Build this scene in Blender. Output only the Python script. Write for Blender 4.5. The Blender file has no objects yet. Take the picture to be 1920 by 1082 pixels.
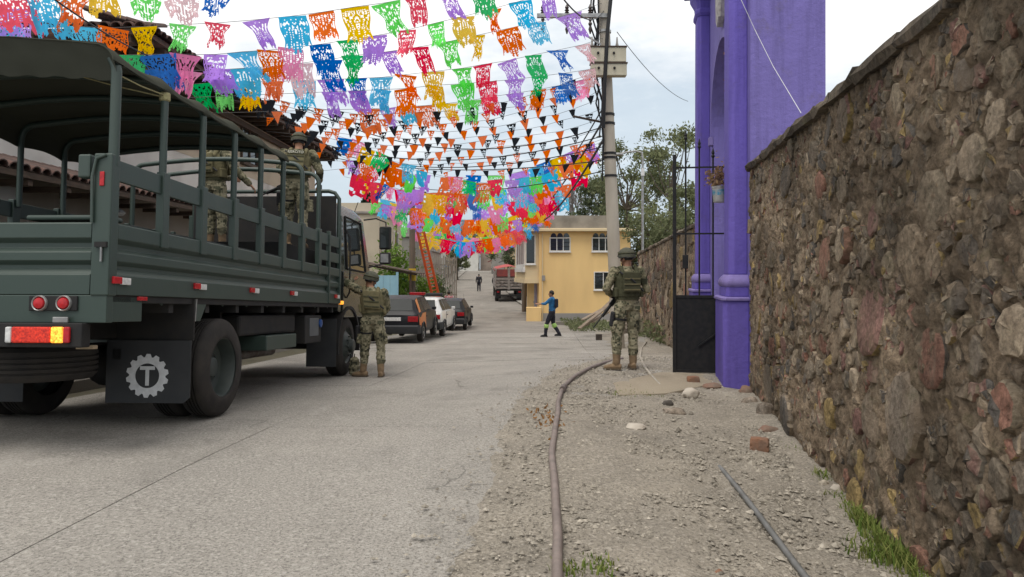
import bpy, bmesh, math, random
import numpy as np
from mathutils import Vector, Matrix, noise
SC = bpy.context.scene
COL = SC.collection
R = math.radians
# ------------------------------------------------------------------ camera, sky, sun, exposure
F = 1370.0; CX = 960.0; HZ = 510.0; CAMZ = 1.5           # focal length and horizon in photo pixels
cam_d = bpy.data.cameras.new('camera'); cam = bpy.data.objects.new('camera', cam_d); COL.objects.link(cam)
cam.location = (0, 0, CAMZ); cam.rotation_euler = (R(90), 0, 0)
cam_d.sensor_width = 36.0; cam_d.lens = 36.0 * F / 1920.0
cam_d.shift_y = -(541 - HZ) / 1920.0
cam_d.clip_start = 0.05; cam_d.clip_end = 3000
SC.camera = cam
W = bpy.data.worlds.new('World'); SC.world = W; W.use_nodes = True
SUN_EL, SUN_AZ = 66.0, 212.0            # azimuth clockwise from +Y
def build_world():
    nt = W.node_tree; nt.nodes.clear(); L = nt.links.new; N = nt.nodes.new
    out = N('ShaderNodeOutputWorld'); bg = N('ShaderNodeBackground'); bg.inputs[1].default_value = 0.1
    sky = N('ShaderNodeTexSky'); sky.sky_type = 'NISHITA'; sky.sun_disc = False
    sky.sun_elevation = R(SUN_EL); sky.sun_rotation = R(SUN_AZ); sky.air_density = 1.0; sky.dust_density = 2.0
    tc = N('ShaderNodeTexCoord'); sx = N('ShaderNodeSeparateXYZ'); L(tc.outputs['Generated'], sx.inputs[0])
    rp = N('ShaderNodeValToRGB')                # the overcast layer, paler overhead
    e = rp.color_ramp.elements
    e[0].position = 0.0; e[0].color = (0.47, 0.545, 0.605, 1); e[1].position = 0.31; e[1].color = (1.0, 0.985, 0.96, 1)
    m = e.new(0.17); m.color = (0.565, 0.64, 0.70, 1)
    mp = N('ShaderNodeMapping'); mp.inputs['Scale'].default_value = (2.2, 2.2, 7.0); L(tc.outputs['Generated'], mp.inputs[0])
    ns = N('ShaderNodeTexNoise'); ns.inputs['Scale'].default_value = 1.6; ns.inputs['Detail'].default_value = 5
    L(mp.outputs[0], ns.inputs['Vector'])
    r2 = N('ShaderNodeValToRGB'); L(ns.outputs['Fac'], r2.inputs[0])
    r2.color_ramp.elements[0].position = 0.35; r2.color_ramp.elements[0].color = (0.80, 0.80, 0.80, 1)
    r2.color_ramp.elements[1].position = 0.62; r2.color_ramp.elements[1].color = (0.97, 0.97, 0.97, 1)
    n7 = N('ShaderNodeTexNoise'); n7.inputs['Scale'].default_value = 1.3; n7.inputs['Detail'].default_value = 7; n7.inputs['Roughness'].default_value = 0.6; L(mp.outputs[0], n7.inputs['Vector'])
    ma = N('ShaderNodeMath'); ma.operation = 'MULTIPLY_ADD'; ma.inputs[1].default_value = 0.55; L(n7.outputs['Fac'], ma.inputs[0]); a2 = N('ShaderNodeMath'); a2.operation = 'SUBTRACT'; a2.inputs[1].default_value = 0.275; L(sx.outputs[2], a2.inputs[0]); L(a2.outputs[0], ma.inputs[2]); L(ma.outputs[0], rp.inputs[0])
    sc = N('ShaderNodeVectorMath'); sc.operation = 'SCALE'; sc.inputs['Scale'].default_value = 8.6; L(rp.outputs[0], sc.inputs[0])
    mx = N('ShaderNodeMix'); mx.data_type = 'RGBA'; L(r2.outputs[0], mx.inputs[0]); L(sky.outputs[0], mx.inputs[6]); L(sc.outputs[0], mx.inputs[7])
    L(mx.outputs[2], bg.inputs[0]); L(bg.outputs[0], out.inputs[0])
build_world()
sd = bpy.data.lights.new('sun', 'SUN'); sd.energy = 1.3; sd.angle = R(30); sd.color = (1, 0.95, 0.88)
sun = bpy.data.objects.new('sun', sd); COL.objects.link(sun)
_dir = Vector((math.sin(R(SUN_AZ)) * math.cos(R(SUN_EL)), math.cos(R(SUN_AZ)) * math.cos(R(SUN_EL)), math.sin(R(SUN_EL))))
sun.rotation_euler = _dir.to_track_quat('Z', 'Y').to_euler(); sun.location = (0, 0, 30)
SC.view_settings.view_transform = 'Standard'; SC.view_settings.look = 'None'; SC.view_settings.gamma = 1
SC.view_settings.use_curve_mapping = False; SC.view_settings.exposure = 0.58
SC.render.engine = 'CYCLES'; SC.cycles.use_denoising = True; SC.cycles.max_bounces = 6; SC.cycles.transparent_max_bounces = 12
rnd = random.Random(7)
# ------------------------------------------------------------------ helpers
def V(*a): return Vector(a)
def P(u, v, y):                         # photo pixel + distance -> world point
    return Vector(((u - CX) * y / F, y, CAMZ + (HZ - v) * y / F))
def XU(u, y): return (u - CX) * y / F
def frange(a, b, n): return [a + (b - a) * i / (n - 1) for i in range(n)]
class MB:
    def __init__(s): s.v = []; s.f = []
    def add(s, vs, fs):
        o = len(s.v); s.v += [Vector(p) for p in vs]; s.f += [tuple(i + o for i in f) for f in fs]; return s
    def box2(s, x0, x1, y0, y1, z0, z1, M=None):
        vs = [V(x, y, z) for x in (x0, x1) for y in (y0, y1) for z in (z0, z1)]
        if M is not None: vs = [M @ p for p in vs]
        return s.add(vs, [(0, 1, 3, 2), (4, 6, 7, 5), (0, 4, 5, 1), (2, 3, 7, 6), (0, 2, 6, 4), (1, 5, 7, 3)])
    def box(s, c, sz, M=None):
        hx, hy, hz = sz[0] / 2, sz[1] / 2, sz[2] / 2
        T = Matrix.Translation(Vector(c)) @ (M.to_4x4() if M is not None else Matrix())
        return s.box2(-hx, hx, -hy, hy, -hz, hz, T)
    def beam(s, a, b, w, h, up=(0, 0, 1)):
        a = Vector(a); b = Vector(b); d = (b - a); l = d.length; d.normalize()
        x = d.cross(Vector(up));
        if x.length < 1e-5: x = d.cross(V(1, 0, 0))
        x.normalize(); z = x.cross(d)
        vs = [a + d * (l * t) + x * (w / 2 * i) + z * (h / 2 * j) for i in (-1, 1) for t in (0, 1) for j in (-1, 1)]
        return s.add(vs, [(0, 1, 3, 2), (4, 6, 7, 5), (0, 4, 5, 1), (2, 3, 7, 6), (0, 2, 6, 4), (1, 5, 7, 3)])
    def loft(s, rings, caps=True, closed=True):
        n = len(rings[0]); o = len(s.v)
        for r in rings: s.v += [Vector(p) for p in r]
        for k in range(len(rings) - 1):
            for i in range(n if closed else n - 1):
                j = (i + 1) % n
                s.f.append((o + k * n + i, o + k * n + j, o + (k + 1) * n + j, o + (k + 1) * n + i))
        if caps:
            s.f.append(tuple(o + i for i in reversed(range(n)))); s.f.append(tuple(o + (len(rings) - 1) * n + i for i in range(n)))
        return s
    def tube(s, pts, r, n=8, caps=True):
        pts = [Vector(p) for p in pts]; rs = r if isinstance(r, (list, tuple)) else [r] * len(pts)
        rings = []; t0 = (pts[1] - pts[0]).normalized()
        x = t0.cross(V(0, 0, 1));
        if x.length < 1e-3: x = t0.cross(V(1, 0, 0))
        x.normalize()
        for i, p in enumerate(pts):
            if i == 0: t = t0
            elif i == len(pts) - 1: t = (pts[i] - pts[i - 1]).normalized()
            else: t = ((pts[i + 1] - pts[i]).normalized() + (pts[i] - pts[i - 1]).normalized()).normalized()
            x = (x - t * x.dot(t)).normalized(); y = t.cross(x)
            rings.append([p + (x * math.cos(a) + y * math.sin(a)) * rs[i] for a in (2 * math.pi * k / n for k in range(n))])
        return s.loft(rings, caps)
    def cyl(s, a, b, r, n=16, r2=None): return s.tube([a, b], [r, r if r2 is None else r2], n)
    def etube(s, pts, rads, side=(1, 0, 0), n=16):       # elliptical sections; side = axis of the first radius
        pts = [Vector(p) for p in pts]; rings = []
        for i, p in enumerate(pts):
            t = (pts[min(i + 1, len(pts) - 1)] - pts[max(i - 1, 0)]).normalized()
            x = Vector(side); x = (x - t * x.dot(t)).normalized(); y = t.cross(x)
            rx, ry = rads[i] if isinstance(rads[i], (tuple, list)) else (rads[i], rads[i])
            rings.append([p + x * (rx * math.cos(a)) + y * (ry * math.sin(a)) for a in (2 * math.pi * k / n for k in range(n))])
        return s.loft(rings)
    def limb(s, pts, rads, n=12):                        # round-ended tapered limb
        pts = [Vector(p) for p in pts]; P2 = []; R2 = []
        d0 = (pts[0] - pts[1]).normalized(); d1 = (pts[-1] - pts[-2]).normalized()
        for k in (0.95, 0.6): P2.append(pts[0] + d0 * rads[0] * k); R2.append(rads[0] * math.sqrt(1 - k * k))
        for i in range(len(pts)):
            P2.append(pts[i]); R2.append(rads[i])
        for k in (0.6, 0.95): P2.append(pts[-1] + d1 * rads[-1] * k); R2.append(rads[-1] * math.sqrt(1 - k * k))
        return s.tube(P2, R2, n)
    def ell(s, c, r, M=None, nu=14, nv=9):
        rings = []
        for j in range(nv):
            ph = -math.pi / 2 + math.pi * (j + 0.12) / (nv - 1 + 0.24)
            ring = [V(r[0] * math.cos(ph) * math.cos(a), r[1] * math.cos(ph) * math.sin(a), r[2] * math.sin(ph)) for a in (2 * math.pi * k / nu for k in range(nu))]
            if M is not None: ring = [M @ p for p in ring]
            rings.append([Vector(c) + p for p in ring])
        return s.loft(rings)
    def prism(s, poly, a, b):                            # poly: list of 3d points; extruded from offset a to b (vectors)
        a = Vector(a); b = Vector(b); return s.loft([[Vector(p) + a for p in poly], [Vector(p) + b for p in poly]])
    def lathe(s, prof, c, axis='z', n=24, M=None):       # prof [(r, h)], axis through c
        rings = []
        for (r, h) in prof:
            ring = []
            for k in range(n):
                a = 2 * math.pi * k / n; x, y = r * math.cos(a), r * math.sin(a)
                p = V(x, y, h) if axis == 'z' else (V(h, x, y) if axis == 'x' else V(y, h, x))
                if M is not None: p = M @ p
                ring.append(Vector(c) + p)
            rings.append(ring)
        return s.loft(rings)
    def quad(s, a, b, c, d): return s.add([a, b, c, d], [(0, 1, 2, 3)])
    def mesh(s, name, smooth=None, fix=True):
        me = bpy.data.meshes.new(name); me.from_pydata([tuple(p) for p in s.v], [], s.f)
        if fix:
            bm = bmesh.new(); bm.from_mesh(me); bmesh.ops.recalc_face_normals(bm, faces=bm.faces[:]); bm.to_mesh(me); bm.free()
        if smooth:
            me.shade_smooth(); me.set_sharp_from_angle(angle=R(smooth))
        return me
    def build(s, name, mat, parent=None, smooth=None, bevel=0, fix=True, kind=None):
        o = bpy.data.objects.new(name, s.mesh(name, smooth, fix)); COL.objects.link(o)
        if mat: o.data.materials.append(mat)
        if parent is not None: o.parent = parent
        if kind: o['kind'] = kind
        if bevel:
            m = o.modifiers.new('bevel', 'BEVEL'); m.width = bevel; m.segments = 2; m.limit_method = 'ANGLE'; m.angle_limit = R(40)
        return o
def tag(o, label, cat, group=None):
    o['label'] = label; o['category'] = cat
    if group: o['group'] = group
    return o
def thing(name, label, cat, loc=(0, 0, 0), rotz=0, group=None, rot=None):
    o = bpy.data.objects.new(name, None); COL.objects.link(o); o.location = loc; o.empty_display_size = 0.2
    o.rotation_euler = rot if rot else (0, 0, rotz)
    return tag(o, label, cat, group)
def inst(name, me, parent=None, loc=(0, 0, 0), rot=(0, 0, 0), scale=(1, 1, 1), mat=None):
    o = bpy.data.objects.new(name, me); COL.objects.link(o); o.location = loc; o.rotation_euler = rot; o.scale = scale
    if parent is not None: o.parent = parent
    if mat is not None:
        o.material_slots[0].link = 'OBJECT'; o.material_slots[0].material = mat
    return o
def copy_tree(o, parent=None):
    c = o.copy(); COL.objects.link(c); c.parent = parent
    for ch in list(o.children): copy_tree(ch, c)
    return c
# ------------------------------------------------------------------ materials
MATS = {}
def M(name, c1, c2=None, scale=4.0, rough=0.7, metal=0.0, bump=0.0, bscale=None, lo=0.35, hi=0.65, spec=0.4, stretch=(1, 1, 1), c3=None, emit=0, coat=0, coords='Object', detail=6, island=0, objrand=0):
    if name in MATS: return MATS[name]
    m = bpy.data.materials.new(name); m.use_nodes = True; nt = m.node_tree; N = nt.nodes.new; L = nt.links.new
    b = nt.nodes['Principled BSDF']; b.inputs['Roughness'].default_value = rough; b.inputs['Metallic'].default_value = metal
    b.inputs['Specular IOR Level'].default_value = spec
    if coat: b.inputs['Coat Weight'].default_value = coat; b.inputs['Coat Roughness'].default_value = 0.15
    c1 = tuple(c1) + (1,)
    if c2 is None: c2 = tuple(min(1, x * 0.82) for x in c1[:3])
    c2 = tuple(c2) + (1,)
    tc = N('ShaderNodeTexCoord'); mp = N('ShaderNodeMapping'); mp.inputs['Scale'].default_value = stretch; L(tc.outputs[coords], mp.inputs[0])
    ns = N('ShaderNodeTexNoise'); ns.inputs['Scale'].default_value = scale; ns.inputs['Detail'].default_value = detail; L(mp.outputs[0], ns.inputs['Vector'])
    rp = N('ShaderNodeValToRGB'); L(ns.outputs['Fac'], rp.inputs[0]); e = rp.color_ramp.elements
    e[0].position = lo; e[0].color = c1; e[1].position = hi; e[1].color = c2
    if c3: k = e.new((lo + hi) / 2); k.color = tuple(c3) + (1,)
    col = rp.outputs[0]
    if island or objrand:
        hs = N('ShaderNodeHueSaturation'); hs.inputs['Saturation'].default_value = 1.0
        src = N('ShaderNodeNewGeometry').outputs['Random Per Island'] if island else N('ShaderNodeObjectInfo').outputs['Random']
        mr = N('ShaderNodeMapRange'); k = island or objrand; mr.inputs[3].default_value = 1 - k; mr.inputs[4].default_value = 1 + k
        L(src, mr.inputs[0]); L(mr.outputs[0], hs.inputs['Value']); L(col, hs.inputs['Color']); col = hs.outputs[0]
    L(col, b.inputs['Base Color'])
    if bump:
        n2 = N('ShaderNodeTexNoise'); n2.inputs['Scale'].default_value = bscale or scale * 6; n2.inputs['Detail'].default_value = 6; L(mp.outputs[0], n2.inputs['Vector'])
        bp = N('ShaderNodeBump'); bp.inputs['Strength'].default_value = bump; bp.inputs['Distance'].default_value = 0.02
        L(n2.outputs['Fac'], bp.inputs['Height']); L(bp.outputs[0], b.inputs['Normal'])
    if emit:
        L(col, b.inputs['Emission Color']); b.inputs['Emission Strength'].default_value = emit
    m['b'] = 1; MATS[name] = m; return m
def glass(name, col=(0.02, 0.025, 0.03), rough=0.06):
    return M(name, col, tuple(c * 0.7 for c in col), rough=rough, spec=0.8, scale=1.5)
def paper(name, col):
    if name in MATS: return MATS[name]
    m = bpy.data.materials.new(name); m.use_nodes = True; nt = m.node_tree; nt.nodes.clear(); N = nt.nodes.new; L = nt.links.new
    o = N('ShaderNodeOutputMaterial'); d = N('ShaderNodeBsdfDiffuse'); t = N('ShaderNodeBsdfTranslucent'); x = N('ShaderNodeMixShader'); x.inputs[0].default_value = 0.62
    ns = N('ShaderNodeTexNoise'); ns.inputs['Scale'].default_value = 9; hs = N('ShaderNodeHueSaturation'); hs.inputs['Color'].default_value = tuple(col) + (1,)
    tc = N('ShaderNodeTexCoord'); L(tc.outputs['Object'], ns.inputs['Vector'])
    mr = N('ShaderNodeMapRange'); mr.inputs[3].default_value = 0.8; mr.inputs[4].default_value = 1.15; L(ns.outputs['Fac'], mr.inputs[0]); oi = N('ShaderNodeObjectInfo'); m6 = N('ShaderNodeMapRange'); m6.inputs[3].default_value = 0.92; m6.inputs[4].default_value = 1.12; L(oi.outputs['Random'], m6.inputs[0]); L(m6.outputs[0], hs.inputs['Saturation']); L(mr.outputs[0], hs.inputs['Value'])
    L(hs.outputs[0], d.inputs[0]); L(hs.outputs[0], t.inputs[0]); L(d.outputs[0], x.inputs[1]); L(t.outputs[0], x.inputs[2]); L(x.outputs[0], o.inputs[0])
    MATS[name] = m; return m
def leafmat(name, c1, c2):
    if name in MATS: return MATS[name]
    m = bpy.data.materials.new(name); m.use_nodes = True; nt = m.node_tree; nt.nodes.clear(); N = nt.nodes.new; L = nt.links.new
    o = N('ShaderNodeOutputMaterial'); d = N('ShaderNodeBsdfDiffuse'); t = N('ShaderNodeBsdfTranslucent'); x = N('ShaderNodeMixShader'); x.inputs[0].default_value = 0.3
    g = N('ShaderNodeNewGeometry'); mx = N('ShaderNodeMix'); mx.data_type = 'RGBA'; mx.inputs[6].default_value = tuple(c1) + (1,); mx.inputs[7].default_value = tuple(c2) + (1,)
    L(g.outputs['Random Per Island'], mx.inputs[0]); L(mx.outputs[2], d.inputs[0]); L(mx.outputs[2], t.inputs[0])
    L(d.outputs[0], x.inputs[1]); L(t.outputs[0], x.inputs[2]); L(x.outputs[0], o.inputs[0])
    MATS[name] = m; return m
def stonemat(name, ramp, moss=0.25, bump=0.6):
    if name in MATS: return MATS[name]
    m = bpy.data.materials.new(name); m.use_nodes = True; nt = m.node_tree; N = nt.nodes.new; L = nt.links.new
    b = nt.nodes['Principled BSDF']; b.inputs['Roughness'].default_value = 0.92; b.inputs['Specular IOR Level'].default_value = 0.2
    g = N('ShaderNodeNewGeometry'); oi = N('ShaderNodeObjectInfo'); ad = N('ShaderNodeMath'); ad.operation = 'ADD'
    L(g.outputs['Random Per Island'], ad.inputs[0]); L(oi.outputs['Random'], ad.inputs[1]); fr = N('ShaderNodeMath'); fr.operation = 'FRACT'; L(ad.outputs[0], fr.inputs[0])
    rp = N('ShaderNodeValToRGB'); rp.color_ramp.interpolation = 'CONSTANT'; e = rp.color_ramp.elements
    e[0].position = 0; e[0].color = tuple(ramp[0]) + (1,); e[1].position = 1 / len(ramp); e[1].color = tuple(ramp[1]) + (1,)
    for i in range(2, len(ramp)): k = e.new(i / len(ramp)); k.color = tuple(ramp[i]) + (1,)
    L(fr.outputs[0], rp.inputs[0])
    tc = N('ShaderNodeTexCoord'); geo = g.outputs['Position']
    n1 = N('ShaderNodeTexNoise'); n1.inputs['Scale'].default_value = 26; n1.inputs['Detail'].default_value = 12; n1.inputs['Roughness'].default_value = 0.72; L(geo, n1.inputs['Vector'])
    mr = N('ShaderNodeMapRange'); mr.inputs[1].default_value = 0.3; mr.inputs[2].default_value = 0.7; mr.inputs[3].default_value = 0.3; mr.inputs[4].default_value = 2.0; L(n1.outputs['Fac'], mr.inputs[0])
    hs = N('ShaderNodeHueSaturation'); L(mr.outputs[0], hs.inputs['Value']); L(rp.outputs[0], hs.inputs['Color'])
    # dirt and weathering blotches with a shape of their own
    mp = N('ShaderNodeMapping'); mp.inputs['Scale'].default_value = (1.6, 1.6, 0.55); L(geo, mp.inputs[0])
    n2 = N('ShaderNodeTexNoise'); n2.inputs['Scale'].default_value = 2.6; n2.inputs['Detail'].default_value = 10; n2.inputs['Roughness'].default_value = 0.7; L(mp.outputs[0], n2.inputs['Vector'])
    r2 = N('ShaderNodeValToRGB'); r2.color_ramp.elements[0].position = 0.47; r2.color_ramp.elements[1].position = 0.66; r2.color_ramp.elements[1].color = (0.55, 0.55, 0.55, 1); L(n2.outputs['Fac'], r2.inputs[0])
    mx = N('ShaderNodeMix'); mx.data_type = 'RGBA'; L(r2.outputs[0], mx.inputs[0]); L(hs.outputs[0], mx.inputs[6]); mx.inputs[7].default_value = (0.19, 0.14, 0.095, 1)
    n3 = N('ShaderNodeTexNoise'); n3.inputs['Scale'].default_value = 5.3; n3.inputs['Detail'].default_value = 9; n3.inputs['Roughness'].default_value = 0.7; L(geo, n3.inputs['Vector'])
    r3 = N('ShaderNodeValToRGB'); r3.color_ramp.elements[0].position = 0.56; r3.color_ramp.elements[1].position = 0.72; r3.color_ramp.elements[1].color = (moss, moss, moss, 1); L(n3.outputs['Fac'], r3.inputs[0])
    m2 = N('ShaderNodeMix'); m2.data_type = 'RGBA'; L(r3.outputs[0], m2.inputs[0]); L(mx.outputs[2], m2.inputs[6]); m2.inputs[7].default_value = (0.10, 0.11, 0.045, 1)
    mp4 = N('ShaderNodeMapping'); mp4.inputs['Scale'].default_value = (3.5, 3.5, 0.7); L(geo, mp4.inputs[0])
    n4 = N('ShaderNodeTexNoise'); n4.inputs['Scale'].default_value = 1.5; n4.inputs['Detail'].default_value = 12; n4.inputs['Roughness'].default_value = 0.75; L(mp4.outputs[0], n4.inputs['Vector'])
    r4 = N('ShaderNodeValToRGB'); r4.color_ramp.elements[0].position = 0.54; r4.color_ramp.elements[1].position = 0.74; r4.color_ramp.elements[1].color = (0.75, 0.75, 0.75, 1); L(n4.outputs['Fac'], r4.inputs[0])
    m4 = N('ShaderNodeMix'); m4.data_type = 'RGBA'; L(r4.outputs[0], m4.inputs[0]); L(m2.outputs[2], m4.inputs[6]); m4.inputs[7].default_value = (0.30, 0.25, 0.185, 1)
    n5 = N('ShaderNodeTexNoise'); n5.inputs['Scale'].default_value = 1.1; n5.inputs['Detail'].default_value = 8; L(geo, n5.inputs['Vector'])
    mr5 = N('ShaderNodeMapRange'); mr5.inputs[1].default_value = 0.35; mr5.inputs[2].default_value = 0.65; mr5.inputs[3].default_value = 0.55; mr5.inputs[4].default_value = 1.5; L(n5.outputs['Fac'], mr5.inputs[0])
    hs5 = N('ShaderNodeHueSaturation'); L(mr5.outputs[0], hs5.inputs['Value']); L(m4.outputs[2], hs5.inputs['Color'])
    L(hs5.outputs[0], b.inputs['Base Color'])
    bp = N('ShaderNodeBump'); bp.inputs['Strength'].default_value = bump; bp.inputs['Distance'].default_value = 0.05; L(n1.outputs['Fac'], bp.inputs['Height']); L(bp.outputs[0], b.inputs['Normal'])
    MATS[name] = m; return m
def paintmat(name, c, chip, rough=0.75):
    """painted render: blotchy tone, rain streaks, splash dirt low down by noise, small chips"""
    m = bpy.data.materials.new(name); m.use_nodes = True; nt = m.node_tree; N = nt.nodes.new; L = nt.links.new
    b = nt.nodes['Principled BSDF']; b.inputs['Roughness'].default_value = rough; b.inputs['Specular IOR Level'].default_value = 0.25
    geo = N('ShaderNodeNewGeometry').outputs['Position']
    def nz(s, st=(1, 1, 1), d=8, r=0.65):
        mp = N('ShaderNodeMapping'); mp.inputs['Scale'].default_value = st; L(geo, mp.inputs[0]); x = N('ShaderNodeTexNoise'); x.inputs['Scale'].default_value = s; x.inputs['Detail'].default_value = d; x.inputs['Roughness'].default_value = r; L(mp.outputs[0], x.inputs['Vector']); return x.outputs['Fac']
    def mixr(f, a, z, k, base, col):
        r = N('ShaderNodeValToRGB'); r.color_ramp.elements[0].position = a; r.color_ramp.elements[1].position = z; r.color_ramp.elements[1].color = (k, k, k, 1); L(f, r.inputs[0])
        x = N('ShaderNodeMix'); x.data_type = 'RGBA'; L(r.outputs[0], x.inputs[0])
        if isinstance(base, tuple): x.inputs[6].default_value = base + (1,)
        else: L(base, x.inputs[6])
        x.inputs[7].default_value = tuple(col) + (1,); return x.outputs[2]
    base = mixr(nz(1.3), 0.35, 0.7, 0.8, tuple(c), tuple(q * 0.8 for q in c))
    base = mixr(nz(2.0, (3.2, 3.2, 0.22)), 0.48, 0.68, 0.75, base, tuple(q * 0.62 for q in c))
    base = mixr(nz(1.6, (4.0, 4.0, 0.3)), 0.58, 0.8, 0.4, base, tuple(q * 1.25 + 0.03 for q in c))
    base = mixr(nz(14, d=10, r=0.8), 0.62, 0.72, 0.55, base, chip)
    base = mixr(nz(2.6, d=10, r=0.8), 0.56, 0.72, 0.55, base, (0.15, 0.12, 0.14))
    L(base, b.inputs['Base Color'])
    bp = N('ShaderNodeBump'); bp.inputs['Strength'].default_value = 0.7; bp.inputs['Distance'].default_value = 0.02; L(nz(11, d=10, r=0.7), bp.inputs['Height']); L(bp.outputs[0], b.inputs['Normal'])
    MATS[name] = m; return m
def camomat(name, cols, snap=0.022, scale=5.5):
    if name in MATS: return MATS[name]
    m = bpy.data.materials.new(name); m.use_nodes = True; nt = m.node_tree; N = nt.nodes.new; L = nt.links.new
    b = nt.nodes['Principled BSDF']; b.inputs['Roughness'].default_value = 0.9; b.inputs['Specular IOR Level'].default_value = 0.15
    tc = N('ShaderNodeTexCoord'); sn = N('ShaderNodeVectorMath'); sn.operation = 'SNAP'; sn.inputs[1].default_value = (snap,) * 3; L(tc.outputs['Object'], sn.inputs[0])
    n = N('ShaderNodeTexNoise'); n.inputs['Scale'].default_value = scale; n.inputs['Detail'].default_value = 3; n.inputs['Roughness'].default_value = 0.75; L(sn.outputs[0], n.inputs['Vector'])
    rp = N('ShaderNodeValToRGB'); rp.color_ramp.interpolation = 'CONSTANT'; e = rp.color_ramp.elements; ps = [0, 0.42, 0.5, 0.59, 0.7]
    e[0].position = 0; e[0].color = tuple(cols[0]) + (1,); e[1].position = ps[1]; e[1].color = tuple(cols[1]) + (1,)
    for i in range(2, len(cols)): k = e.new(ps[i]); k.color = tuple(cols[i]) + (1,)
    L(n.outputs['Fac'], rp.inputs[0]); L(rp.outputs[0], b.inputs['Base Color'])
    n2 = N('ShaderNodeTexNoise'); n2.inputs['Scale'].default_value = 60; L(tc.outputs['Object'], n2.inputs['Vector'])
    bp = N('ShaderNodeBump'); bp.inputs['Strength'].default_value = 0.3; bp.inputs['Distance'].default_value = 0.01; L(n2.outputs['Fac'], bp.inputs['Height']); L(bp.outputs[0], b.inputs['Normal'])
    MATS[name] = m; return m
def groundmat(name, c1, c2, dark, pale, speck=0.5, coarse=0.7, fine=90.0, cracks=0.0):
    if name in MATS: return MATS[name]
    m = bpy.data.materials.new(name); m.use_nodes = True; nt = m.node_tree; N = nt.nodes.new; L = nt.links.new
    b = nt.nodes['Principled BSDF']; b.inputs['Roughness'].default_value = 0.93; b.inputs['Specular IOR Level'].default_value = 0.2
    geo = N('ShaderNodeNewGeometry').outputs['Position']
    def noise_(s, d=6, r=0.6, st=None):
        x = N('ShaderNodeTexNoise'); x.inputs['Scale'].default_value = s; x.inputs['Detail'].default_value = d; x.inputs['Roughness'].default_value = r
        if st: mp = N('ShaderNodeMapping'); mp.inputs['Scale'].default_value = st; mp.inputs['Rotation'].default_value = (0, 0, R(3)); L(geo, mp.inputs[0]); L(mp.outputs[0], x.inputs['Vector'])
        else: L(geo, x.inputs['Vector'])
        return x.outputs['Fac']
    def ramp_(f, a, bb, ca=(0, 0, 0, 1), cb=(1, 1, 1, 1)):
        r = N('ShaderNodeValToRGB'); r.color_ramp.elements[0].position = a; r.color_ramp.elements[1].position = bb; r.color_ramp.elements[0].color = ca; r.color_ramp.elements[1].color = cb; L(f, r.inputs[0]); return r.outputs[0]
    def mix_(f, a, bb):
        x = N('ShaderNodeMix'); x.data_type = 'RGBA'; L(f, x.inputs[0])
        for i, q in ((6, a), (7, bb)):
            if isinstance(q, tuple): x.inputs[i].default_value = q + (1,)
            else: L(q, x.inputs[i])
        return x.outputs[2]
    base = mix_(ramp_(noise_(coarse, 8, 0.65), 0.35, 0.68), tuple(c1), tuple(c2))
    base = mix_(ramp_(noise_(0.9, 6, 0.7, (1.5, 0.16, 1)), 0.55, 0.8, cb=(0.55,) * 3 + (1,)), base, tuple(pale))      # tyre-worn streaks along the road
    fn = noise_(fine, 4, 0.8)
    base = mix_(ramp_(fn, 0.49, 0.60, cb=(speck,) * 3 + (1,)), base, tuple(dark))
    fn2 = noise_(fine * 0.6, 3, 0.7)
    base = mix_(ramp_(fn2, 0.53, 0.64, cb=(speck * 0.8,) * 3 + (1,)), base, tuple(pale))
    st = noise_(1.7, 7, 0.75)
    base = mix_(ramp_(st, 0.6, 0.75, cb=(0.45,) * 3 + (1,)), base, tuple(dark))
    base = mix_(ramp_(noise_(0.42, 9, 0.7), 0.53, 0.66, cb=(0.6,) * 3 + (1,)), base, tuple(x * 0.55 for x in c2))       # old stains
    base = mix_(ramp_(noise_(0.55, 8, 0.68, (1, 0.6, 1)), 0.58, 0.72, cb=(0.6,) * 3 + (1,)), base, tuple(pale))           # worn pale patches
    if cracks:
        wn = N('ShaderNodeTexNoise'); wn.inputs['Scale'].default_value = 2.2; wn.inputs['Detail'].default_value = 6; L(geo, wn.inputs['Vector'])
        sc_ = N('ShaderNodeVectorMath'); sc_.operation = 'MULTIPLY_ADD'; sc_.inputs[1].default_value = (0.5, 0.5, 0.0); L(wn.outputs['Color'], sc_.inputs[0]); L(geo, sc_.inputs[2])
        vo = N('ShaderNodeTexVoronoi'); vo.feature = 'DISTANCE_TO_EDGE'; vo.inputs['Scale'].default_value = 0.33; L(sc_.outputs[0], vo.inputs['Vector'])
        line = ramp_(vo.outputs['Distance'], 0.0, 0.0035, (1, 1, 1, 1), (0, 0, 0, 1)); mask = ramp_(noise_(0.35, 3, 0.5), 0.5, 0.56)
        mm = N('ShaderNodeMath'); mm.operation = 'MULTIPLY'; L(line, mm.inputs[0]); L(mask, mm.inputs[1]); m3 = N('ShaderNodeMath'); m3.operation = 'MULTIPLY'; m3.inputs[1].default_value = cracks; L(mm.outputs[0], m3.inputs[0])
        base = mix_(m3.outputs[0], base, tuple(dark))
    L(base, b.inputs['Base Color'])
    bp = N('ShaderNodeBump'); bp.inputs['Strength'].default_value = 0.8; bp.inputs['Distance'].default_value = 0.014; L(fn, bp.inputs['Height']); L(bp.outputs[0], b.inputs['Normal'])
    MATS[name] = m; return m
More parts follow.
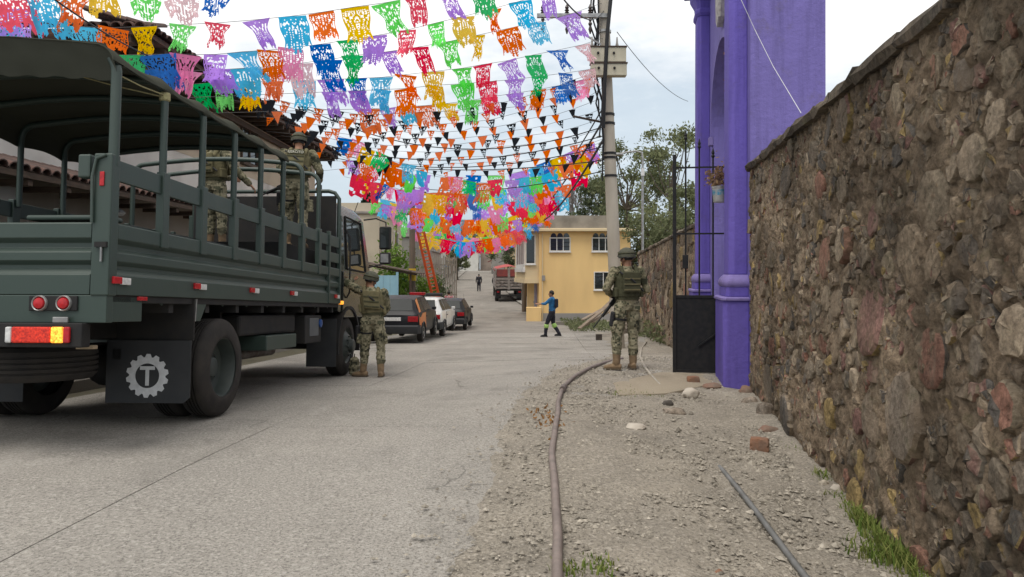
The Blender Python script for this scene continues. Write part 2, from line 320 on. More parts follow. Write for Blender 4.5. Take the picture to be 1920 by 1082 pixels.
# ------------------------------------------------------------------ terrain profile
_ys = np.arange(-30, 420, 0.25)
def prof(pts):
    z = np.interp(_ys, [p[0] for p in pts], [p[1] for p in pts]); k = np.hanning(13); k /= k.sum()
    return np.convolve(np.pad(z, 6, mode='edge'), k, mode='valid')
_far = [(34, -1.2), (42, -1.3), (52, -1.2), (62, -1.0), (72, -0.45), (90, 0.35), (120, 1.0), (160, 1.55), (420, 3.0)]
_zl = prof([(-30, 0.06), (5, 0.09), (7.5, 0.02), (12.3, -0.243), (20, -0.58), (26, -0.86)] + _far)
_zc = prof([(-30, 0.05), (5, 0.05), (8.8, 0.05), (11, 0.03), (13, -0.08), (16, -0.3), (20, -0.55), (26, -0.85)] + _far)
_zr = prof([(-30, -0.2), (5, -0.18), (9.5, -0.08), (11, 0.0), (13, -0.08), (16, -0.35), (18, -0.5), (24, -0.6), (30, -0.95)] + _far)
def xp(y): return float(np.interp(y, [-30, 0, 3.5, 5.8, 7.9, 8.8, 9.9, 11, 12.2, 14, 18, 25, 40, 420], [0.2, 0.2, 0.21, 0.33, 0.49, 0.61, 0.83, 1.16, 1.6, 2.3, 3.0, 3.6, 4.6, 4.6]))
def xw(y): return float(np.interp(y, [-30, 0, 16, 25, 40, 420], [1.63 - 4.65, 1.63, 4.11, 4.5, 5.6, 5.6]))
def zf(x, y):
    i = min(max((y + 30) / 0.25, 0), len(_ys) - 1.001); k = int(i); w = i - k
    zl, zc, zr = (float(q[k] * (1 - w) + q[k + 1] * w) for q in (_zl, _zc, _zr))
    a, b = xp(y), xw(y)
    if x <= -2: return zl
    if x <= a: t = (x + 2) / (a + 2); t = t * t * (3 - 2 * t); return zl + (zc - zl) * t
    if x <= b: return zc + (zr - zc) * (x - a) / max(b - a, 0.01)
    return zr
def sheet(name, xs_of_y, ys, dz, mat, kind='structure', parent=None, skirt=0, noise_amp=0, rough_edge=0):
    mb = MB(); n = None
    rows = []
    for y in ys:
        xs = xs_of_y(y); n = len(xs); row = []
        for x in xs:
            z = zf(x, y) + dz
            if noise_amp: z += noise_amp * (noise.fractal(V(x * 4, y * 4, 3.3), 0.8, 2.1, 4))
            row.append(V(x, y, z))
        rows.append(row)
    for r_ in rows: mb.v += r_
    for k in range(len(rows) - 1):
        for i in range(n - 1):
            a = k * n + i; mb.f.append((a, a + 1, a + n + 1, a + n))
    if skirt:
        o = len(mb.v); border = [i for i in range(n)] + [k * n + n - 1 for k in range(1, len(rows))] + [(len(rows) - 1) * n + i for i in range(n - 2, -1, -1)] + [k * n for k in range(len(rows) - 2, 0, -1)]
        mb.v += [mb.v[i] - V(0, 0, skirt) for i in border]; q = len(border)
        for i in range(q):
            j = (i + 1) % q; mb.f.append((border[i], o + i, o + j, border[j]))
    o = mb.build(name, mat, parent, smooth=35 if not skirt else 50, fix=bool(skirt))
    if parent is None: o['kind'] = kind
    return o
m_conc = groundmat('concrete_road', (0.372, 0.347, 0.308), (0.295, 0.276, 0.247), (0.12, 0.112, 0.10), (0.48, 0.452, 0.41), speck=0.8, fine=62, cracks=0.8)
m_joint = groundmat('road_bed', (0.15, 0.135, 0.115), (0.11, 0.10, 0.088), (0.07, 0.065, 0.06), (0.2, 0.18, 0.15))
m_dirt = groundmat('dirt', (0.335, 0.298, 0.243), (0.24, 0.215, 0.178), (0.11, 0.098, 0.082), (0.46, 0.418, 0.355), speck=0.8, coarse=1.3, fine=50)
m_earth = groundmat('earth', (0.17, 0.15, 0.11), (0.13, 0.125, 0.08), (0.08, 0.075, 0.05), (0.22, 0.19, 0.14))
ysn = frange(-6, 44, 81) + [48, 54, 60, 68, 76, 86, 98, 112, 130, 155, 190, 240, 320, 415]
sheet('ground', lambda y: [-400, -120, -40, -20, -12, -9, -7, -5, -3.5, -2, -1, 0, xp(y), (xp(y) + xw(y)) / 2, xw(y), xw(y) + 3, 12, 25, 60, 150, 400], ysn, -0.06, m_earth)
e_l = lambda y: -5.9 + 0.06 * y
# road: bed + concrete slabs as pieces
roadxl = lambda y: float(np.interp(y, [-6, 30, 42, 55, 72, 120, 200, 415], [-6.2, -4.6, -4.6, -5.0, -6.3, -8.2, -12, -22]))
roadxr = lambda y: float(np.interp(y, [-6, 12, 15, 30, 40, 44, 55, 72, 120, 200, 415], [1.0, 3.0, 4.0, 4.8, 3.2, 1.4, 0.9, -0.6, -3.0, -6, -14]))
road = sheet('road', lambda y: frange(roadxl(y), roadxr(y), 14), frange(-6, 44, 91), -0.03, m_joint)
m_farc = groundmat('old_concrete', (0.30, 0.275, 0.24), (0.22, 0.203, 0.18), (0.12, 0.11, 0.10), (0.36, 0.335, 0.30), speck=0.5, cracks=0.8)
far_road = sheet('far_road', lambda y: frange(roadxl(y), roadxr(y), 9), [30.6] + frange(31, 60, 25) + [64, 68, 72, 78, 86, 98, 112, 130, 160, 200, 300, 415], 0.002, m_farc)
lanes = [lambda y: roadxl(y) + 0.02, lambda y: -2.7 + 0.06 * y, lambda y: 0.75 + 0.06 * y, lambda y: roadxr(y) - 0.02]
yk = [-4.2, -0.6, 2.6, 6.9, 10.6, 14.9, 18.4, 22.0, 26.3, 30.5]
for k in range(len(yk) - 1):
    for l in range(3):
        if l == 2 and yk[k] < 5: continue
        g = 0.004; y0, y1 = yk[k] + g * .6, yk[k + 1] - g * .6
        sk = 0.02
        f0 = (lambda y, l=l: frange(lanes[l](y) + g + 0.004 * math.sin(y * 3.1), max(lanes[l](y) + 0.05, lanes[l + 1](y) - g + 0.004 * math.sin(y * 3.1)), 8))
        sheet('concrete_slab', f0, frange(y0, y1, 9), rnd.uniform(-0.002, 0.003), m_conc, parent=road, skirt=0.028)
# dirt verge with a ragged edge that runs out under the slabs
def verge_x(y):
    a = xp(y) - 0.42 - 0.22 * noise.noise(V(0, y * 1.3, 9)) - 0.08 * noise.noise(V(5, y * 5, 2)); b = xw(y) + 0.25
    return [a - 0.2, a] + [a + (b - a) * t for t in frange(0.03, 1, 40)]
def build_verge():
    mb = MB(); ys = frange(-2, 20, 260) + frange(20.4, 42, 30); n = 42
    for y in ys:
        for i, x in enumerate(verge_x(y)):
            z = zf(x, y); e = min(1, i / 9.0)
            z += -0.02 if i == 0 else (0.005 + 0.022 * e * (0.5 + noise.fractal(V(x * 3, y * 3, 1), 0.9, 2.0, 4)) + 0.035 * e * noise.noise(V(x * 0.9, y * 0.7, 4)) * min(1, e))
            if x > xw(y) - 0.3 and y < 9.5: z += 0.05 * (x - xw(y) + 0.3) / 0.3
            mb.v.append(V(x, y, z))
    for k in range(len(ys) - 1):
        for i in range(n - 1):
            a = k * n + i; mb.f.append((a, a + 1, a + n + 1, a + n))
    o = mb.build('dirt_verge', m_dirt, smooth=60, fix=False); o['kind'] = 'structure'; return o
build_verge()
# pebbles: loose gravel nobody could count
def pebbles():
    rng = np.random.RandomState(3); vs = []; fs = []
    base = np.array([(1, 0, 0), (-1, 0, 0), (0, 1, 0), (0, -1, 0), (0, 0, 1), (0, 0, -0.6)], float); tri = [(0, 2, 4), (2, 1, 4), (1, 3, 4), (3, 0, 4), (2, 0, 5), (1, 2, 5), (3, 1, 5), (0, 3, 5)]
    cnt = 0
    for i in range(44000):
        y = 2.6 + 12 * rng.rand() ** 1.9; a, b = xp(y), xw(y); t = rng.rand()
        if rng.rand() < 0.12: x = a - abs(rng.randn()) * 0.35
        else: x = a + (b - a) * (t if rng.rand() < 0.5 else min(1, abs(rng.randn()) * 0.3 if rng.rand() < 0.5 else 1 - abs(rng.randn()) * 0.16))
        if noise.noise(V(x * 1.7, y * 1.7, 8)) < -0.12 and rng.rand() < 0.7: continue
        s = 0.0025 + 0.0045 * rng.rand() + (0.016 * rng.rand() ** 5)
        if rng.rand() < 0.006: s = 0.018 + 0.02 * rng.rand(); x = b - abs(rng.randn()) * 0.45
        c = math.cos(6.28 * rng.rand()); sn = math.sqrt(1 - c * c); sc = s * (0.6 + rng.rand(3) * 0.8) * np.array([1, 1, 0.7])
        p = base * (1 + 0.35 * (rng.rand(6, 1) - 0.5)) * sc
        q = np.stack([p[:, 0] * c - p[:, 1] * sn, p[:, 0] * sn + p[:, 1] * c, p[:, 2]], 1) + np.array([x, y, zf(x, y) + 0.018 + s * 0.25])
        o = len(vs); vs += q.tolist(); fs += [(o + a_, o + b_, o + c_) for a_, b_, c_ in tri]; cnt += 1
    me = bpy.data.meshes.new('gravel'); me.from_pydata(vs, [], fs); o = bpy.data.objects.new('gravel', me); COL.objects.link(o)
    me.materials.append(M('pebble', (0.36, 0.325, 0.27), (0.22, 0.198, 0.165), scale=30, rough=0.95, island=0.35, spec=0.15)); o['kind'] = 'stuff'
    tag(o, 'loose grey gravel scattered over the dirt verge', 'gravel')
pebbles()
# pavements along the far street
for fn_ in (lambda y: [roadxl(y) - 1.6, roadxl(y) - .8, roadxl(y) - .03], lambda y: [roadxr(y) + .03, roadxr(y) + .7, roadxr(y) + 1.3]):
    sheet('far_pavement', fn_, frange(50, 70, 14) + [76, 84, 94, 106, 120, 140, 165, 200], 0.12, groundmat('far_paving', (0.36, 0.34, 0.30), (0.30, 0.28, 0.25), (0.2, 0.19, 0.17), (0.42, 0.40, 0.36)), skirt=0.2)
# left pavement
m_pave = groundmat('pavement', (0.27, 0.245, 0.21), (0.21, 0.195, 0.17), (0.12, 0.11, 0.095), (0.32, 0.29, 0.25))
sheet('pavement', lambda y: frange(-7.6, min(-6.1, roadxl(y) - 0.05), 4), frange(-3, 34, 38), 0.10, m_pave, skirt=0.25)
# ------------------------------------------------------------------ rubble stone walls
def clip_poly(poly, nx, ny, d):          # keep nx*x+ny*y <= d
    out = []; n = len(poly)
    for i in range(n):
        a = poly[i]; b = poly[(i + 1) % n]; da = nx * a[0] + ny * a[1] - d; db = nx * b[0] + ny * b[1] - d
        if da <= 0: out.append(a)
        if (da < 0 < db) or (db < 0 < da):
            t = da / (da - db); out.append((a[0] + (b[0] - a[0]) * t, a[1] + (b[1] - a[1]) * t))
    return out
def rubble_cells(Lx, Lz, seed, sizes, tries):
    rg = np.random.RandomState(seed); pts = np.zeros((0, 3))
    for r, k in zip(sizes, tries):
        for i in range(k):
            rr = r * (0.8 + 0.45 * rg.rand()); p = np.array([rg.rand() * Lx, rg.rand() * Lz, rr])
            if len(pts) and (np.hypot((pts[:, 0] - p[0]), (pts[:, 1] - p[1]) * 1.1) < 0.94 * (pts[:, 2] + rr)).any(): continue
            pts = np.vstack([pts, p])
    cells = []
    for i in range(len(pts)):
        x, z, r = pts[i]; R0 = r * 2.0
        poly = [(x + R0 * math.cos(a), z + R0 * math.sin(a)) for a in (2 * math.pi * k / 12 + 0.2 for k in range(12))]
        d2 = (pts[:, 0] - x) ** 2 + (pts[:, 1] - z) ** 2
        for j in np.argsort(d2)[1:22]:
            px, pz, pr = pts[j]; nx, nz = px - x, pz - z; l = math.hypot(nx, nz)
            dd = (px * px + pz * pz - pr * pr - x * x - z * z + r * r) / 2
            poly = clip_poly(poly, nx, nz, dd)
            if len(poly) < 3: break
        for (a, b, c) in ((-1, 0, 0), (1, 0, Lx), (0, -1, 0), (0, 1, Lz)):
            if len(poly) >= 3: poly = clip_poly(poly, a, b, c)
        if len(poly) >= 3: cells.append((x, z, r, poly))
    return cells
def stone_mesh(mb, x, z, r, poly, rg, gap=0.012, proud=0.05):
    cx = sum(p[0] for p in poly) / len(poly); cz = sum(p[1] for p in poly) / len(poly)
    pts = []; n = len(poly)                      # drop tiny edges, cut corners, roughen
    for i in range(n):
        a = poly[i]; b = poly[(i + 1) % n]; l = math.hypot(b[0] - a[0], b[1] - a[1])
        if l < r * 0.18: pts.append(((a[0] + b[0]) / 2, (a[1] + b[1]) / 2)); continue
        for t in (0.1, 0.9) if l < r * 0.9 else (0.08, 0.5, 0.92):
            j = r * 0.05; pts.append((a[0] + (b[0] - a[0]) * t + rg.uniform(-j, j), a[1] + (b[1] - a[1]) * t + rg.uniform(-j, j)))
    n = len(pts); s0 = 1 - gap / r; rings = []
    tilt = (rg.uniform(-0.22, 0.22), rg.uniform(-0.22, 0.22)); h = proud * rg.uniform(0.5, 1.3)
    for (s, y) in ((s0, -0.06), (s0 * 0.985, 0.62), (s0 * 0.9, 0.95), (s0 * 0.5, 1.0)):
        ring = []
        for (px, pz) in pts:
            dx, dz = (px - cx) * s, (pz - cz) * s
            yy = y * h if y > 0 else y
            if y > 0.3: yy += (dx * tilt[0] + dz * tilt[1]) * .6 + rg.uniform(-0.22, 0.22) * h * min(1, .08 / r)
            ring.append(V(cx + dx, max(yy, -0.06), cz + dz))
        rings.append(ring)
    o = len(mb.v)
    for rr in rings: mb.v += rr
    for k in range(3):
        for i in range(n):
            j = (i + 1) % n; mb.f.append((o + k * n + i, o + k * n + j, o + (k + 1) * n + j, o + (k + 1) * n + i))
    mb.v.append(V(cx, h * (1.0 + rg.uniform(-0.1, 0.12) * min(1, .08 / r)), cz)); c = len(mb.v) - 1
    for i in range(n): mb.f.append((o + 3 * n + i, o + 3 * n + (i + 1) % n, c))
m_mortar = stonemat('wall_mortar', [(0.235, 0.178, 0.122), (0.205, 0.155, 0.107), (0.255, 0.197, 0.14)], moss=0.45, bump=1.0)
m_rub = stonemat('wall_stone', [(0.140, 0.110, 0.082), (0.183, 0.143, 0.101), (0.104, 0.088, 0.073), (0.213, 0.165, 0.116), (0.159, 0.128, 0.095), (0.189, 0.100, 0.073), (0.171, 0.137, 0.100), (0.140, 0.116, 0.088),
                              (0.085, 0.076, 0.067), (0.220, 0.177, 0.126), (0.244, 0.177, 0.079), (0.146, 0.118, 0.085), (0.122, 0.100, 0.078), (0.159, 0.091, 0.076), (0.281, 0.226, 0.165), (0.134, 0.110, 0.085)], moss=0.35)
m_cope = stonemat('coping_stone', [(0.085, 0.07, 0.055), (0.065, 0.055, 0.045), (0.11, 0.09, 0.068)], moss=0.5)
def stone_wall(label, p0, p1, zb, zt, seed, sizes, tries, n_obj, view_near=True, thick=0.5, skip_small=0.38):
    """local x along the wall, local -y... built with +y = the face towards the road"""
    p0 = Vector(p0); p1 = Vector(p1); d = p1 - p0; Lx = d.length; ang = math.atan2(d.y, d.x); Lz = zt - zb
    root = thing('stone_wall', label, 'stone wall', (p0.x, p0.y, zb), ang)
    nx = int(Lx / 0.021); nz = int(Lz / 0.023); mb = MB(); sd = seed * 3.7
    if not view_near: nx = int(Lx / 0.12); nz = int(Lz / 0.08)
    for i in range(nx + 1):
        for j in range(nz + 1):
            x = Lx * i / nx; z = Lz * j / nz
            y = 0.016 + 0.030 * noise.fractal(V(x * 9 + sd, z * 9, 0), 0.55, 2.2, 5) + 0.026 * noise.noise(V(x * 1.4, z * 1.4, sd))
            mb.v.append(V(x, y, z))
    for i in range(nx):
        for j in range(nz):
            a = i * (nz + 1) + j; mb.f.append((a, a + 1, a + nz + 2, a + nz + 1))
    mb.build('mortar_face', m_mortar, root, smooth=60, fix=False)
    MB().box2(0, Lx, -thick, -0.06, 0, Lz - 0.01).build('wall_core', m_mortar, root)
    cells = rubble_cells(Lx, Lz - 0.02, seed, sizes, tries); rg = random.Random(seed)
    # apparent size: nearer and larger first
    def app(c):
        w = p0 + d.normalized() * c[0]; return c[2] / max(1.5, w.length)
    cells.sort(key=app, reverse=True)
    rest = MB()
    for i, (x, z, r, poly) in enumerate(cells):
        if i < n_obj:
            mb = MB(); stone_mesh(mb, x, z, r, poly, rg, gap=min(0.02, 0.16 * r), proud=min(0.055, 0.022 + r * 0.13))
            mb.build('stone', m_rub, root, smooth=38, fix=False)
        else:
            if r < 0.085 and rg.random() < skip_small: continue
            stone_mesh(rest, x, z, r, poly, rg, gap=0.14 * r, proud=0.018 + r * 0.2)
    rest.build('small_stones', m_rub, root, smooth=38, fix=False, kind='stuff')
    # coping of rough flat slabs
    x = 0
    while x < Lx:
        w = min(rg.uniform(0.35, 0.8), Lx - x + 0.01); mb = MB(); n = 7
        rings = []
        for k in range(4):
            t = x + w * k / 3.0 - (0.006 if k == 3 else 0); o = 0.07 + 0.03 * noise.noise(V(t * 2.1, seed, 0)); hh = 0.10 + 0.03 * noise.noise(V(t * 1.7, seed, 4))
            q = [(o, 0.0), (o + 0.015, hh * 0.45), (o - 0.02, hh), (-0.15, hh + 0.03), (-thick - 0.05, hh), (-thick - 0.06, 0.0)]
            rings.append([V(t, a + rg.uniform(-.02, .02), Lz - 0.03 + b * (1 + .5 * noise.noise(V(t * 3, seed, 7))) + rg.uniform(-.015, .015)) for a, b in q])
        mb.loft(rings); mb.build('coping_slab', m_cope, root, smooth=30); x += w
    return root
wx = lambda y: 1.63 + 0.155 * y
near_wall = stone_wall('tall brown rubble stone wall with dark ragged coping running beside the dirt verge', (wx(1.4), 1.4), (wx(9.42), 9.42), -0.32, 2.82, 11,
                       [0.24, 0.16, 0.115, 0.08, 0.055, 0.036], [10, 34, 150, 700, 3000, 14000], 300)
far_wall = stone_wall('lower brown stone wall beyond the purple gateway behind the soldier', (wx(15.9), 15.75), (4.62, 26.5), -0.9, 2.55, 23,
                      [0.2, 0.14, 0.1], [100, 300, 900], 120, view_near=False)
far_wall.rotation_euler.y = R(2.2)
# ------------------------------------------------------------------ purple gateway
m_pur = paintmat('purple_paint', (0.194, 0.158, 0.445), (0.30, 0.27, 0.48))
m_purd = paintmat('violet_paint', (0.15, 0.112, 0.455), (0.26, 0.22, 0.48))
m_purw = paintmat('worn_purple_paint', (0.22, 0.175, 0.42), (0.38, 0.34, 0.42))
m_iron = M('black_iron', (0.011, 0.012, 0.014), (0.02, 0.019, 0.019), scale=14, rough=0.6, bump=0.1, spec=0.25)
GO = V(wx(9.5), 9.5, 0); gang = math.atan2(1, 0.155)
gate = thing('gateway_arch', 'purple painted masonry gateway with round arch and engaged columns on plinths', 'gateway', GO, gang)
def arch_mass():
    # front/back outline with an arched hole, extruded through the thickness
    x0, x1, h = 0.02, 5.45, 8.6; a, b, sp = 1.35, 4.05, 4.0; r = (b - a) / 2; cx = (a + b) / 2; ns = 24
    arc = [(cx + r * math.cos(math.pi - math.pi * k / ns), sp + r * math.sin(math.pi * k / ns)) for k in range(ns + 1)]
    mb = MB()
    yf, yb = 0.0, -0.93
    for y in (yf, yb):
        mb.add([V(x0, y, -0.5), V(a, y, -0.5), V(a, y, sp), V(x0, y, sp)], [(0, 1, 2, 3)])
        mb.add([V(b, y, -0.5), V(x1, y, -0.5), V(x1, y, sp), V(b, y, sp)], [(0, 1, 2, 3)])
        for k in range(ns):
            p, q = arc[k], arc[k + 1]
            mb.add([V(p[0], y, p[1]), V(q[0], y, q[1]), V(q[0], y, h), V(p[0], y, h)], [(0, 1, 2, 3)])
        mb.add([V(x0, y, sp), V(a, y, sp), V(a, y, h), V(x0, y, h)], [(0, 1, 2, 3)])
        mb.add([V(b, y, sp), V(x1, y, sp), V(x1, y, h), V(b, y, h)], [(0, 1, 2, 3)])
    def strip(p, q): mb.add([V(p[0], yf, p[1]), V(q[0], yf, q[1]), V(q[0], yb, q[1]), V(p[0], yb, p[1])], [(0, 1, 2, 3)])
    strip((x0, -0.5), (x0, sp)); strip((x0, sp), (x0, h)); strip((x1, -0.5), (x1, sp)); strip((x1, sp), (x1, h)); strip((a, -0.5), (a, sp)); strip((b, -0.5), (b, sp))
    strip((x0, h), (a, h)); strip((b, h), (x1, h))
    for k in range(ns): strip(arc[k], arc[k + 1]); strip((arc[k][0], h), (arc[k + 1][0], h))
    bm = bmesh.new(); me = mb.mesh('arch_body'); bm.from_mesh(me); bmesh.ops.remove_doubles(bm, verts=bm.verts[:], dist=1e-4); bmesh.ops.recalc_face_normals(bm, faces=bm.faces[:]); bm.to_mesh(me); bm.free()
    me.materials.append(m_pur); o = bpy.data.objects.new('arch_body', me); COL.objects.link(o); o.parent = gate
    # moulded archivolt round the opening
    mb = MB(); rings = []
    for k in range(ns + 1):
        t = math.pi - math.pi * k / ns; ring = []
        for (rr, yy) in ((r + 0.0, 0.002), (r + 0.0, 0.05), (r + 0.12, 0.05), (r + 0.15, 0.002)): ring.append(V(cx + rr * math.cos(t), yy, sp + rr * math.sin(t)))
        rings.append(ring)
    mb.loft(rings); mb.build('archivolt', m_pur, gate, smooth=40)
    for (s, e) in ((a - 0.16, a), (b, b + 0.16)):
        MB().box2(s, e, 0.002, 0.08, sp - 0.16, sp + 0.0).build('impost', m_purw, gate, bevel=0.012)
arch_mass()
def column(xc, name_l):
    # plinth, necking block, worn torus, half-octagon shaft, capital
    hw = 0.46
    pl = MB(); d = 0.33; zt = 1.12
    out = [(-hw, 0.0), (-hw, d - 0.04), (-hw + 0.05, d), (hw - 0.05, d), (hw, d - 0.04), (hw, 0.0)]
    pl.loft([[V(xc + x, y, -0.45) for x, y in out], [V(xc + x, y, zt) for x, y in out]]); p = pl.build('plinth', m_purd, gate, bevel=0.015)
    c = MB(); c.loft([[V(xc + x * 1.05, y * 1.06, zt) for x, y in out], [V(xc + x * 1.05, y * 1.06, zt + 0.035) for x, y in out], [V(xc + x * 0.98, y * 0.98, zt + 0.05) for x, y in out]]); c.build('plinth_cap', m_purw, p, bevel=0.006)
    k = 0.86; b = MB(); b.loft([[V(xc + x * k, y * k, zt + 0.05) for x, y in out], [V(xc + x * k, y * k, zt + 0.18) for x, y in out]]); b.build('base_block', m_purd, gate, bevel=0.008)
    t = MB(); rings = []
    for (s, z) in ((0.86, 0.18), (0.9, 0.205), (0.9, 0.25), (0.86, 0.29), (0.76, 0.33), (0.7, 0.345)):
        rings.append([V(xc + x * s, y * s, zt + z) for x, y in out])
    t.loft(rings); t.build('torus', m_purw, gate, smooth=50)
    sh = MB(); s2 = [(-0.30, 0.0), (-0.30, 0.17), (-0.22, 0.235), (0.22, 0.235), (0.30, 0.17), (0.30, 0.0)]
    sh.loft([[V(xc + x, y, zt + 0.345) for x, y in s2], [V(xc + x * 0.97, y * 0.97, 6.45) for x, y in s2]]); sh.build('shaft', m_purd, gate, bevel=0.012)
    ca = MB(); rings = []
    for (s, z) in ((1.0, 6.45), (1.12, 6.5), (1.12, 6.56), (1.0, 6.6), (1.05, 6.72), (1.3, 6.85), (1.38, 6.9), (1.38, 7.05)):
        rings.append([V(xc + x * s, y * s + 0.0, z) for x, y in s2])
    ca.loft(rings); ca.build('capital', m_purd, gate, smooth=35)
column(0.55, 'near'); column(4.92, 'far')
MB().box2(-0.05, 5.52, -0.97, 0.42, 7.06, 7.3).box2(-0.1, 5.6, -1.0, 0.5, 7.3, 7.42).build('entablature', m_pur, gate, bevel=0.02)
mb = MB(); mb.loft([[V(2.7 + 0.3 * sx * k, 0.002 + y, 6.2 + sz * 0.62) for (sx, sz) in ((-1, 0), (-0.7, 0.8), (0, 1), (0.7, 0.8), (1, 0), (0.6, -0.8), (0, -1), (-0.6, -0.8))] for (k, y) in ((1, 0), (1, 0.06), (0.8, 0.1))])
mb.build('plaque', M('weathered_plaque', (0.5, 0.47, 0.44), (0.28, 0.25, 0.25), scale=12, bump=0.5), gate, smooth=30)
# iron gate leaf swung out towards the road
leaf = thing('iron_gate_leaf', 'black iron gate leaf with sheet panel and tall bars standing open at the purple arch', 'gate', GO + Matrix.Rotation(gang, 3, 'Z') @ V(1.12, 0, 0), gang)
zb, zp = 0.05, 1.14
MB().box2(-0.012, 0.012, -0.38, 0.88, zb, zp).build('sheet_panel', m_iron, leaf)
mb = MB(); mb.box2(-0.03, 0.03, -0.4, -0.36, zb - 0.02, 3.0); fr = mb.build('hinge_stile', m_iron, leaf, bevel=0.004)
MB().box2(-0.032, 0.032, 0.87, 0.92, zb - 0.03, 3.22).build('meeting_stile', m_iron, leaf, bevel=0.004)
for z in (zb, zp): MB().box2(-0.022, 0.022, -0.36, 0.87, z - 0.02, z + 0.02).build('rail', m_iron, leaf)
for z in (2.06, 3.03): MB().box2(-0.009, 0.009, -0.36, 0.87, z - 0.012, z + 0.012).build('rail', m_iron, leaf)
for i, (yy, zz) in enumerate(((0.735, 3.55), (0.54, 3.42), (0.345, 3.28), (0.15, 3.28), (-0.05, 3.42), (-0.24, 3.55))):
    b = MB().cyl((0, yy, zp), (0, yy, zz - 0.1), 0.013, 8).build('bar', m_iron, leaf)
    MB().lathe([(0.013, 0), (0.028, 0.03), (0.016, 0.06), (0.024, 0.075), (0.004, 0.15)], (0, yy, zz - 0.12), n=8).build('spear_tip', m_iron, b, smooth=40)
MB().beam((-0.02, 0.55, 0.42), (-0.02, -0.2, 0.98), 0.02, 0.035, (1, 0, 0)).build('diagonal_brace', m_iron, leaf)
MB().box2(-0.04, 0.04, 0.7, 0.78, 1.55, 1.75).build('lock_case', m_iron, leaf, bevel=0.006)
# bucket planter hung on the gate
def gpt(x, y, z): return GO + Matrix.Rotation(gang, 3, 'Z') @ V(x, y, z)
bk = thing('hanging_bucket', 'white and blue plastic bucket with a dried plant hung on the gate bars', 'bucket', gpt(1.0, 0.27, 2.5), gang)
MB().lathe([(0.075, 0.0), (0.085, 0.01), (0.1, 0.2), (0.108, 0.205), (0.108, 0.235), (0.095, 0.235), (0.09, 0.1), (0.0, 0.1)], (0, 0, 0), n=20).build('bucket', M('white_plastic', (0.55, 0.55, 0.52), (0.35, 0.34, 0.32), scale=14, rough=0.5), bk, smooth=45)
MB().lathe([(0.0915, 0.1), (0.0995, 0.18), (0.1, 0.181), (0.094, 0.1)], (0, 0, 0), n=20).build('label_band', M('blue_print', (0.05, 0.25, 0.4), (0.4, 0.4, 0.38), scale=25, rough=0.5), bk, smooth=45)
MB().tube([(0, -0.105, 0.22), (0.02, -0.1, 0.38), (0.08, 0, 0.52), (0.02, 0.1, 0.38), (0, 0.105, 0.22)], 0.004, 6).build('wire_handle', m_iron, bk)
def leaves(name, mat, parent, pts, size, rg, elong=1.6, droop=0.0):
    vs = []; fs = []
    for p in pts:
        a = rg.uniform(0, 6.28); t = rg.uniform(-1, 1); s = size * rg.uniform(0.6, 1.35)
        d = V(math.cos(a) * math.sqrt(1 - t * t), math.sin(a) * math.sqrt(1 - t * t), t - droop).normalized(); u = d.cross(V(rg.uniform(-1, 1), rg.uniform(-1, 1), rg.uniform(-1, 1))).normalized()
        o = len(vs); q = Vector(p)
        vs += [q - d * s * elong / 2, q + u * s * 0.35, q + d * s * elong / 2, q - u * s * 0.35]; fs.append((o, o + 1, o + 2, o + 3))
    me = bpy.data.meshes.new(name); me.from_pydata([tuple(v) for v in vs], [], fs); me.materials.append(mat)
    o = bpy.data.objects.new(name, me); COL.objects.link(o); o.parent = parent; return o
rg = random.Random(5)
leaves('dry_foliage', leafmat('dry_leaf', (0.22, 0.15, 0.07), (0.32, 0.2, 0.15)), bk, [V(rg.gauss(0, 0.09), rg.gauss(0, 0.09), 0.24 + abs(rg.gauss(0.1, 0.12))) for _ in range(260)], 0.05, rg)
mb = MB()
for i in range(14): a = rg.uniform(0, 6.28); mb.tube([(0.04 * math.cos(a), 0.04 * math.sin(a), 0.1), (0.1 * math.cos(a), 0.1 * math.sin(a), 0.3), (0.17 * math.cos(a), 0.17 * math.sin(a), rg.uniform(0.25, 0.5))], 0.004, 5)
mb.build('stem', M('dry_stem', (0.2, 0.14, 0.09), rough=0.9), bk)
# dried flower sprigs tied at the arch
for i, (zz, s) in enumerate(((4.75, 1.0), (4.35, 1.2))):
    sp = thing('dried_flower_spray', ['small dried flower spray fixed high on the arch jamb', 'larger dried flower spray fixed lower on the arch jamb'][i], 'flowers', gpt(1.33, 0.06, zz), gang)
    pt_ = leaves('petals', leafmat('dried_petal', (0.25, 0.08, 0.05), (0.35, 0.22, 0.12)), sp, [V(rg.gauss(0.1, 0.06) * s, rg.gauss(0, 0.03), rg.gauss(0, 0.09) * s) for _ in range(90)], 0.05, rg); pt_['kind'] = 'stuff'
    MB().tube([(0, -0.06, 0.0), (0.1, 0, -0.15 * s), (0.12, 0, 0.12)], 0.005, 5).build('stem', MATS['dry_stem'], sp)
# white cord from the arch down to the wall
tag(MB().tube([P(1388, -4, 9.2), P(1415, 55, 9.1), P(1450, 125, 8.7), P(1502, 212, 7.4)], 0.0038, 5).build('white_cord', M('cord', (0.6, 0.6, 0.62), rough=0.8)), 'thin white cord slanting from the purple arch to the wall coping', 'cord')
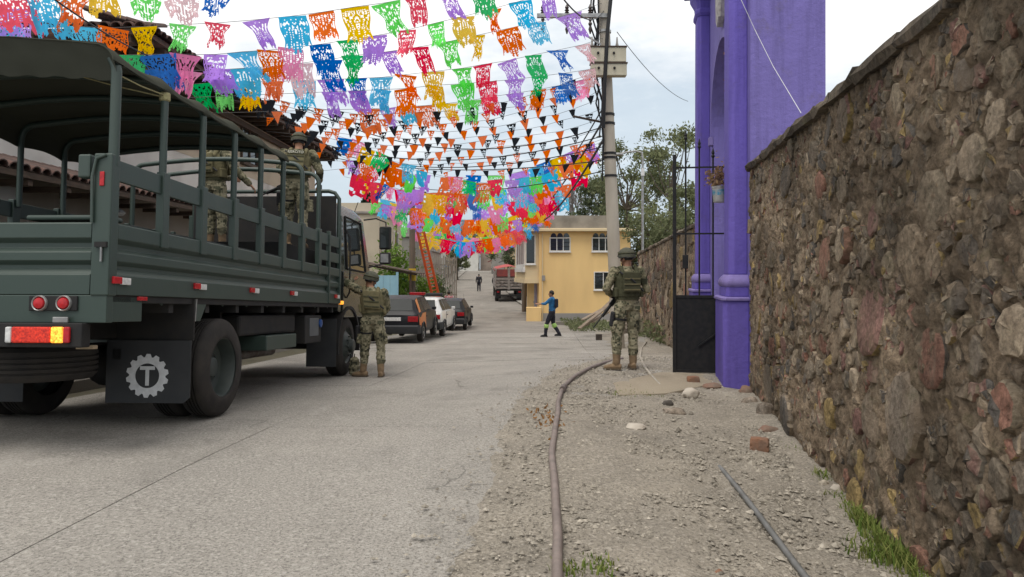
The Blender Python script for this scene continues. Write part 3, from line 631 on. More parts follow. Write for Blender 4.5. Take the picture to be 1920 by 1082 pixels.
# ------------------------------------------------------------------ army truck (local: x right, y forward, rear axle at y = 0, ground z = 0)
m_grn = M('truck_green', (0.033, 0.053, 0.044), (0.054, 0.068, 0.056), lo=.45, hi=.85, stretch=(1, 1, .5), scale=3.2, rough=0.45, bump=0.03, bscale=40, spec=0.5, c3=(0.037, 0.057, 0.047))
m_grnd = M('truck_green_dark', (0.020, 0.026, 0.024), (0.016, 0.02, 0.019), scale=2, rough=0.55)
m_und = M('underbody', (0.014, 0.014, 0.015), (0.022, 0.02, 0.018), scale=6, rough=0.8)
m_tyre = M('tyre_rubber', (0.028, 0.026, 0.025), (0.042, 0.037, 0.033), scale=7, rough=0.85, bump=0.15, bscale=60, spec=0.25)
m_rim = M('rim_green', (0.05, 0.06, 0.055), (0.035, 0.045, 0.042), scale=6, rough=0.5)
m_tarp = leafmat('canvas', (0.085, 0.088, 0.071), (0.09, 0.093, 0.075))        # thin canvas lets some daylight through
m_red = M('red_lens', (0.5, 0.02, 0.025), (0.35, 0.015, 0.02), scale=30, rough=0.2)
m_whl = M('white_lens', (0.7, 0.7, 0.68), (0.5, 0.5, 0.5), scale=30, rough=0.25)
m_lit_r = M('lit_red_lens', (0.85, 0.05, 0.02), (0.18, 0.006, 0.01), scale=70, rough=0.2, emit=0.12, detail=1, lo=.2, hi=.9)
m_lit_a = M('lit_amber_lens', (1.0, 0.55, 0.06), (0.85, 0.16, 0.01), scale=70, rough=0.2, emit=0.9, detail=1, lo=.3, hi=.7)
m_chr = M('bare_steel', (0.4, 0.4, 0.39), (0.25, 0.25, 0.25), scale=10, rough=0.4, metal=0.6)
m_flap = M('mudflap_rubber', (0.026, 0.028, 0.031), (0.035, 0.036, 0.038), scale=5, rough=0.7)
m_embl = M('emblem_white', (0.62, 0.63, 0.64), (0.5, 0.51, 0.52), scale=20, rough=0.7)
yaw = -math.atan(0.051); pit = -math.atan(0.0547)
TC = V(-4.185, 7.562, 0.02)
truck = thing('army_truck', 'dark green military troop truck with canvas canopy and slatted sides parked on the road', 'truck', TC, rot=(0, 0, 0))
truck.rotation_euler = (Matrix.Rotation(yaw, 3, 'Z') @ Matrix.Rotation(pit, 3, 'X')).to_euler()
TM = Matrix.Translation(TC) @ (Matrix.Rotation(yaw, 3, 'Z') @ Matrix.Rotation(pit, 3, 'X')).to_4x4()
HW = 1.22; YB0, YB1 = -2.02, 4.13
def tb(name, x0, x1, y0, y1, z0, z1, mat=None, bevel=0.006, par=None): return MB().box2(x0, x1, y0, y1, z0, z1).build(name, mat or m_grn, par or truck, bevel=bevel)
# chassis
for s in (-1, 1): tb('chassis_rail', s * 0.43 - 0.04, s * 0.43 + 0.04, -2.0, 6.2, 0.82, 1.06, m_und)
for y in (-1.9, -0.9, 0.9, 2.2, 3.6): tb('cross_member', -0.4, 0.4, y - 0.05, y + 0.05, 0.86, 1.02, m_und)
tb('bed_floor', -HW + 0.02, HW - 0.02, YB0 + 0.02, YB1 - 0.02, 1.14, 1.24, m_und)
for i, y in enumerate(frange(-1.7, 3.9, 9)): tb('floor_bearer', -HW + 0.05, HW - 0.05, y - 0.04, y + 0.04, 1.06, 1.14, m_und, 0)
# pressed side boards and tailgate: extruded cross sections
prof_s = [(0, 1.20), (0, 1.352), (-0.012, 1.358), (-0.045, 1.40), (-0.045, 1.43), (-0.004, 1.462), (-0.004, 1.525), (-0.012, 1.532), (-0.045, 1.56), (-0.045, 1.60), (0, 1.635), (0, 1.745), (-0.01, 1.755), (-0.06, 1.755), (-0.06, 1.20)]
for s in (-1, 1):
    mb = MB(); rings = [[V(s * (HW + x), y, z) for x, z in prof_s] for y in (YB0 + 0.1, YB1 - 0.62)]; mb.loft(rings); mb.build('side_board', m_grn, truck, smooth=25, bevel=0.004)
    mb = MB(); rings = [[V(s * (HW + x), y, z) for x, z in prof_s] for y in (YB1 - 0.56, YB1)]; mb.loft(rings); mb.build('side_board', m_grn, truck, smooth=25, bevel=0.004)
    tb('front_corner_post', s * HW - 0.045, s * HW + 0.012, YB1 - 0.62, YB1 - 0.555, 1.20, 2.3)
    tb('front_corner_post', s * HW - 0.05, s * HW + 0.008, YB1 - 0.04, YB1 + 0.02, 1.21, 2.62)
mb = MB(); mb.loft([[V(x, YB0 - xo, z) for xo, z in prof_s] for x in (-HW + 0.1, HW - 0.15)]); mb.build('tailgate', m_grn, truck, smooth=25, bevel=0.004)
# rear corner posts
for s in (-1, 1):
    p = tb('rear_corner_post', s * HW - 0.14, s * HW + 0.004, YB0 - 0.015, YB0 + 0.10, 1.19, 2.285, bevel=0.012)
    tb('reflector', s * HW - 0.085, s * HW - 0.05, YB0 - 0.026, YB0 - 0.015, 2.03, 2.14, m_red, 0.004, p)
    MB().cyl((s * HW - 0.05, YB0 - 0.03, 1.45), (s * HW - 0.05, YB0 - 0.03, 1.6), 0.009, 8).build('latch_pin', m_chr, p)
    MB().box2(s * HW - 0.1, s * HW - 0.01, YB0 - 0.04, YB0 - 0.01, 1.56, 1.60).build('latch', m_und, p)
    MB().tube([(s * HW - 0.13, YB0 - 0.03, 1.75), (s * HW - 0.135, YB0 - 0.035, 2.1), (s * HW - 0.11, YB0 - 0.03, 2.24), (s * HW - 0.04, YB0 - 0.02, 2.27)], 0.013, 8).build('grab_rail', m_grn, p, smooth=60)
    tb('hinge_box', s * (HW - 0.235) - 0.05, s * (HW - 0.235) + 0.05, YB0 + 0.01, YB0 + 0.10, 2.10, 2.285, m_grn, 0.015, p)
# stakes, hoops and slats
NST = 8; ST = [YB0 + 0.06 + 0.718 * k for k in range(NST)]
for k, y in enumerate(ST):
    for s in (-1, 1):
        if k > 0: tb('stake', s * HW - 0.055, s * HW + 0.014, y - 0.055, y + 0.055, 1.62, 2.28, bevel=0.008)
    r = 0.032 if k else 0.04; zt = 3.10; xx = HW - 0.03; pts = []
    arc = [(xx - 0.16 + 0.16 * math.cos(a), zt - 0.16 + 0.16 * math.sin(a)) for a in frange(0, math.pi / 2, 7)]
    right = [(xx, 2.2), (xx, 2.6)] + arc
    mid = [(xx - 0.16 - (2 * xx - 0.32) * t, zt + 0.07 * math.sin(math.pi * t)) for t in frange(0.15, 0.85, 6)]
    pts = right + mid + [(-a, b) for a, b in reversed(right)]
    MB().tube([(a, y, b) for a, b in pts], r, 10).build('canopy_hoop', m_grn, truck, smooth=60)
for s in (-1, 1):
    for k in range(NST):
        y0 = ST[k] + 0.056 if k else YB0 + 0.10
        y1 = ST[k + 1] - 0.056 if k < NST - 1 else YB1 - 0.05
        xa, xb = (s * HW - 0.04, s * HW - 0.008)
        tb('upper_slat', xa, xb, y0, y1, 2.085, 2.25, bevel=0.006)
        if k == NST - 1: tb('slat', xa, xb, y0, y1, 1.84, 1.99, bevel=0.006)
# benches that the soldiers stand on
for s in (-1, 1):
    b = tb('bench', s * 0.95 - 0.22, s * 0.95 + 0.22, -1.7, 1.9, 1.73, 1.775, m_grnd)
    for y in frange(-1.6, 1.8, 4): tb('bench_leg', s * 0.95 - 0.18, s * 0.95 + 0.18, y - 0.02, y + 0.02, 1.24, 1.73, m_und, 0, b)
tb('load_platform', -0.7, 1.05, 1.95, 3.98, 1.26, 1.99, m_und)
tb('bench_end', 0.5, 1.14, YB0 + 0.06, YB0 + 0.30, 1.78, 1.82, m_grn, 0.015)
# front bulkhead: framed black sheet
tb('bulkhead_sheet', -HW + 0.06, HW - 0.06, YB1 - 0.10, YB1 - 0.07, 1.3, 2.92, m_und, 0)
MB().tube([(HW - 0.03, YB1 - 0.02, 2.2), (HW - 0.03, YB1 - 0.02, 2.88), (HW - 0.10, YB1 - 0.02, 2.98), (HW - 0.2, YB1 - 0.02, 3.01), (-HW + 0.2, YB1 - 0.02, 3.01), (-HW + 0.1, YB1 - 0.02, 2.98), (-HW + 0.03, YB1 - 0.02, 2.88), (-HW + 0.03, YB1 - 0.02, 2.2)], 0.032, 10).build('bulkhead_frame', m_grn, truck, smooth=60)
# canvas canopy
def canopy():
    ny = 61; y0, y1 = ST[0] - 0.10, ST[5] + 0.10; cs = []
    xx = HW + 0.012; zt = 3.145
    def sec(y, off):
        k = (y - ST[0]) / 0.718; f = abs(math.sin(math.pi * k)) if 0 <= k <= 5 else 0.15
        sag = 0.06 * f; hem = 0.05 * f + (0.03 if k < 0 else 0)
        wob = 0.012 * noise.noise(V(y * 3, 1, 0)); pts = []
        drop = 2.985 + hem + wob
        ring = [(xx - 0.005 - 0.02 * f, drop)] + [(xx - 0.17 + (0.17 - 0.012 * f) * math.cos(a), zt - 0.17 + (0.17 - sag * 0.8) * math.sin(a)) for a in frange(0.15, math.pi / 2, 6)]
        for t in frange(0.08, 0.92, 13): ring.append((xx - 0.17 - (2 * xx - 0.34) * t, zt + 0.075 * math.sin(math.pi * t) - sag * (0.8 + 0.2 * math.sin(math.pi * t)) + 0.012 * noise.noise(V(t * 7, y * 2.5, 4))))
        left = [(-(xx - 0.17 + 0.17 * math.cos(a)), zt - 0.17 + 0.17 * math.sin(a)) for a in frange(math.pi / 2, 0.15, 6)] + [(-xx, drop - .13)]
        ring += left
        if off: ring = [(x * (1 - 0.006), z - 0.008) for x, z in ring]
        return [V(x, y, z) for x, z in ring]
    mb = MB(); ys = frange(y0, y1, ny); n = len(sec(0, 0))
    for off in (0, 1):
        for y in ys: mb.v += sec(y, off)
    for off in (0, 1):
        for k in range(ny - 1):
            for i in range(n - 1):
                a = off * ny * n + k * n + i; mb.f.append((a, a + 1, a + n + 1, a + n))
    H = ny * n
    for k in range(ny - 1):
        for i in (0, n - 1): a = k * n + i; mb.f.append((a, a + n, a + n + H, a + H))
    for k in (0, ny - 1):
        for i in range(n - 1): a = k * n + i; mb.f.append((a, a + 1, a + 1 + H, a + H))
    o = mb.build('canopy', m_tarp, truck, smooth=60)
    # rear valance hanging from the first hoop
    mb = MB(); rows = []
    for j in range(6):
        row = []
        for t in frange(-1, 1, 40):
            zz = zt + 0.06 * (1 - t * t) - 0.012 - j * 0.05 - (0.0 if j < 5 else 0.01 * math.sin(t * 31)); ee = 1 - 0.02 * j
            if abs(t) > 0.93: zz -= 0.1 * ((abs(t) - 0.93) / 0.07) ** 2 * 1
            row.append(V(t * xx * 0.985, y0 + 0.004 + 0.05 * j * 0.6 + 0.015 * noise.noise(V(t * 9, j * 0.5, 2)), zz))
        rows.append(row)
    n = 40
    for r_ in rows: mb.v += r_
    for k in range(5):
        for i in range(n - 1): a = k * n + i; mb.f.append((a, a + 1, a + n + 1, a + n))
    mb.build('valance', m_tarp, o, smooth=70, fix=False)
    m_rope = M('rope', (0.36, 0.33, 0.17), (0.25, 0.22, 0.12), scale=40, rough=0.9)
    for (a, b) in (((HW - 0.02, ST[1], 2.965), (HW - 0.06, ST[0] + 0.02, 2.94)), ((HW - 0.02, ST[1], 2.95), (0.6, ST[0] + 0.1, 3.01))):
        MB().tube([a, (Vector(a) + Vector(b)) / 2 - V(0, 0, 0.012), b], 0.006, 6).build('rope', m_rope, o)
    MB().lathe([(0.034, -0.04), (0.046, -0.03), (0.046, 0.03), (0.034, 0.04)], (HW - 0.03, ST[1], 2.955), n=10).build('rope_knot', m_rope, o)
canopy()
# rear frame, lamps, bumper
tb('rear_sill', -HW + 0.01, HW - 0.01, YB0 - 0.005, YB0 + 0.08, 0.985, 1.196, m_grn)
tb('sill_bracket', HW - 0.16, HW - 0.02, YB0 + 0.081, YB0 + 0.5, 0.99, 1.19, m_grn)
for s in (1, -1):
    p = tb('lamp_plate', s * 0.80 - 0.19, s * 0.80 + 0.19, YB0 - 0.022, YB0 - 0.006, 1.075, 1.19, m_und)
    for dx in (-0.10, 0.09):
        c = (s * 0.80 + dx, YB0 - 0.022, 1.133)
        l = MB().lathe([(0.047, 0), (0.043, -0.012), (0.038, -0.024), (0.015, -0.03), (0.001, -0.031)], c, 'y', 20).build('round_tail_lamp', m_red, p, smooth=40)
        t = MB().lathe([(0.048, 0.001), (0.062, 0.001), (0.06, -0.014), (0.055, -0.02), (0.048, -0.014)], c, 'y', 24); t.f = t.f[:-2]; t.build('bezel', m_chr, l, smooth=40)
    tb('lamp_bracket', s * 0.88 - 0.06, s * 0.88 + 0.06, YB0 - 0.05, YB0 - 0.03, 0.985, 1.03, m_chr)
    b = tb('bumper_bar', s * 0.66 - 0.42, s * 0.66 + 0.4, YB0 - 0.06, YB0 + 0.05, 0.80, 0.985, m_und, 0.01)
    x0 = s * 0.66 + (0.32 if s > 0 else -0.32)
    for (a, c, mt, nm) in ((0.0, 0.05, m_red, 'tail_lamp'), (0.053, 0.145, m_lit_a, 'lit_indicator'), (0.148, 0.45, m_lit_r, 'lit_brake_lamp'), (0.453, 0.50, m_whl, 'reversing_lamp')):
        xa, xb = (x0 - c, x0 - a) if s > 0 else (x0 + a, x0 + c)
        tb(nm, xa, xb, YB0 - 0.088, YB0 - 0.061, 0.835, 0.955, mt, 0.01, b)
    tb('wood_chock', s * 0.98 - 0.07, s * 0.98 + 0.07, YB0 + 0.1, YB0 + 0.16, 0.78, 0.81, M('raw_wood', (0.4, 0.31, 0.2), (0.3, 0.23, 0.15), scale=8), 0.004)
# side markers along the right and left bed edge
for s in (1, -1):
    for i, y in enumerate((YB0 + 0.14, YB0 + 1.43, YB0 + 2.72, YB0 + 4.0, YB0 + 5.95)):
        q = tb('side_marker', s * (HW + 0.012) - 0.012, s * (HW + 0.012) + 0.012, y - 0.11, y + 0.0, 1.325 - 0.04, 1.325 + 0.015, m_red, 0.005)
        tb('side_marker', s * (HW + 0.012) - 0.012, s * (HW + 0.012) + 0.012, y + 0.001, y + 0.12, 1.32 - 0.04, 1.325 + 0.01, m_whl, 0.005)
    tb('side_reflector', s * (HW - 0.02) - 0.012, s * (HW - 0.02) + 0.012, YB0 + 0.42, YB0 + 0.56, 1.16, 1.195, m_red, 0.005)
    for y in frange(-1.2, 3.6, 9):
        MB().tube([(s * (HW - 0.05), y, 1.2), (s * (HW - 0.05), y, 1.15), (s * (HW - 0.05), y + 0.04, 1.13), (s * (HW - 0.05), y + 0.06, 1.16)], 0.008, 6).build('rope_hook', m_grn, truck)
# wheels
def wheel(x_out, y, R0, wdt, side, concave, name='wheel'):
    w = bpy.data.objects.new(name, None); COL.objects.link(w); w.parent = truck; w.location = (x_out, y, R0)
    s = side; rr = 0.30
    prof_t = [(rr, -0.0), (rr + 0.03, 0.012), (R0 - 0.13, 0.004), (R0 - 0.045, -0.006), (R0 - 0.012, -0.03), (R0, -0.055)]
    tw = wdt; grooves = 4; g = []
    span = tw - 0.11
    for k in range(grooves):
        c = -0.055 - span * (k + 1) / (grooves + 1); g += [(R0, c + 0.009), (R0 - 0.018, c + 0.007), (R0 - 0.018, c - 0.007), (R0, c - 0.009)]
    pr = prof_t + g + [(R0, -tw + 0.055), (R0 - 0.012, -tw + 0.03), (R0 - 0.045, -tw + 0.006), (R0 - 0.13, -tw - 0.004), (rr + 0.03, -tw - 0.012), (rr, -tw)]
    t = MB().lathe([(r_, h * s) for r_, h in pr], (0, 0, 0), 'x', 56); t.f = t.f[:-2]; t.build('tyre', m_tyre, w, smooth=35)
    if concave: rp = [(rr + 0.004, 0.0), (rr + 0.018, 0.004), (rr + 0.018, -0.008), (rr - 0.005, -0.012), (rr - 0.02, -0.05), (rr - 0.035, -0.15), (0.20, -0.175), (0.16, -0.165), (0.11, -0.16), (0.10, -0.11), (0.08, -0.10), (0.001, -0.10)]
    else: rp = [(rr + 0.004, 0.0), (rr + 0.018, 0.004), (rr + 0.018, -0.008), (rr - 0.005, -0.012), (rr - 0.03, -0.05), (0.22, -0.02), (0.17, 0.03), (0.12, 0.04), (0.11, 0.10), (0.09, 0.115), (0.001, 0.115)]
    t = MB().lathe([(r_, h * s) for r_, h in rp], (0, 0, 0), 'x', 40); t.f.pop(-2); t.build('rim', m_rim, w, smooth=35)
    for k in range(10):
        a = 2 * math.pi * k / 10; q = V(0, 0.165 * math.cos(a), 0.165 * math.sin(a)); h = (-0.175 if concave else 0.03) * s
        MB().cyl(q + V(h, 0, 0), q + V(h + 0.03 * s, 0, 0), 0.014, 6).build('wheel_nut', m_rim, w)
    return w
for s in (1, -1):
    wheel(s * (HW - 0.005), 0, 0.50, 0.27, s, True); wheel(s * (HW - 0.31), 0, 0.50, 0.27, s, True)
    wheel(s * (HW - 0.06), 4.82, 0.50, 0.28, s, False)
MB().cyl((-0.9, 0, 0.5), (0.9, 0, 0.5), 0.09, 14).ell((0, 0, 0.52), (0.22, 0.24, 0.22)).build('rear_axle', m_und, truck, smooth=50)
MB().cyl((-0.9, 4.82, 0.5), (0.9, 4.82, 0.5), 0.06, 12).build('front_axle', m_und, truck, smooth=50)
for s in (-1, 1): MB().box2(s * 0.5 - 0.04, s * 0.5 + 0.04, -0.7, 0.7, 0.62, 0.72).build('leaf_spring', m_und, truck)
# spare wheel lying flat under the tail
sp = bpy.data.objects.new('spare_wheel', None); COL.objects.link(sp); sp.parent = truck; sp.location = (0.02, -1.15, 0.48)
pr = [(0.30, 0), (0.36, -0.01), (0.46, 0.0), (0.495, 0.04)] + [q for k in range(4) for q in ((0.5, 0.06 + k * 0.045), (0.484, 0.064 + k * 0.045), (0.484, 0.074 + k * 0.045), (0.5, 0.078 + k * 0.045))] + [(0.495, 0.25), (0.46, 0.285), (0.36, 0.295), (0.30, 0.285)]
t = MB().lathe(pr, (0, 0, 0), 'z', 48); t.f = t.f[:-2]; t.build('tyre', m_tyre, sp, smooth=35)
MB().lathe([(0.31, 0.0), (0.30, 0.05), (0.15, 0.06), (0.001, 0.06)], (0, 0, 0), 'z', 30).build('rim', m_und, sp, smooth=35)
MB().beam((0.02, -1.15, 0.5), (0.02, -1.15, 0.9), 0.05, 0.05).build('spare_carrier', m_und, truck)
# mudguards, flaps and emblem
for s in (1, -1):
    x0, x1 = (HW - 0.82, HW - 0.005) if s > 0 else (-HW + 0.005, -HW + 0.82)
    tb('mudguard_plate', x0, x1, -0.66, -0.64, 0.80, 1.19, m_und, 0)
    f = MB(); pts = [(x0, 0.80), (x1, 0.80), (x1, 0.27), (x1 - 0.06 if s > 0 else x1, 0.215), (x0 if s > 0 else x0 + 0.06, 0.215)] if s > 0 else [(x0, 0.80), (x1, 0.80), (x1, 0.215), (x0 + 0.06, 0.215), (x0, 0.27)]
    f.prism([V(x, 0, z) for x, z in pts], (0, -0.70, 0), (0, -0.688, 0)); flap = f.build('mudflap', m_flap, truck, bevel=0.003)
    cx, cz = (x0 + x1) / 2 - 0.005, 0.47
    poly = []; nt = 14
    for k in range(nt):
        for (t, r_) in ((0.0, 0.175), (0.22, 0.205), (0.62, 0.205), (0.84, 0.175)):
            a = 2 * math.pi * (k + t) / nt; poly.append((cx + r_ * math.cos(a), cz + r_ * math.sin(a)))
    inner = [(cx + 0.115 * math.cos(2 * math.pi * k / len(poly)), cz + 0.115 * math.sin(2 * math.pi * k / len(poly))) for k in range(len(poly))]
    e = MB(); n = len(poly); e.v = [V(x, -0.7025, z) for x, z in poly] + [V(x, -0.7025, z) for x, z in inner]; e.f = [(i, (i + 1) % n, n + (i + 1) % n, n + i) for i in range(n)]
    e.build('gear_emblem', m_embl, flap, fix=False)
    e = MB()
    for (xa, xb, za, zb_) in ((-0.072, 0.072, 0.055, 0.088), (-0.018, 0.018, -0.092, 0.055)): e.quad(V(cx + xa, -0.7027, cz + za), V(cx + xb, -0.7027, cz + za), V(cx + xb, -0.7027, cz + zb_), V(cx + xa, -0.7027, cz + zb_))
    e.build('letter_t', m_embl, flap, fix=False)
    MB().tube([(x1 - s * 0.01 if s > 0 else x0 + 0.01, -0.6, 1.19), (x1 - 0.01 if s > 0 else x0 + 0.01, -0.62, 0.98)], 0.01, 6).build('flap_stay', m_chr, truck)
    # wheel arch skirts fore and aft of the rear wheels
    for (ya, yb_, yc) in ((-0.62, -0.35, -0.55),):
        f = MB(); xs = s * (HW - 0.03); f.prism([V(0, ya, 1.19), V(0, yb_, 1.19), V(0, -0.5, 0.98), V(0, ya, 0.98)], (xs - 0.008, 0, 0), (xs + 0.008, 0, 0)); f.build('arch_gusset', m_grn, truck)
    tb('inner_arch', s * 0.6 - 0.28, s * 0.6 + 0.28, 0.62, 0.66, 0.75, 1.06, m_und, 0)
    # underslung boxes ahead of the rear wheels
    tb('tool_box', s * (HW - 0.33) - 0.27, s * (HW - 0.33) + 0.27, 1.28, 2.32, 0.60, 0.78, m_grn, 0.012)
    tb('fuel_tank', s * 0.78 - 0.28, s * 0.78 + 0.28, 0.72, 2.55, 0.79, 1.03, m_und, 0.03)
    q = tb('battery_box', s * 0.87 - 0.27, s * 0.87 + 0.27, 2.72, 3.45, 0.62, 1.02, m_und, 0.015)
    tb('control_plate', s * 1.144 - 0.004, s * 1.144 + 0.004, 2.9, 3.3, 0.72, 0.98, M('grey_panel', (0.11, 0.12, 0.13), rough=0.5), 0.002, q)
    MB().lathe([(0.06, 0), (0.06, s * 0.02), (0.02, s * 0.03)], (s * 1.149, 3.36, 0.9), 'x', 16).build('blue_cap', M('blue_cap', (0.03, 0.09, 0.3), rough=0.3), q, smooth=40)
    MB().cyl((s * 0.7, 1.2, 0.54), (s * 0.7, 2.6, 0.54), 0.07, 14).build('exhaust_pipe', M('exhaust', (0.15, 0.14, 0.13), (0.08, 0.06, 0.05), scale=9, rough=0.6, metal=0.5), truck, smooth=50)
    # front wheel flap and arch
    tb('front_mudflap', s * (HW - 0.27) - 0.24, s * (HW - 0.27) + 0.24, 4.06, 4.075, 0.2, 0.96, m_flap, 0.002)
    a0 = MB(); rings = []
    for a in frange(R(-12), R(192), 18):
        yy, zz = 4.82 + 0.62 * math.cos(a), 0.52 + 0.60 * math.sin(a)
        rings.append([V(s * (HW - 0.02), yy, zz), V(s * (HW - 0.5), yy, zz), V(s * (HW - 0.5), yy * 1 + 0.02 * math.cos(a), zz + 0.02 * math.sin(a)), V(s * (HW - 0.02), yy + 0.05 * math.cos(a), zz + 0.05 * math.sin(a))])
    a0.loft(rings); a0.build('wheel_arch', m_und, truck, smooth=40)
# cab
m_cab = M('cab_paint', (0.022, 0.027, 0.025), (0.016, 0.02, 0.019), scale=2, rough=0.22, coat=0.5)
m_glass = glass('dark_glass', (0.03, 0.036, 0.036), 0.04)
cab = MB(); hw = 1.16
def cabring(y, zb_, zt, wt, inset=0.0):
    r = 0.14; w2 = wt
    return [V(-hw, y, zb_), V(hw, y, zb_), V(hw, y, 1.72), V(hw - 0.01, y, 1.78), V(w2, y, zt - r), V(w2 - r * 0.45, y, zt - r * 0.25), V(w2 - r * 1.4, y, zt), V(-w2 + r * 1.4, y, zt), V(-w2 + r * 0.45, y, zt - r * 0.25), V(-w2, y, zt - r), V(-hw + 0.01, y, 1.78), V(-hw, y, 1.72)]
cab.loft([cabring(4.24, 1.08, 2.84, 1.08), cabring(4.32, 1.06, 2.9, 1.1), cabring(5.5, 1.06, 2.93, 1.1), cabring(6.05, 1.06, 2.88, 1.08), cabring(6.36, 0.75, 1.84, 1.15), cabring(6.46, 0.6, 1.82, 1.12)])
cabo = cab.build('cab', m_cab, truck, smooth=35, bevel=0.01)
for s in (1, -1):
    d = MB(); d.prism([V(0, 4.45, 0.98), V(0, 5.9, 0.98), V(0, 6.1, 1.74), V(0, 4.45, 1.74)], (s * (hw + 0.002), 0, 0), (s * (hw + 0.022), 0, 0)); d.build('door', m_cab, cabo, bevel=0.008)
    g = MB()
    def side(y, z, o=0.006): t = (z - 1.78) / (2.79 - 1.78); return V(s * (hw - 0.01 + (1.10 - hw + 0.01) * t + o), y, z)
    g.add([side(4.72, 1.80), side(5.98, 1.80), side(5.72, 2.68), side(4.72, 2.68)], [(0, 1, 2, 3)]); g.build('side_window', m_glass, cabo, fix=False)
    g = MB(); g.add([side(4.36, 1.86), side(4.58, 1.86), side(4.58, 2.66), side(4.36, 2.66)], [(0, 1, 2, 3)]); g.build('rear_quarter_window', m_glass, cabo, fix=False)
    MB().tube([side(4.72, 1.80, .014), side(5.98, 1.80, .014), side(5.72, 2.68, .014), side(4.72, 2.68, .014), side(4.72, 1.80, .014)], 0.016, 6).build('window_frame', m_und, cabo)
    MB().tube([V(s * (hw + 0.03), 4.62, 1.3), V(s * (hw + 0.08), 4.62, 1.4), V(s * (hw + 0.08), 4.62, 2.3), V(s * (hw - 0.0), 4.62, 2.45)], 0.014, 8).build('door_grab_rail', m_und, cabo, smooth=60)
    # mirrors on bent arms
    mx = s * (hw + 0.28)
    mo = MB().tube([V(s * (hw - 0.05), 6.0, 2.78), V(s * (hw + 0.12), 6.25, 2.84), V(mx, 6.38, 2.78), V(mx, 6.4, 2.0), V(s * (hw + 0.02), 6.12, 1.9)], 0.014, 8).build('mirror_arm', m_und, cabo, smooth=60)
    for (za, zb_, w_) in ((2.26, 2.70, 0.2), (1.98, 2.2, 0.19)):
        h = tb('mirror_housing', mx - w_ / 2 - 0.02, mx + w_ / 2, 6.33, 6.45, za, zb_, m_und, 0.03, cabo)
        tb('mirror_glass', mx - w_ / 2 + 0.01, mx + w_ / 2 - 0.03, 6.322, 6.33, za + 0.03, zb_ - 0.03, m_glass if za > 2.1 else m_chr, 0.0, cabo)
    tb('amber_marker', s * (hw + 0.012) - 0.03, s * (hw + 0.012) + 0.03, 4.33, 4.43, 1.19, 1.25, m_lit_a, 0.012)
    tb('cab_step', s * (hw - 0.12) - 0.12, s * (hw - 0.12) + 0.1, 5.5, 6.1, 0.42, 0.48, m_und)
mb = MB(); mb.add([V(-1.02, 6.098, 2.74), V(1.02, 6.098, 2.74), V(1.1, 6.352, 1.92), V(-1.1, 6.352, 1.92)], [(0, 1, 2, 3)]); mb.build('windscreen', m_glass, cabo, fix=False)
MB().cyl((0.95, 5.9, 2.9), (0.98, 6.05, 3.12), 0.008, 6).build('aerial', m_und, cabo)
MB().box2(-1.15, 1.15, 6.44, 6.6, 0.55, 0.85).build('front_bumper', m_und, truck, bevel=0.02)
# ------------------------------------------------------------------ people
m_skin = M('skin', (0.33, 0.17, 0.10), (0.28, 0.14, 0.085), scale=12, rough=0.55)
m_hair = M('hair', (0.012, 0.010, 0.009), rough=0.5)
m_eye = M('eye', (0.03, 0.02, 0.015), rough=0.2)
m_lip = M('lip', (0.22, 0.09, 0.07), rough=0.5)
CAMO = [(0.045, 0.047, 0.03), (0.135, 0.125, 0.078), (0.24, 0.215, 0.14), (0.08, 0.085, 0.05), (0.34, 0.305, 0.21)]
m_camo = camomat('digital_camo', CAMO)
m_camo2 = camomat('digital_camo_trousers', [(0.045, 0.046, 0.033), (0.145, 0.135, 0.088), (0.27, 0.245, 0.165), (0.085, 0.088, 0.056), (0.36, 0.33, 0.235)], snap=0.026, scale=6.5)
m_olive = M('olive_webbing', (0.165, 0.145, 0.082), (0.13, 0.117, 0.066), scale=18, rough=0.9, bump=0.25, bscale=120, spec=0.1)
m_olived = M('dark_olive_webbing', (0.078, 0.077, 0.046), (0.06, 0.06, 0.037), scale=18, rough=0.9, bump=0.25, bscale=120, spec=0.1)
m_helm = M('helmet_cover', (0.062, 0.064, 0.045), (0.04, 0.042, 0.032), scale=14, rough=0.85, c3=(0.085, 0.085, 0.06))
m_boot = M('tan_boot', (0.24, 0.165, 0.095), (0.17, 0.115, 0.068), scale=14, rough=0.85, bump=0.2)
m_sole = M('boot_sole', (0.10, 0.075, 0.05), rough=0.9)
m_blk = M('black_nylon', (0.014, 0.014, 0.016), (0.022, 0.022, 0.024), scale=20, rough=0.7)
m_gun = M('gunmetal', (0.012, 0.012, 0.013), (0.02, 0.02, 0.02), scale=20, rough=0.45, metal=0.3)
def bake(mb, name, mat, parent, voxel=0.012, it=3, wr=0.0, wf=9.0, wst=(1, 1, 1)):
    me = mb.mesh('tmp'); o = bpy.data.objects.new('tmp', me); COL.objects.link(o)
    m = o.modifiers.new('r', 'REMESH'); m.mode = 'VOXEL'; m.voxel_size = voxel
    s = o.modifiers.new('s', 'SMOOTH'); s.iterations = it; s.factor = 0.5
    dg = bpy.context.evaluated_depsgraph_get(); me2 = bpy.data.meshes.new_from_object(o.evaluated_get(dg)); me2.name = name
    bpy.data.objects.remove(o); bpy.data.meshes.remove(me)
    if wr:
        nn = [v.normal.copy() for v in me2.vertices]
        for v, n_ in zip(me2.vertices, nn):
            q = V(v.co.x * wf * wst[0], v.co.y * wf * wst[1], v.co.z * wf * wst[2])
            v.co += n_ * (wr * noise.fractal(q, 0.7, 2.1, 3))
    me2.materials.clear(); me2.materials.append(mat); me2.shade_smooth()
    r = bpy.data.objects.new(name, me2); COL.objects.link(r); r.parent = parent; return r
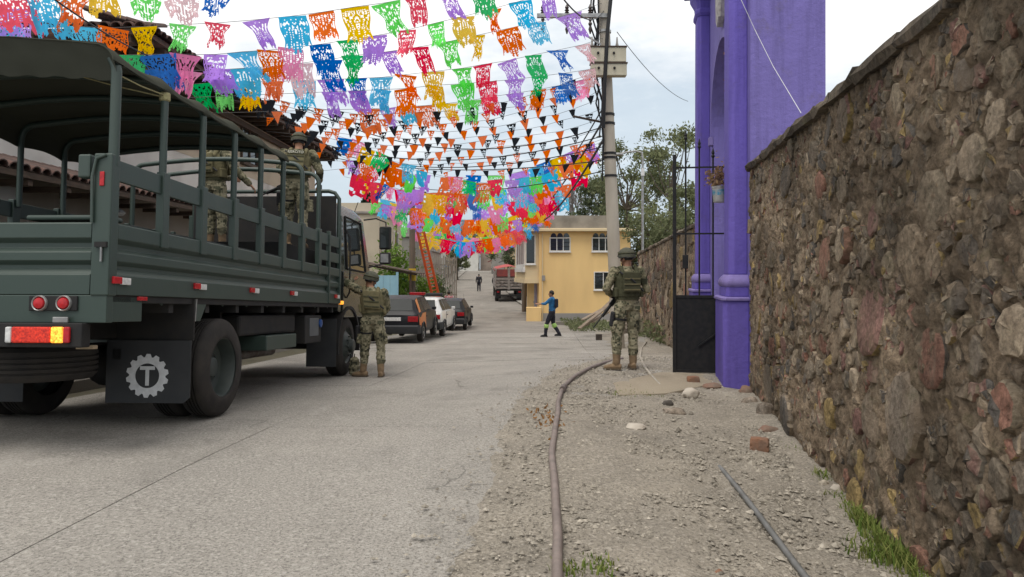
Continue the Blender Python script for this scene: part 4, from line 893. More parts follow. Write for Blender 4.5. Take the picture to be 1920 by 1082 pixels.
def pose(**kw):
    J = dict(ankL=V(-.12, 0, .09), ankR=V(.12, 0, .09), kneL=V(-.115, .03, .5), kneR=V(.115, .03, .5), hipL=V(-.095, 0, .93), hipR=V(.095, 0, .93), pel=V(0, 0, .98), wst=V(0, 0, 1.12),
             che=V(0, 0, 1.32), shL=V(-.20, 0, 1.45), shR=V(.20, 0, 1.45), elL=V(-.27, -.03, 1.16), elR=V(.27, -.03, 1.16), wrL=V(-.27, .1, .92), wrR=V(.27, .1, .92),
             nek=V(0, .0, 1.50), hed=V(0, .03, 1.63), toeL=V(-.15, 1, 0), toeR=V(.15, 1, 0), hyaw=0, hpitch=0, hroll=0, curl=0.5, palmL=None, palmR=None)
    for k, v in kw.items(): J[k] = Vector(v) if isinstance(v, (tuple, list)) else v
    return J
def hand(mb, wr, el, thumb, curl):
    d = (wr - el).normalized(); t = Vector(thumb); t = (t - d * t.dot(d)).normalized(); n_ = d.cross(t)     # n_: palm normal axis
    c = wr + d * 0.05
    mb.etube([wr - d * 0.01, wr + d * 0.02, wr + d * 0.05, wr + d * 0.09], [(0.026, 0.02), (0.034, 0.017), (0.042, 0.016), (0.038, 0.013)], side=t, n=10)
    for i, (off, ln) in enumerate(((0.031, 0.072), (0.011, 0.082), (-0.010, 0.076), (-0.029, 0.06))):
        p = wr + d * 0.088 + t * off; pts = [p - d * 0.015, p]; ang = 0
        for k in range(3):
            ang += curl * (0.6 + 0.3 * k); dd = d * math.cos(ang) - n_ * math.sin(ang); p = p + dd * (ln / 3 * (1.15 - 0.15 * k)); pts.append(p)
        mb.limb(pts, [0.0095, 0.0095, 0.009, 0.0085, 0.0075], 8)
    p = wr + d * 0.03 + t * 0.03
    mb.limb([p - t * 0.012, p + t * 0.022 + d * 0.018, p + t * 0.03 + d * 0.045 - n_ * 0.012, p + t * 0.026 + d * 0.065 - n_ * 0.022], [0.013, 0.012, 0.0105, 0.009], 8)
def person(name, label, loc, rotz, J, outfit, scale=1.0, fine=True, group=None):
    root = thing(name, label, 'person', loc, rotz, group); root.scale = (scale,) * 3
    vx = 0.0085 if fine else 0.014
    sx = (J['shR'] - J['shL']).normalized()
    HMt = Matrix.Translation(J['hed']) @ (Matrix.Rotation(J['hyaw'], 3, 'Z') @ Matrix.Rotation(J['hpitch'], 3, 'X') @ Matrix.Rotation(J['hroll'], 3, 'Y')).to_4x4()
    H3 = HMt.to_3x3()
    hp = lambda x, y, z: HMt @ V(x, y, z)
    b = MB()
    b.etube([J['pel'] - V(0, 0, .08), J['pel'], J['wst'], J['che'], (J['che'] + J['nek']) / 2 + V(0, 0, .03), J['nek'] - V(0, 0, 0.02)], [(.13, .09), (.155, .11), (.135, .10), (.165, .115), (.15, .09), (.07, .06)], sx)
    b.limb([J['nek'] - V(0, 0, .04), J['nek'], J['hed'] - H3 @ V(0, 0.02, .06)], [.062, .058, .056])
    b.ell(hp(0, -.012, .035), (.076, .095, .10), H3); b.ell(hp(0, .022, -.045), (.058, .068, .072), H3); b.ell(hp(0, .06, -.09), (.028, .025, .022), H3)
    b.ell(hp(0, .098, -.012), (.014, .022, .022), H3); b.ell(hp(0, .082, .02), (.045, .014, .012), H3)
    for s in (-1, 1): b.ell(hp(s * .077, -.005, -.01), (.011, .024, .033), H3)
    for s in 'LR':
        b.limb([J['sh' + s], J['el' + s], J['wr' + s]], [.055, .043, .029]); b.limb([J['hip' + s], J['kne' + s], J['ank' + s]], [.088, .056, .042])
        th = J['palm' + s] if J['palm' + s] is not None else V(1 if s == 'L' else -1, 0.8, 0.3)
        hand(b, J['wr' + s], J['el' + s], th, J['curl'])
        t = J['toe' + s]; d = V(t.x if abs(t.y) < .5 or True else 0, t.y, 0); d = V(t.x, t.y, 0).normalized()
        b.limb([J['ank' + s], J['ank' + s] - V(0, 0, .05) + d * .02, J['ank' + s] - V(0, 0, .055) + d * .14], [.042, .038, .032])
    body = bake(b, 'body', m_skin, root, vx, 2)
    for s in (-1, 1):
        MB().ell(hp(s * .032, .080, .005), (.014, .008, .007), H3, 8, 6).build('eye', m_eye, body, smooth=60)
    MB().ell(hp(0, .087, -.055), (.024, .008, .006), H3, 8, 6).build('mouth', m_lip, body, smooth=60)
    hr = MB(); rings = []
    for (ph) in frange(0.1, 1.5, 7):
        ring = []
        for k in range(18):
            a = 2 * math.pi * k / 18; f = math.sin(a)       # f>0 front
            low = -0.55 if f < 0.2 else (0.35 if f > 0.75 else -0.1)
            p2 = low + (1.5 - low) * (ph - 0.1) / 1.4
            ring.append(hp(.084 * math.cos(p2) * math.cos(a), -.014 + .104 * math.cos(p2) * f, .035 + .112 * math.sin(p2)))
        rings.append(ring)
    hr.loft(rings, caps=True); hr.build('hair', outfit.get('hair', m_hair), body, smooth=70)
    # trousers
    t = MB(); lo = outfit.get('bloused', True)
    t.etube([J['pel'] - V(0, 0, .10), J['pel'] - V(0, 0, .02), J['pel'] + V(0, 0, .08), J['wst']], [(.15, .115), (.172, .13), (.165, .12), (.15, .113)], sx)
    for s in 'LR':
        h, k, a = J['hip' + s], J['kne' + s], J['ank' + s]
        end = a + (k - a) * (0.36 if lo else 0.02); m1 = h + (k - h) * .5; m2 = k + (end - k) * .5
        t.limb([h, m1, k, m2, end], [.108, .098, .078, .076, .07 if lo else .06], 14)
        if outfit.get('cargo'):
            o = V(-1 if s == 'L' else 1, 0, 0); c = h + (k - h) * .68 + o * .075
            t.box(c, (.05, .15, .17), (k - h).to_track_quat('Z', 'X').to_matrix())
    tr = bake(t, 'trousers', outfit['pants'], root, vx * 1.25, 3, 0.014 if fine else 0.01, 8.0, (1, 1, 1.9))
    if outfit.get('bands'):
        for s in 'LR':
            k, a = J['kne' + s], J['ank' + s]; c = k + (a - k) * .12
            MB().limb([c, c + (a - k) * .14], [.092, .092], 14).build('reflective_band', outfit['bands'], tr, smooth=60)
    # shirt / jacket
    j = MB()
    j.etube([J['pel'] - V(0, 0, .03), J['pel'] + V(0, 0, .08), J['wst'], J['che'], (J['che'] + J['nek']) / 2 + V(0, 0, .035), J['nek'] - V(0, 0, .015), J['nek'] + V(0, 0, .025)], [(.172, .13), (.17, .125), (.16, .12), (.188, .135), (.175, .11), (.085, .075), (.068, .068)], sx)
    for s in 'LR':
        sh, el, wr = J['sh' + s], J['el' + s], J['wr' + s]; end = wr - (wr - el) * (outfit.get('sleeve', 0.08))
        pts = [sh, sh + (el - sh) * .5, el, el + (end - el) * .5, end]; j.limb(pts, [.076, .071, .063, .056, .046], 14)
    bake(j, 'jacket', outfit['shirt'], root, vx * 1.25, 3, 0.012 if fine else 0.009, 9.0, (1, 1, 1.6))
    # footwear, each its own mesh
    for s in 'LR':
        a, k = J['ank' + s], J['kne' + s]; d = V(J['toe' + s].x, J['toe' + s].y, 0).normalized(); f = MB(); g = a - V(0, 0, a.z * 1.0 if not outfit.get('lift') else .09)
        g = a - V(0, 0, .09); tl = J.get('heel' + s, 0)
        f.limb([a + (k - a) * (.40 if lo else .12), a + V(0, 0, .01)], [.062, .056], 14)
        f.etube([g - d * .075 + V(0, 0, .045), g - d * .02 + V(0, 0, .05), g + d * .08 + V(0, 0, .045), g + d * .15 + V(0, 0, .036), g + d * .185 + V(0, 0, .03)], [(.038, .042), (.046, .047), (.05, .043), (.047, .034), (.03, .024)], V(-d.y, d.x, 0), 14)
        bt = bake(f, 'boot', outfit['boot'], root, vx, 2, 0.003, 20)
        so = MB(); pr = [(-.085, .03), (-.06, .045), (0, .048), (.09, .056), (.15, .05), (.195, .022)]
        pol = [g + d * y + V(-d.y, d.x, 0) * x for y, x in pr] + [g + d * y - V(-d.y, d.x, 0) * x for y, x in reversed(pr)]
        so.prism(pol, (0, 0, 0.002), (0, 0, .026)); so.build('sole', outfit.get('sole', m_sole), bt, bevel=0.004)
    # military kit
    if outfit.get('vest'):
        mv = outfit['vest']; v = MB()
        c = J['che']; up = (J['nek'] - J['wst']).normalized(); fw = sx.cross(up).normalized() * -1; fw = up.cross(sx).normalized()
        v.etube([J['wst'] - up * .05, J['wst'] + up * .08, c + up * .03, c + up * .11], [(.192, .155), (.20, .165), (.205, .168), (.165, .145)], sx)
        for s in (-1, 1): v.limb([c + sx * (s * .11) + up * .08 - fw * .125, c + sx * (s * .115) + up * .185 - fw * .04, c + sx * (s * .11) + up * .175 + fw * .05, c + sx * (s * .11) + up * .06 + fw * .13], [.034] * 4, 8)
        vo = bake(v, 'plate_carrier', mv, root, 0.011, 3, 0.004, 14)
        Mx = Matrix((sx, fw, up)).transposed()
        MB().box(c - fw * .175 - up * .03, (.27, .035, .30), Mx).build('back_panel', mv, vo, bevel=0.014)
        for r_, z in enumerate((.02, -.06, -.14)):
            MB().box(c - fw * .198 + up * z, (.25, .008, .022), Mx).build('webbing_strap', outfit.get('strap', m_olived), vo, bevel=0.002)
        for i in range(3): MB().box(c + sx * ((i - 1) * .095) + fw * .19 - up * .11, (.08, .05, .15), Mx).build('pouch', mv, vo, bevel=0.012)
        for s in (-1, 1): MB().box(J['wst'] + sx * (s * .2) + up * .02 - fw * .03, (.05, .12, .14), Mx).build('side_pouch', mv, vo, bevel=0.014)
        if outfit.get('patch'):
            cu = bpy.data.curves.new('t', 'FONT'); cu.body = outfit['patch']; cu.size = 0.055; cu.align_x = 'CENTER'; to = bpy.data.objects.new('t', cu); COL.objects.link(to)
            dg = bpy.context.evaluated_depsgraph_get(); me = bpy.data.meshes.new_from_object(to.evaluated_get(dg)); bpy.data.objects.remove(to)
            me.materials.clear(); me.materials.append(M('patch_print', (0.6, 0.58, 0.5), rough=0.8)); q = bpy.data.objects.new('back_lettering', me); COL.objects.link(q); q.parent = vo
            q.matrix_local = Matrix.Translation(c - fw * .2065 + up * .062) @ Matrix((sx, up, -fw)).transposed().to_4x4()
            MB().box(c - fw * .199 + up * .082, (.25, .012, .06), Mx).build('name_patch', m_olived, vo, bevel=0.002)
        MB().tube([c - sx * .17 + up * .12 - fw * .12, c - fw * .205 + up * .0, c + sx * .19 - up * .16 - fw * .14], 0.014, 8).build('rifle_sling', m_blk, vo, smooth=60)
        bl = MB(); bl.etube([J['pel'] + V(0, 0, .055), J['pel'] + V(0, 0, .10)], [(.185, .142), (.183, .140)], sx, 24); bl.build('belt', m_olived, root, smooth=40)
    if outfit.get('holster'):
        s = outfit['holster']; h, k = J['hip' + s], J['kne' + s]; o = V(-1 if s == 'L' else 1, 0, 0); c = h + (k - h) * .42 + o * .115
        hb = MB().box(c, (.06, .13, .22), (k - h).to_track_quat('Z', 'X').to_matrix()).build('thigh_holster', m_blk, root, bevel=0.02)
        MB().etube([h + (k - h) * .40, h + (k - h) * .46], [.105, .103], (1, 0, 0), 18).build('thigh_strap', m_blk, hb, smooth=40)
    if outfit.get('helmet'):
        h = MB(); rings = []
        for ph in frange(0, 1.5, 8):
            ring = []
            for k in range(26):
                a = 2 * math.pi * k / 26; f = math.sin(a); low = (-.30 if f < -0.5 else (-.22 if abs(math.cos(a)) > .8 else (.08 if f > .3 else -.18)))
                p2 = low + (1.5 - low) * ph / 1.5
                ring.append(hp(.118 * math.cos(p2) * math.cos(a), -.008 + .142 * math.cos(p2) * f, .045 + .128 * math.sin(p2)))
            rings.append(ring)
        h.loft(rings, caps=False); n = 26; h.f.append(tuple(len(h.v) - n + i for i in range(n)))
        inner = [hp(*(H3.inverted() @ (p - J['hed']) * .93)) for p in rings[0]]; o = len(h.v); h.v += inner
        for i in range(n): h.f.append((i, (i + 1) % n, o + (i + 1) % n, o + i))
        he = h.build('helmet', m_helm, root, smooth=60)
        MB().tube([p for p in rings[0]] + [rings[0][0]], 0.006, 6).build('helmet_rim', m_blk, he, smooth=60)
        MB().tube([p + (p - J['hed']) * .02 for p in rings[2]] + [rings[2][0] + (rings[2][0] - J['hed']) * .02], 0.009, 6).build('helmet_band', m_olived, he, smooth=60)
        for s in (-1, 1): MB().tube([hp(s * .10, .0, .01), hp(s * .07, .04, -.07), hp(0, .075, -.115)], .006, 6).build('chin_strap', m_blk, he)
    if outfit.get('pack'):
        MB().box(J['che'] - V(0, .17, .04), (.26, .12, .34)).build('backpack', outfit['pack'], root, bevel=0.04)
    return root
SOL = dict(pants=m_camo2, shirt=m_camo, boot=m_boot, vest=m_olive, helmet=True, cargo=True, bloused=True, holster='L')
def rifle(label, loc, rot, parent=None):
    r = thing('rifle', label, 'rifle', loc, rot=rot, group='rifles carried by the soldiers')
    MB().box2(-.022, .022, -.02, .30, -.035, .035).build('receiver', m_gun, r, bevel=0.006)
    MB().prism([V(0, -.02, .03), V(0, -.26, .015), V(0, -.27, -.085), V(0, -.02, -.03)], (-.018, 0, 0), (.018, 0, 0)).build('stock', m_gun, r, bevel=0.006)
    MB().cyl((0, .28, .0), (0, .74, .0), .010, 10).build('barrel', m_gun, r)
    MB().cyl((0, .29, .0), (0, .52, .0), .026, 12).build('handguard', m_gun, r, smooth=40)
    MB().prism([V(0, .13, -.03), V(0, .20, -.03), V(0, .235, -.19), V(0, .165, -.19)], (-.013, 0, 0), (.013, 0, 0)).build('magazine', m_gun, r, bevel=0.004)
    MB().prism([V(0, .0, -.03), V(0, .05, -.03), V(0, .02, -.13), V(0, -.03, -.12)], (-.014, 0, 0), (.014, 0, 0)).build('pistol_grip', m_gun, r, bevel=0.005)
    MB().box2(-.012, .012, .05, .2, .036, .066).build('sight', m_gun, r, bevel=0.004)
    return r
# soldier by the gate: back view, turned a little to the left, rifle held across the front
y = 11.1; x = XU(1176, y); g0 = zf(x, y) + 0.012
S1 = dict(SOL); S1['vest'] = m_olived; S1['strap'] = m_olive
person('person', 'soldier in digital camouflage and dark olive vest standing beside the open iron gate', (x, y, g0), R(14),
       pose(ankL=(-.17, .0, .09), ankR=(.10, .02, .09), kneL=(-.155, .02, .5), kneR=(.105, .03, .5), toeL=(-.9, .5, 0), toeR=(.18, 1, 0), elL=(-.33, .0, 1.19), wrL=(-.16, .24, 1.10), elR=(.30, -.03, 1.17), wrR=(.10, .24, 1.12), hyaw=R(28), hpitch=R(-6), curl=.8), S1, 1.03)
rifle('black rifle held muzzle down across the chest of the soldier beside the gate', V(x, y, g0) + Matrix.Rotation(R(14), 3, 'Z') @ V(.03, .27, 1.20), (Matrix.Rotation(R(14 + 82), 3, 'Z') @ Matrix.Rotation(R(-52), 3, 'X')).to_euler())
# soldier leaning on the cab
y = 12.0; x = XU(699, y); g0 = zf(x, y) + 0.002
person('person', 'soldier in camouflage and tan vest leaning one raised arm against the truck cab', (x, y, g0), R(8),
       pose(ankL=(-.16, .06, .09), ankR=(.13, -.02, .09), kneL=(-.13, .07, .5), kneR=(.13, .03, .5), toeL=(-1, .35, 0), toeR=(.1, 1, 0), hipL=(-.1, .02, .92), hipR=(.09, .01, .93),
            pel=(0, .01, .98), wst=(.0, .02, 1.1), che=(-.01, .05, 1.29), shL=(-.21, .08, 1.43), shR=(.18, .05, 1.40), nek=(-.03, .07, 1.47), hed=(-.04, .14, 1.585),
            elL=(-.47, .20, 1.57), wrL=(-.36, .42, 1.60), elR=(.23, .13, 1.13), wrR=(.12, .3, 1.0), hyaw=R(-52), hpitch=R(-14), hroll=R(8)), SOL, 0.99)
rifle('black rifle hanging muzzle down in front of the soldier leaning on the truck', V(x, y, g0) + V(.05, .24, .98), (Matrix.Rotation(R(10), 3, 'Z') @ Matrix.Rotation(R(-80), 3, 'X')).to_euler())
sb = thing('leg_stand_in', 'small camouflage bundle standing in for the leg of another soldier beside the front truck wheel', 'bag', (XU(664, 12.25), 12.25, zf(XU(664, 12.25), 12.25) + .005), R(10))  # added bundle, stands in for what looks like another soldier's leg
mb = MB(); mb.etube([(0, 0, 0), (0, 0, .03), (0.0, 0, .15), (.01, .0, .27), (.01, 0, .31)], [(.06, .07), (.085, .10), (.09, .1), (.07, .08), (.02, .03)]); bake(mb, 'leg_bundle', m_camo2, sb, .012, 3, .02, 9)
MB().tube([(0.0, -.03, .30), (.01, 0, .36), (0, .03, .30)], .008, 6).build('strap', m_olived, sb)
# soldiers standing in the truck bed
LM = TM
def bedpos(u, yy, h=1.975):
    x = XU(u, yy); q = V(x, yy, 0); lp = TM.inverted() @ V(x, yy, 0); l = V(lp.x, lp.y, h); w = TM @ l; return w
S3 = dict(SOL); S3['patch'] = 'EJERCITO'
w = bedpos(550, 10.85, 2.02)
person('person', 'soldier in camouflage with lettered vest standing at the front of the truck bed', w, R(6),
       pose(ankL=(-.16, .16, .09), kneL=(-.14, .16, .5), ankR=(.10, -.02, .09), kneR=(.1, .04, .5), toeL=(-.8, .6, 0), che=(.02, .05, 1.30), nek=(.03, .09, 1.48), hed=(.02, .15, 1.60), shL=(-.18, .07, 1.44), shR=(.23, .06, 1.42),
            elR=(.34, .08, 1.17), wrR=(.30, .28, 1.02), elL=(-.27, .15, 1.19), wrL=(-.12, .36, 1.12), hpitch=R(-12), hyaw=R(6)), S3, 1.0)
rifle('black rifle held at the hip by the soldier at the front of the truck bed', w + V(-.16, .40, 1.05), (Matrix.Rotation(R(70), 3, 'Z') @ Matrix.Rotation(R(-18), 3, 'X')).to_euler())
w = bedpos(397, 10.35)
person('person', 'soldier standing under the canopy edge inside the truck bed', w, R(-25),
       pose(elR=(.36, .08, 1.18), wrR=(.46, .26, .98), elL=(-.2, .12, 1.14), wrL=(0.02, .3, 1.1), ankL=(-.11, 0, .09), ankR=(.1, .05, .09)), SOL, 0.93)
# road worker in blue
y = 27.0; x = XU(1035, y)
m_bluej = M('blue_jacket', (0.02, 0.16, 0.36), (0.015, 0.11, 0.27), scale=7, rough=0.7)
m_navy = M('navy_cloth', (0.014, 0.016, 0.026), (0.02, 0.02, 0.03), scale=9, rough=0.85)
m_hivis = M('hi_vis', (0.32, 0.55, 0.12), (0.4, 0.6, 0.2), rough=0.6)
WK = dict(pants=m_navy, shirt=m_bluej, boot=m_blk, bloused=False, bands=m_hivis, sole=m_blk, pack=m_navy, sleeve=.5)
person('person', 'worker in a bright blue jacket and reflective leg bands striding with one arm pointing', (x, y, zf(x, y)), R(78),
       pose(ankL=(-.09, .24, .09), kneL=(-.09, .19, .5), ankR=(.09, -.27, .12), kneR=(.1, -.03, .5), elL=(-.25, .22, 1.27), wrL=(-.24, .47, 1.26), elR=(.25, -.12, 1.17), wrR=(.27, .02, .94), hyaw=R(8)), WK, 0.97, fine=False)
WKM = dict(pants=M('jeans', (0.05, 0.09, 0.19), (0.035, 0.065, 0.14), scale=8), shirt=M('red_white_shirt', (0.35, 0.05, 0.06), (0.5, 0.45, 0.45), scale=7), boot=m_blk, bloused=False, sole=m_blk)
def bystander(u, v, hpx, label, rotz, outfit, walk=.18, hh=1.75):
    y = F * hh / hpx; x = XU(u, y); z = zf(x, y)
    person('person', label, (x, y, z), rotz, pose(ankL=(-.09, walk, .09), kneL=(-.09, walk * .8, .5), ankR=(.09, -walk, .11), kneR=(.1, -walk * .1, .5)), outfit, 0.98, fine=False)
bystander(842, 560, 60, 'person in blue jeans and red patterned top at the kerb behind parked cars', R(20), WKM, .05)
bystander(898, 547, 33, 'person in dark clothes walking up the middle of the street', R(10), dict(pants=m_navy, shirt=M('dark_jacket', (0.03, 0.032, 0.04), rough=.8), boot=m_blk, bloused=False, sole=m_blk))
bystander(928, 551, 34, 'person in black beside the stake-bed lorry up the street', R(-30), dict(pants=m_blk, shirt=m_blk, boot=m_blk, bloused=False, sole=m_blk), .06)
# ------------------------------------------------------------------ parked cars
m_lens = M('tail_lens', (0.36, 0.015, 0.02), (0.25, 0.01, 0.015), scale=20, rough=0.2)
m_bump = M('bumper_plastic', (0.03, 0.032, 0.035), (0.022, 0.024, 0.026), scale=6, rough=0.6)
m_wglass = M('car_glass', (0.018, 0.024, 0.025), (0.012, 0.015, 0.016), rough=0.2, spec=0.1, scale=1.5)
m_alloy = M('alloy', (0.4, 0.4, 0.4), (0.3, 0.3, 0.3), rough=0.35, metal=0.7)
def hatchback(label, loc, rotz, paint, side_paint=None, lightbar=False, alloy=True):
    c = thing('parked_car', label, 'car', loc, rotz, 'cars parked along the left kerb')
    # stations from the rear (y=0) to the nose: y, sill z, belt z, roof z, half width sill, belt, roof
    S = [(0.0, .46, .84, .86, .70, .72, .66), (.05, .30, .90, .92, .78, .79, .62), (.13, .28, .92, 1.06, .81, .81, .60), (.34, .28, .93, 1.34, .82, .82, .59), (.62, .27, .93, 1.41, .825, .825, .585), (1.4, .26, .92, 1.43, .83, .83, .58),
         (2.05, .26, .91, 1.40, .83, .83, .58), (2.35, .26, .91, 1.28, .83, .83, .6), (2.85, .26, .90, .935, .83, .82, .66), (3.5, .28, .82, .85, .81, .79, .62), (3.78, .32, .72, .74, .76, .74, .56), (3.86, .42, .64, .65, .66, .66, .5)]
    b = MB(); rings = []
    for (y, zs, zb_, zr, ws, wb, wr) in S:
        half = [(ws * .93, zs), (ws, zs + .08), (wb * 1.015, (zs + zb_) / 2 + .04), (wb, zb_ - .02), (wb * .975, zb_ + .005), (wr + (wb - wr) * .45, zb_ + (zr - zb_) * .55), (wr + .02, zr - (zr - zb_) * .08), (wr * .82, zr), (wr * .4, zr + .008)]
        rings.append([V(x, y, z) for x, z in half] + [V(-x, y, z) for x, z in reversed(half)])
    b.loft(rings); body = b.build('body', paint, c, smooth=38)
    def on(y, t, side):                # point on the greenhouse side: t=0 belt, 1 roof
        for i in range(len(S) - 1):
            if S[i][0] <= y <= S[i + 1][0]:
                w = (y - S[i][0]) / (S[i + 1][0] - S[i][0]); a = [S[i][k] * (1 - w) + S[i + 1][k] * w for k in range(7)]
                x = (a[5] * .975) + ((a[6] + .02) - a[5] * .975) * t; return V(side * (x + .012), y, a[2] + .005 + (a[3] * 1.0 - (a[3] - a[2]) * .08 - a[2]) * t)
    for s in (-1, 1):
        for (q, nm) in (([(.42, .06), (1.02, .06), (1.02, .93), (.62, .93), (.45, .6)], 'rear_side_window'), ([(1.09, .06), (2.45, .06), (2.2, .6), (2.0, .92), (1.09, .93)], 'front_side_window')):
            g = MB(); g.add([on(y, t, s) for y, t in q], [tuple(range(len(q)))]); g.build(nm, m_wglass, body, fix=False)
        d = MB(); d.tube([V(s * .842, 1.06, .34), V(s * .842, 1.06, .9), V(s * .842, 2.45, .89), V(s * .842, 2.45, .36), V(s * .842, 1.06, .34)], .006, 5); d.build('door_gap', m_bump, body)
        MB().box2(s * .85 - .012, s * .85 + .012, 1.16, 1.32, .76, .79).build('door_handle', m_bump, body, bevel=.004)
        MB().box2(s * .92 - .07, s * .92 + .07, 2.2, 2.28, .93, 1.03).build('door_mirror', paint, body, bevel=.02)
        if side_paint: 
            f = MB(); f.add([on(.06, 0, s) + V(s * .012, 0, -.02), on(1.05, 0, s) + V(s * .03, 0, -.02), V(s * .86, 1.05, .42), V(s * .852, .75, .62), V(s * .852, .35, .62), V(s * .835, .08, .4)], [(0, 1, 2, 3, 4, 5)]); f.build('rear_wing', side_paint, body, fix=False)
            f = MB(); f.add([on(.16, .05, s), on(.40, .05, s), on(.62, .97, s), on(.36, .97, s)], [(0, 1, 2, 3)]); f.build('roof_pillar', side_paint, body, fix=False)
        MB().box2(s * .62 - .15, s * .62 + .16, -.022, .06, .66, .83).build('tail_lamp', m_lens, body, bevel=.012)
        MB().box2(s * .6 - .14, s * .6 + .13, 3.74, 3.84, .54, .68).build('headlamp', m_whl, body, bevel=.02)
        for y in (.62, 3.05):
            w = bpy.data.objects.new('wheel', None); COL.objects.link(w); w.parent = c; w.location = (s * .845, y, .29)
            t = MB().lathe([(r_, h * s) for r_, h in ((.175, 0), (.24, .004), (.28, -.012), (.29, -.04), (.29, -.14), (.27, -.17), (.175, -.17))], (0, 0, 0), 'x', 28); t.build('tyre', m_tyre, w, smooth=35)
            q = MB().lathe([(r_, h * s) for r_, h in ((.185, .006), (.17, .006), (.15, -.03), (.06, -.012), (.04, .008), (.001, .008))], (0, 0, 0), 'x', 24); q.f.pop(-2); q.build('rim', m_alloy if alloy else m_bump, w, smooth=35)
            ar = MB(); ar.tube([V(0.008 * s, .335 * math.cos(a), .335 * math.sin(a)) for a in frange(-.2, math.pi + .2, 15)], .022, 6); ar.build('arch_lip', m_bump, w, smooth=60)
    # rear screen and bumper
    g = MB(); g.add([V(-.60, .115, .97), V(.60, .115, .97), V(.53, .36, 1.32), V(-.53, .36, 1.32)], [(0, 1, 2, 3)])
    for p in g.v: p += V(0, -.035, .03)
    g.build('rear_window', m_wglass, body, fix=False)
    g = MB(); g.add([V(-.68, 2.83, .97), V(.68, 2.83, .97), V(.56, 2.3, 1.36), V(-.56, 2.3, 1.36)], [(0, 1, 2, 3)])
    for p in g.v: p += V(0, .03, .02)
    g.build('windscreen', m_wglass, body, fix=False)
    mb = MB(); mb.loft([[V(x, y, .30), V(x, y - .02, .34), V(x, y - .025, .52), V(x, y + .02, .56), V(x, y + .2, .56), V(x, y + .2, .3)] for x, y in ((-.84, .1), (-.78, -.03), (-.5, -.06), (.5, -.06), (.78, -.03), (.84, .1))]); mb.build('rear_bumper', m_bump, body, smooth=35)
    MB().box2(-.26, .26, -.024, .02, .69, .80).build('number_plate', m_whl, body, bevel=.003)
    mb = MB(); mb.loft([[V(x, y, .30), V(x, y + .04, .36), V(x, y + .04, .5), V(x, y - .02, .54), V(x, y - .2, .54), V(x, y - .2, .3)] for x, y in ((-.82, 3.7), (-.7, 3.86), (.7, 3.86), (.82, 3.7))]); mb.build('front_bumper', m_bump, body, smooth=35)
    MB().tube([V(.55, 2.1, 1.42), V(.56, 1.95, 1.62)], .004, 5).build('aerial', m_bump, body)
    if lightbar:
        MB().box2(-.62, .62, 1.38, 1.62, 1.455, 1.49).build('lightbar_base', m_bump, body, bevel=.006)
        MB().box2(-.63, -.05, 1.36, 1.64, 1.492, 1.60).build('red_lightbar', m_lens, body, bevel=.02)
        MB().box2(.0, .63, 1.36, 1.64, 1.492, 1.57).build('dark_lightbar', m_bump, body, bevel=.02)
    return c
def carpos(u, y, rz): 
    x = XU(u, y); return (x, y, zf(x, y) + .004)
m_cblk = M('car_black', (0.010, 0.011, 0.014), (0.015, 0.016, 0.019), scale=3, rough=0.4, spec=0.25)
m_cor = M('car_orange', (0.55, 0.16, 0.05), (0.62, 0.28, 0.08), scale=1.5, rough=0.35)
m_cwh = M('car_white', (0.72, 0.72, 0.7), (0.62, 0.62, 0.6), scale=2, rough=0.3, coat=0.4)
hatchback('black hatchback with orange rear wing parked closest behind the army truck', carpos(736, 22.3, 0), R(-3), m_cblk, m_cor)
hatchback('white hatchback with a roof light bar parked between two dark cars', carpos(785, 26.4, 0), R(-4), m_cwh, lightbar=True)
hatchback('plain black hatchback parked last in the row of cars', carpos(838, 33.0, 0), R(-2), m_cblk)
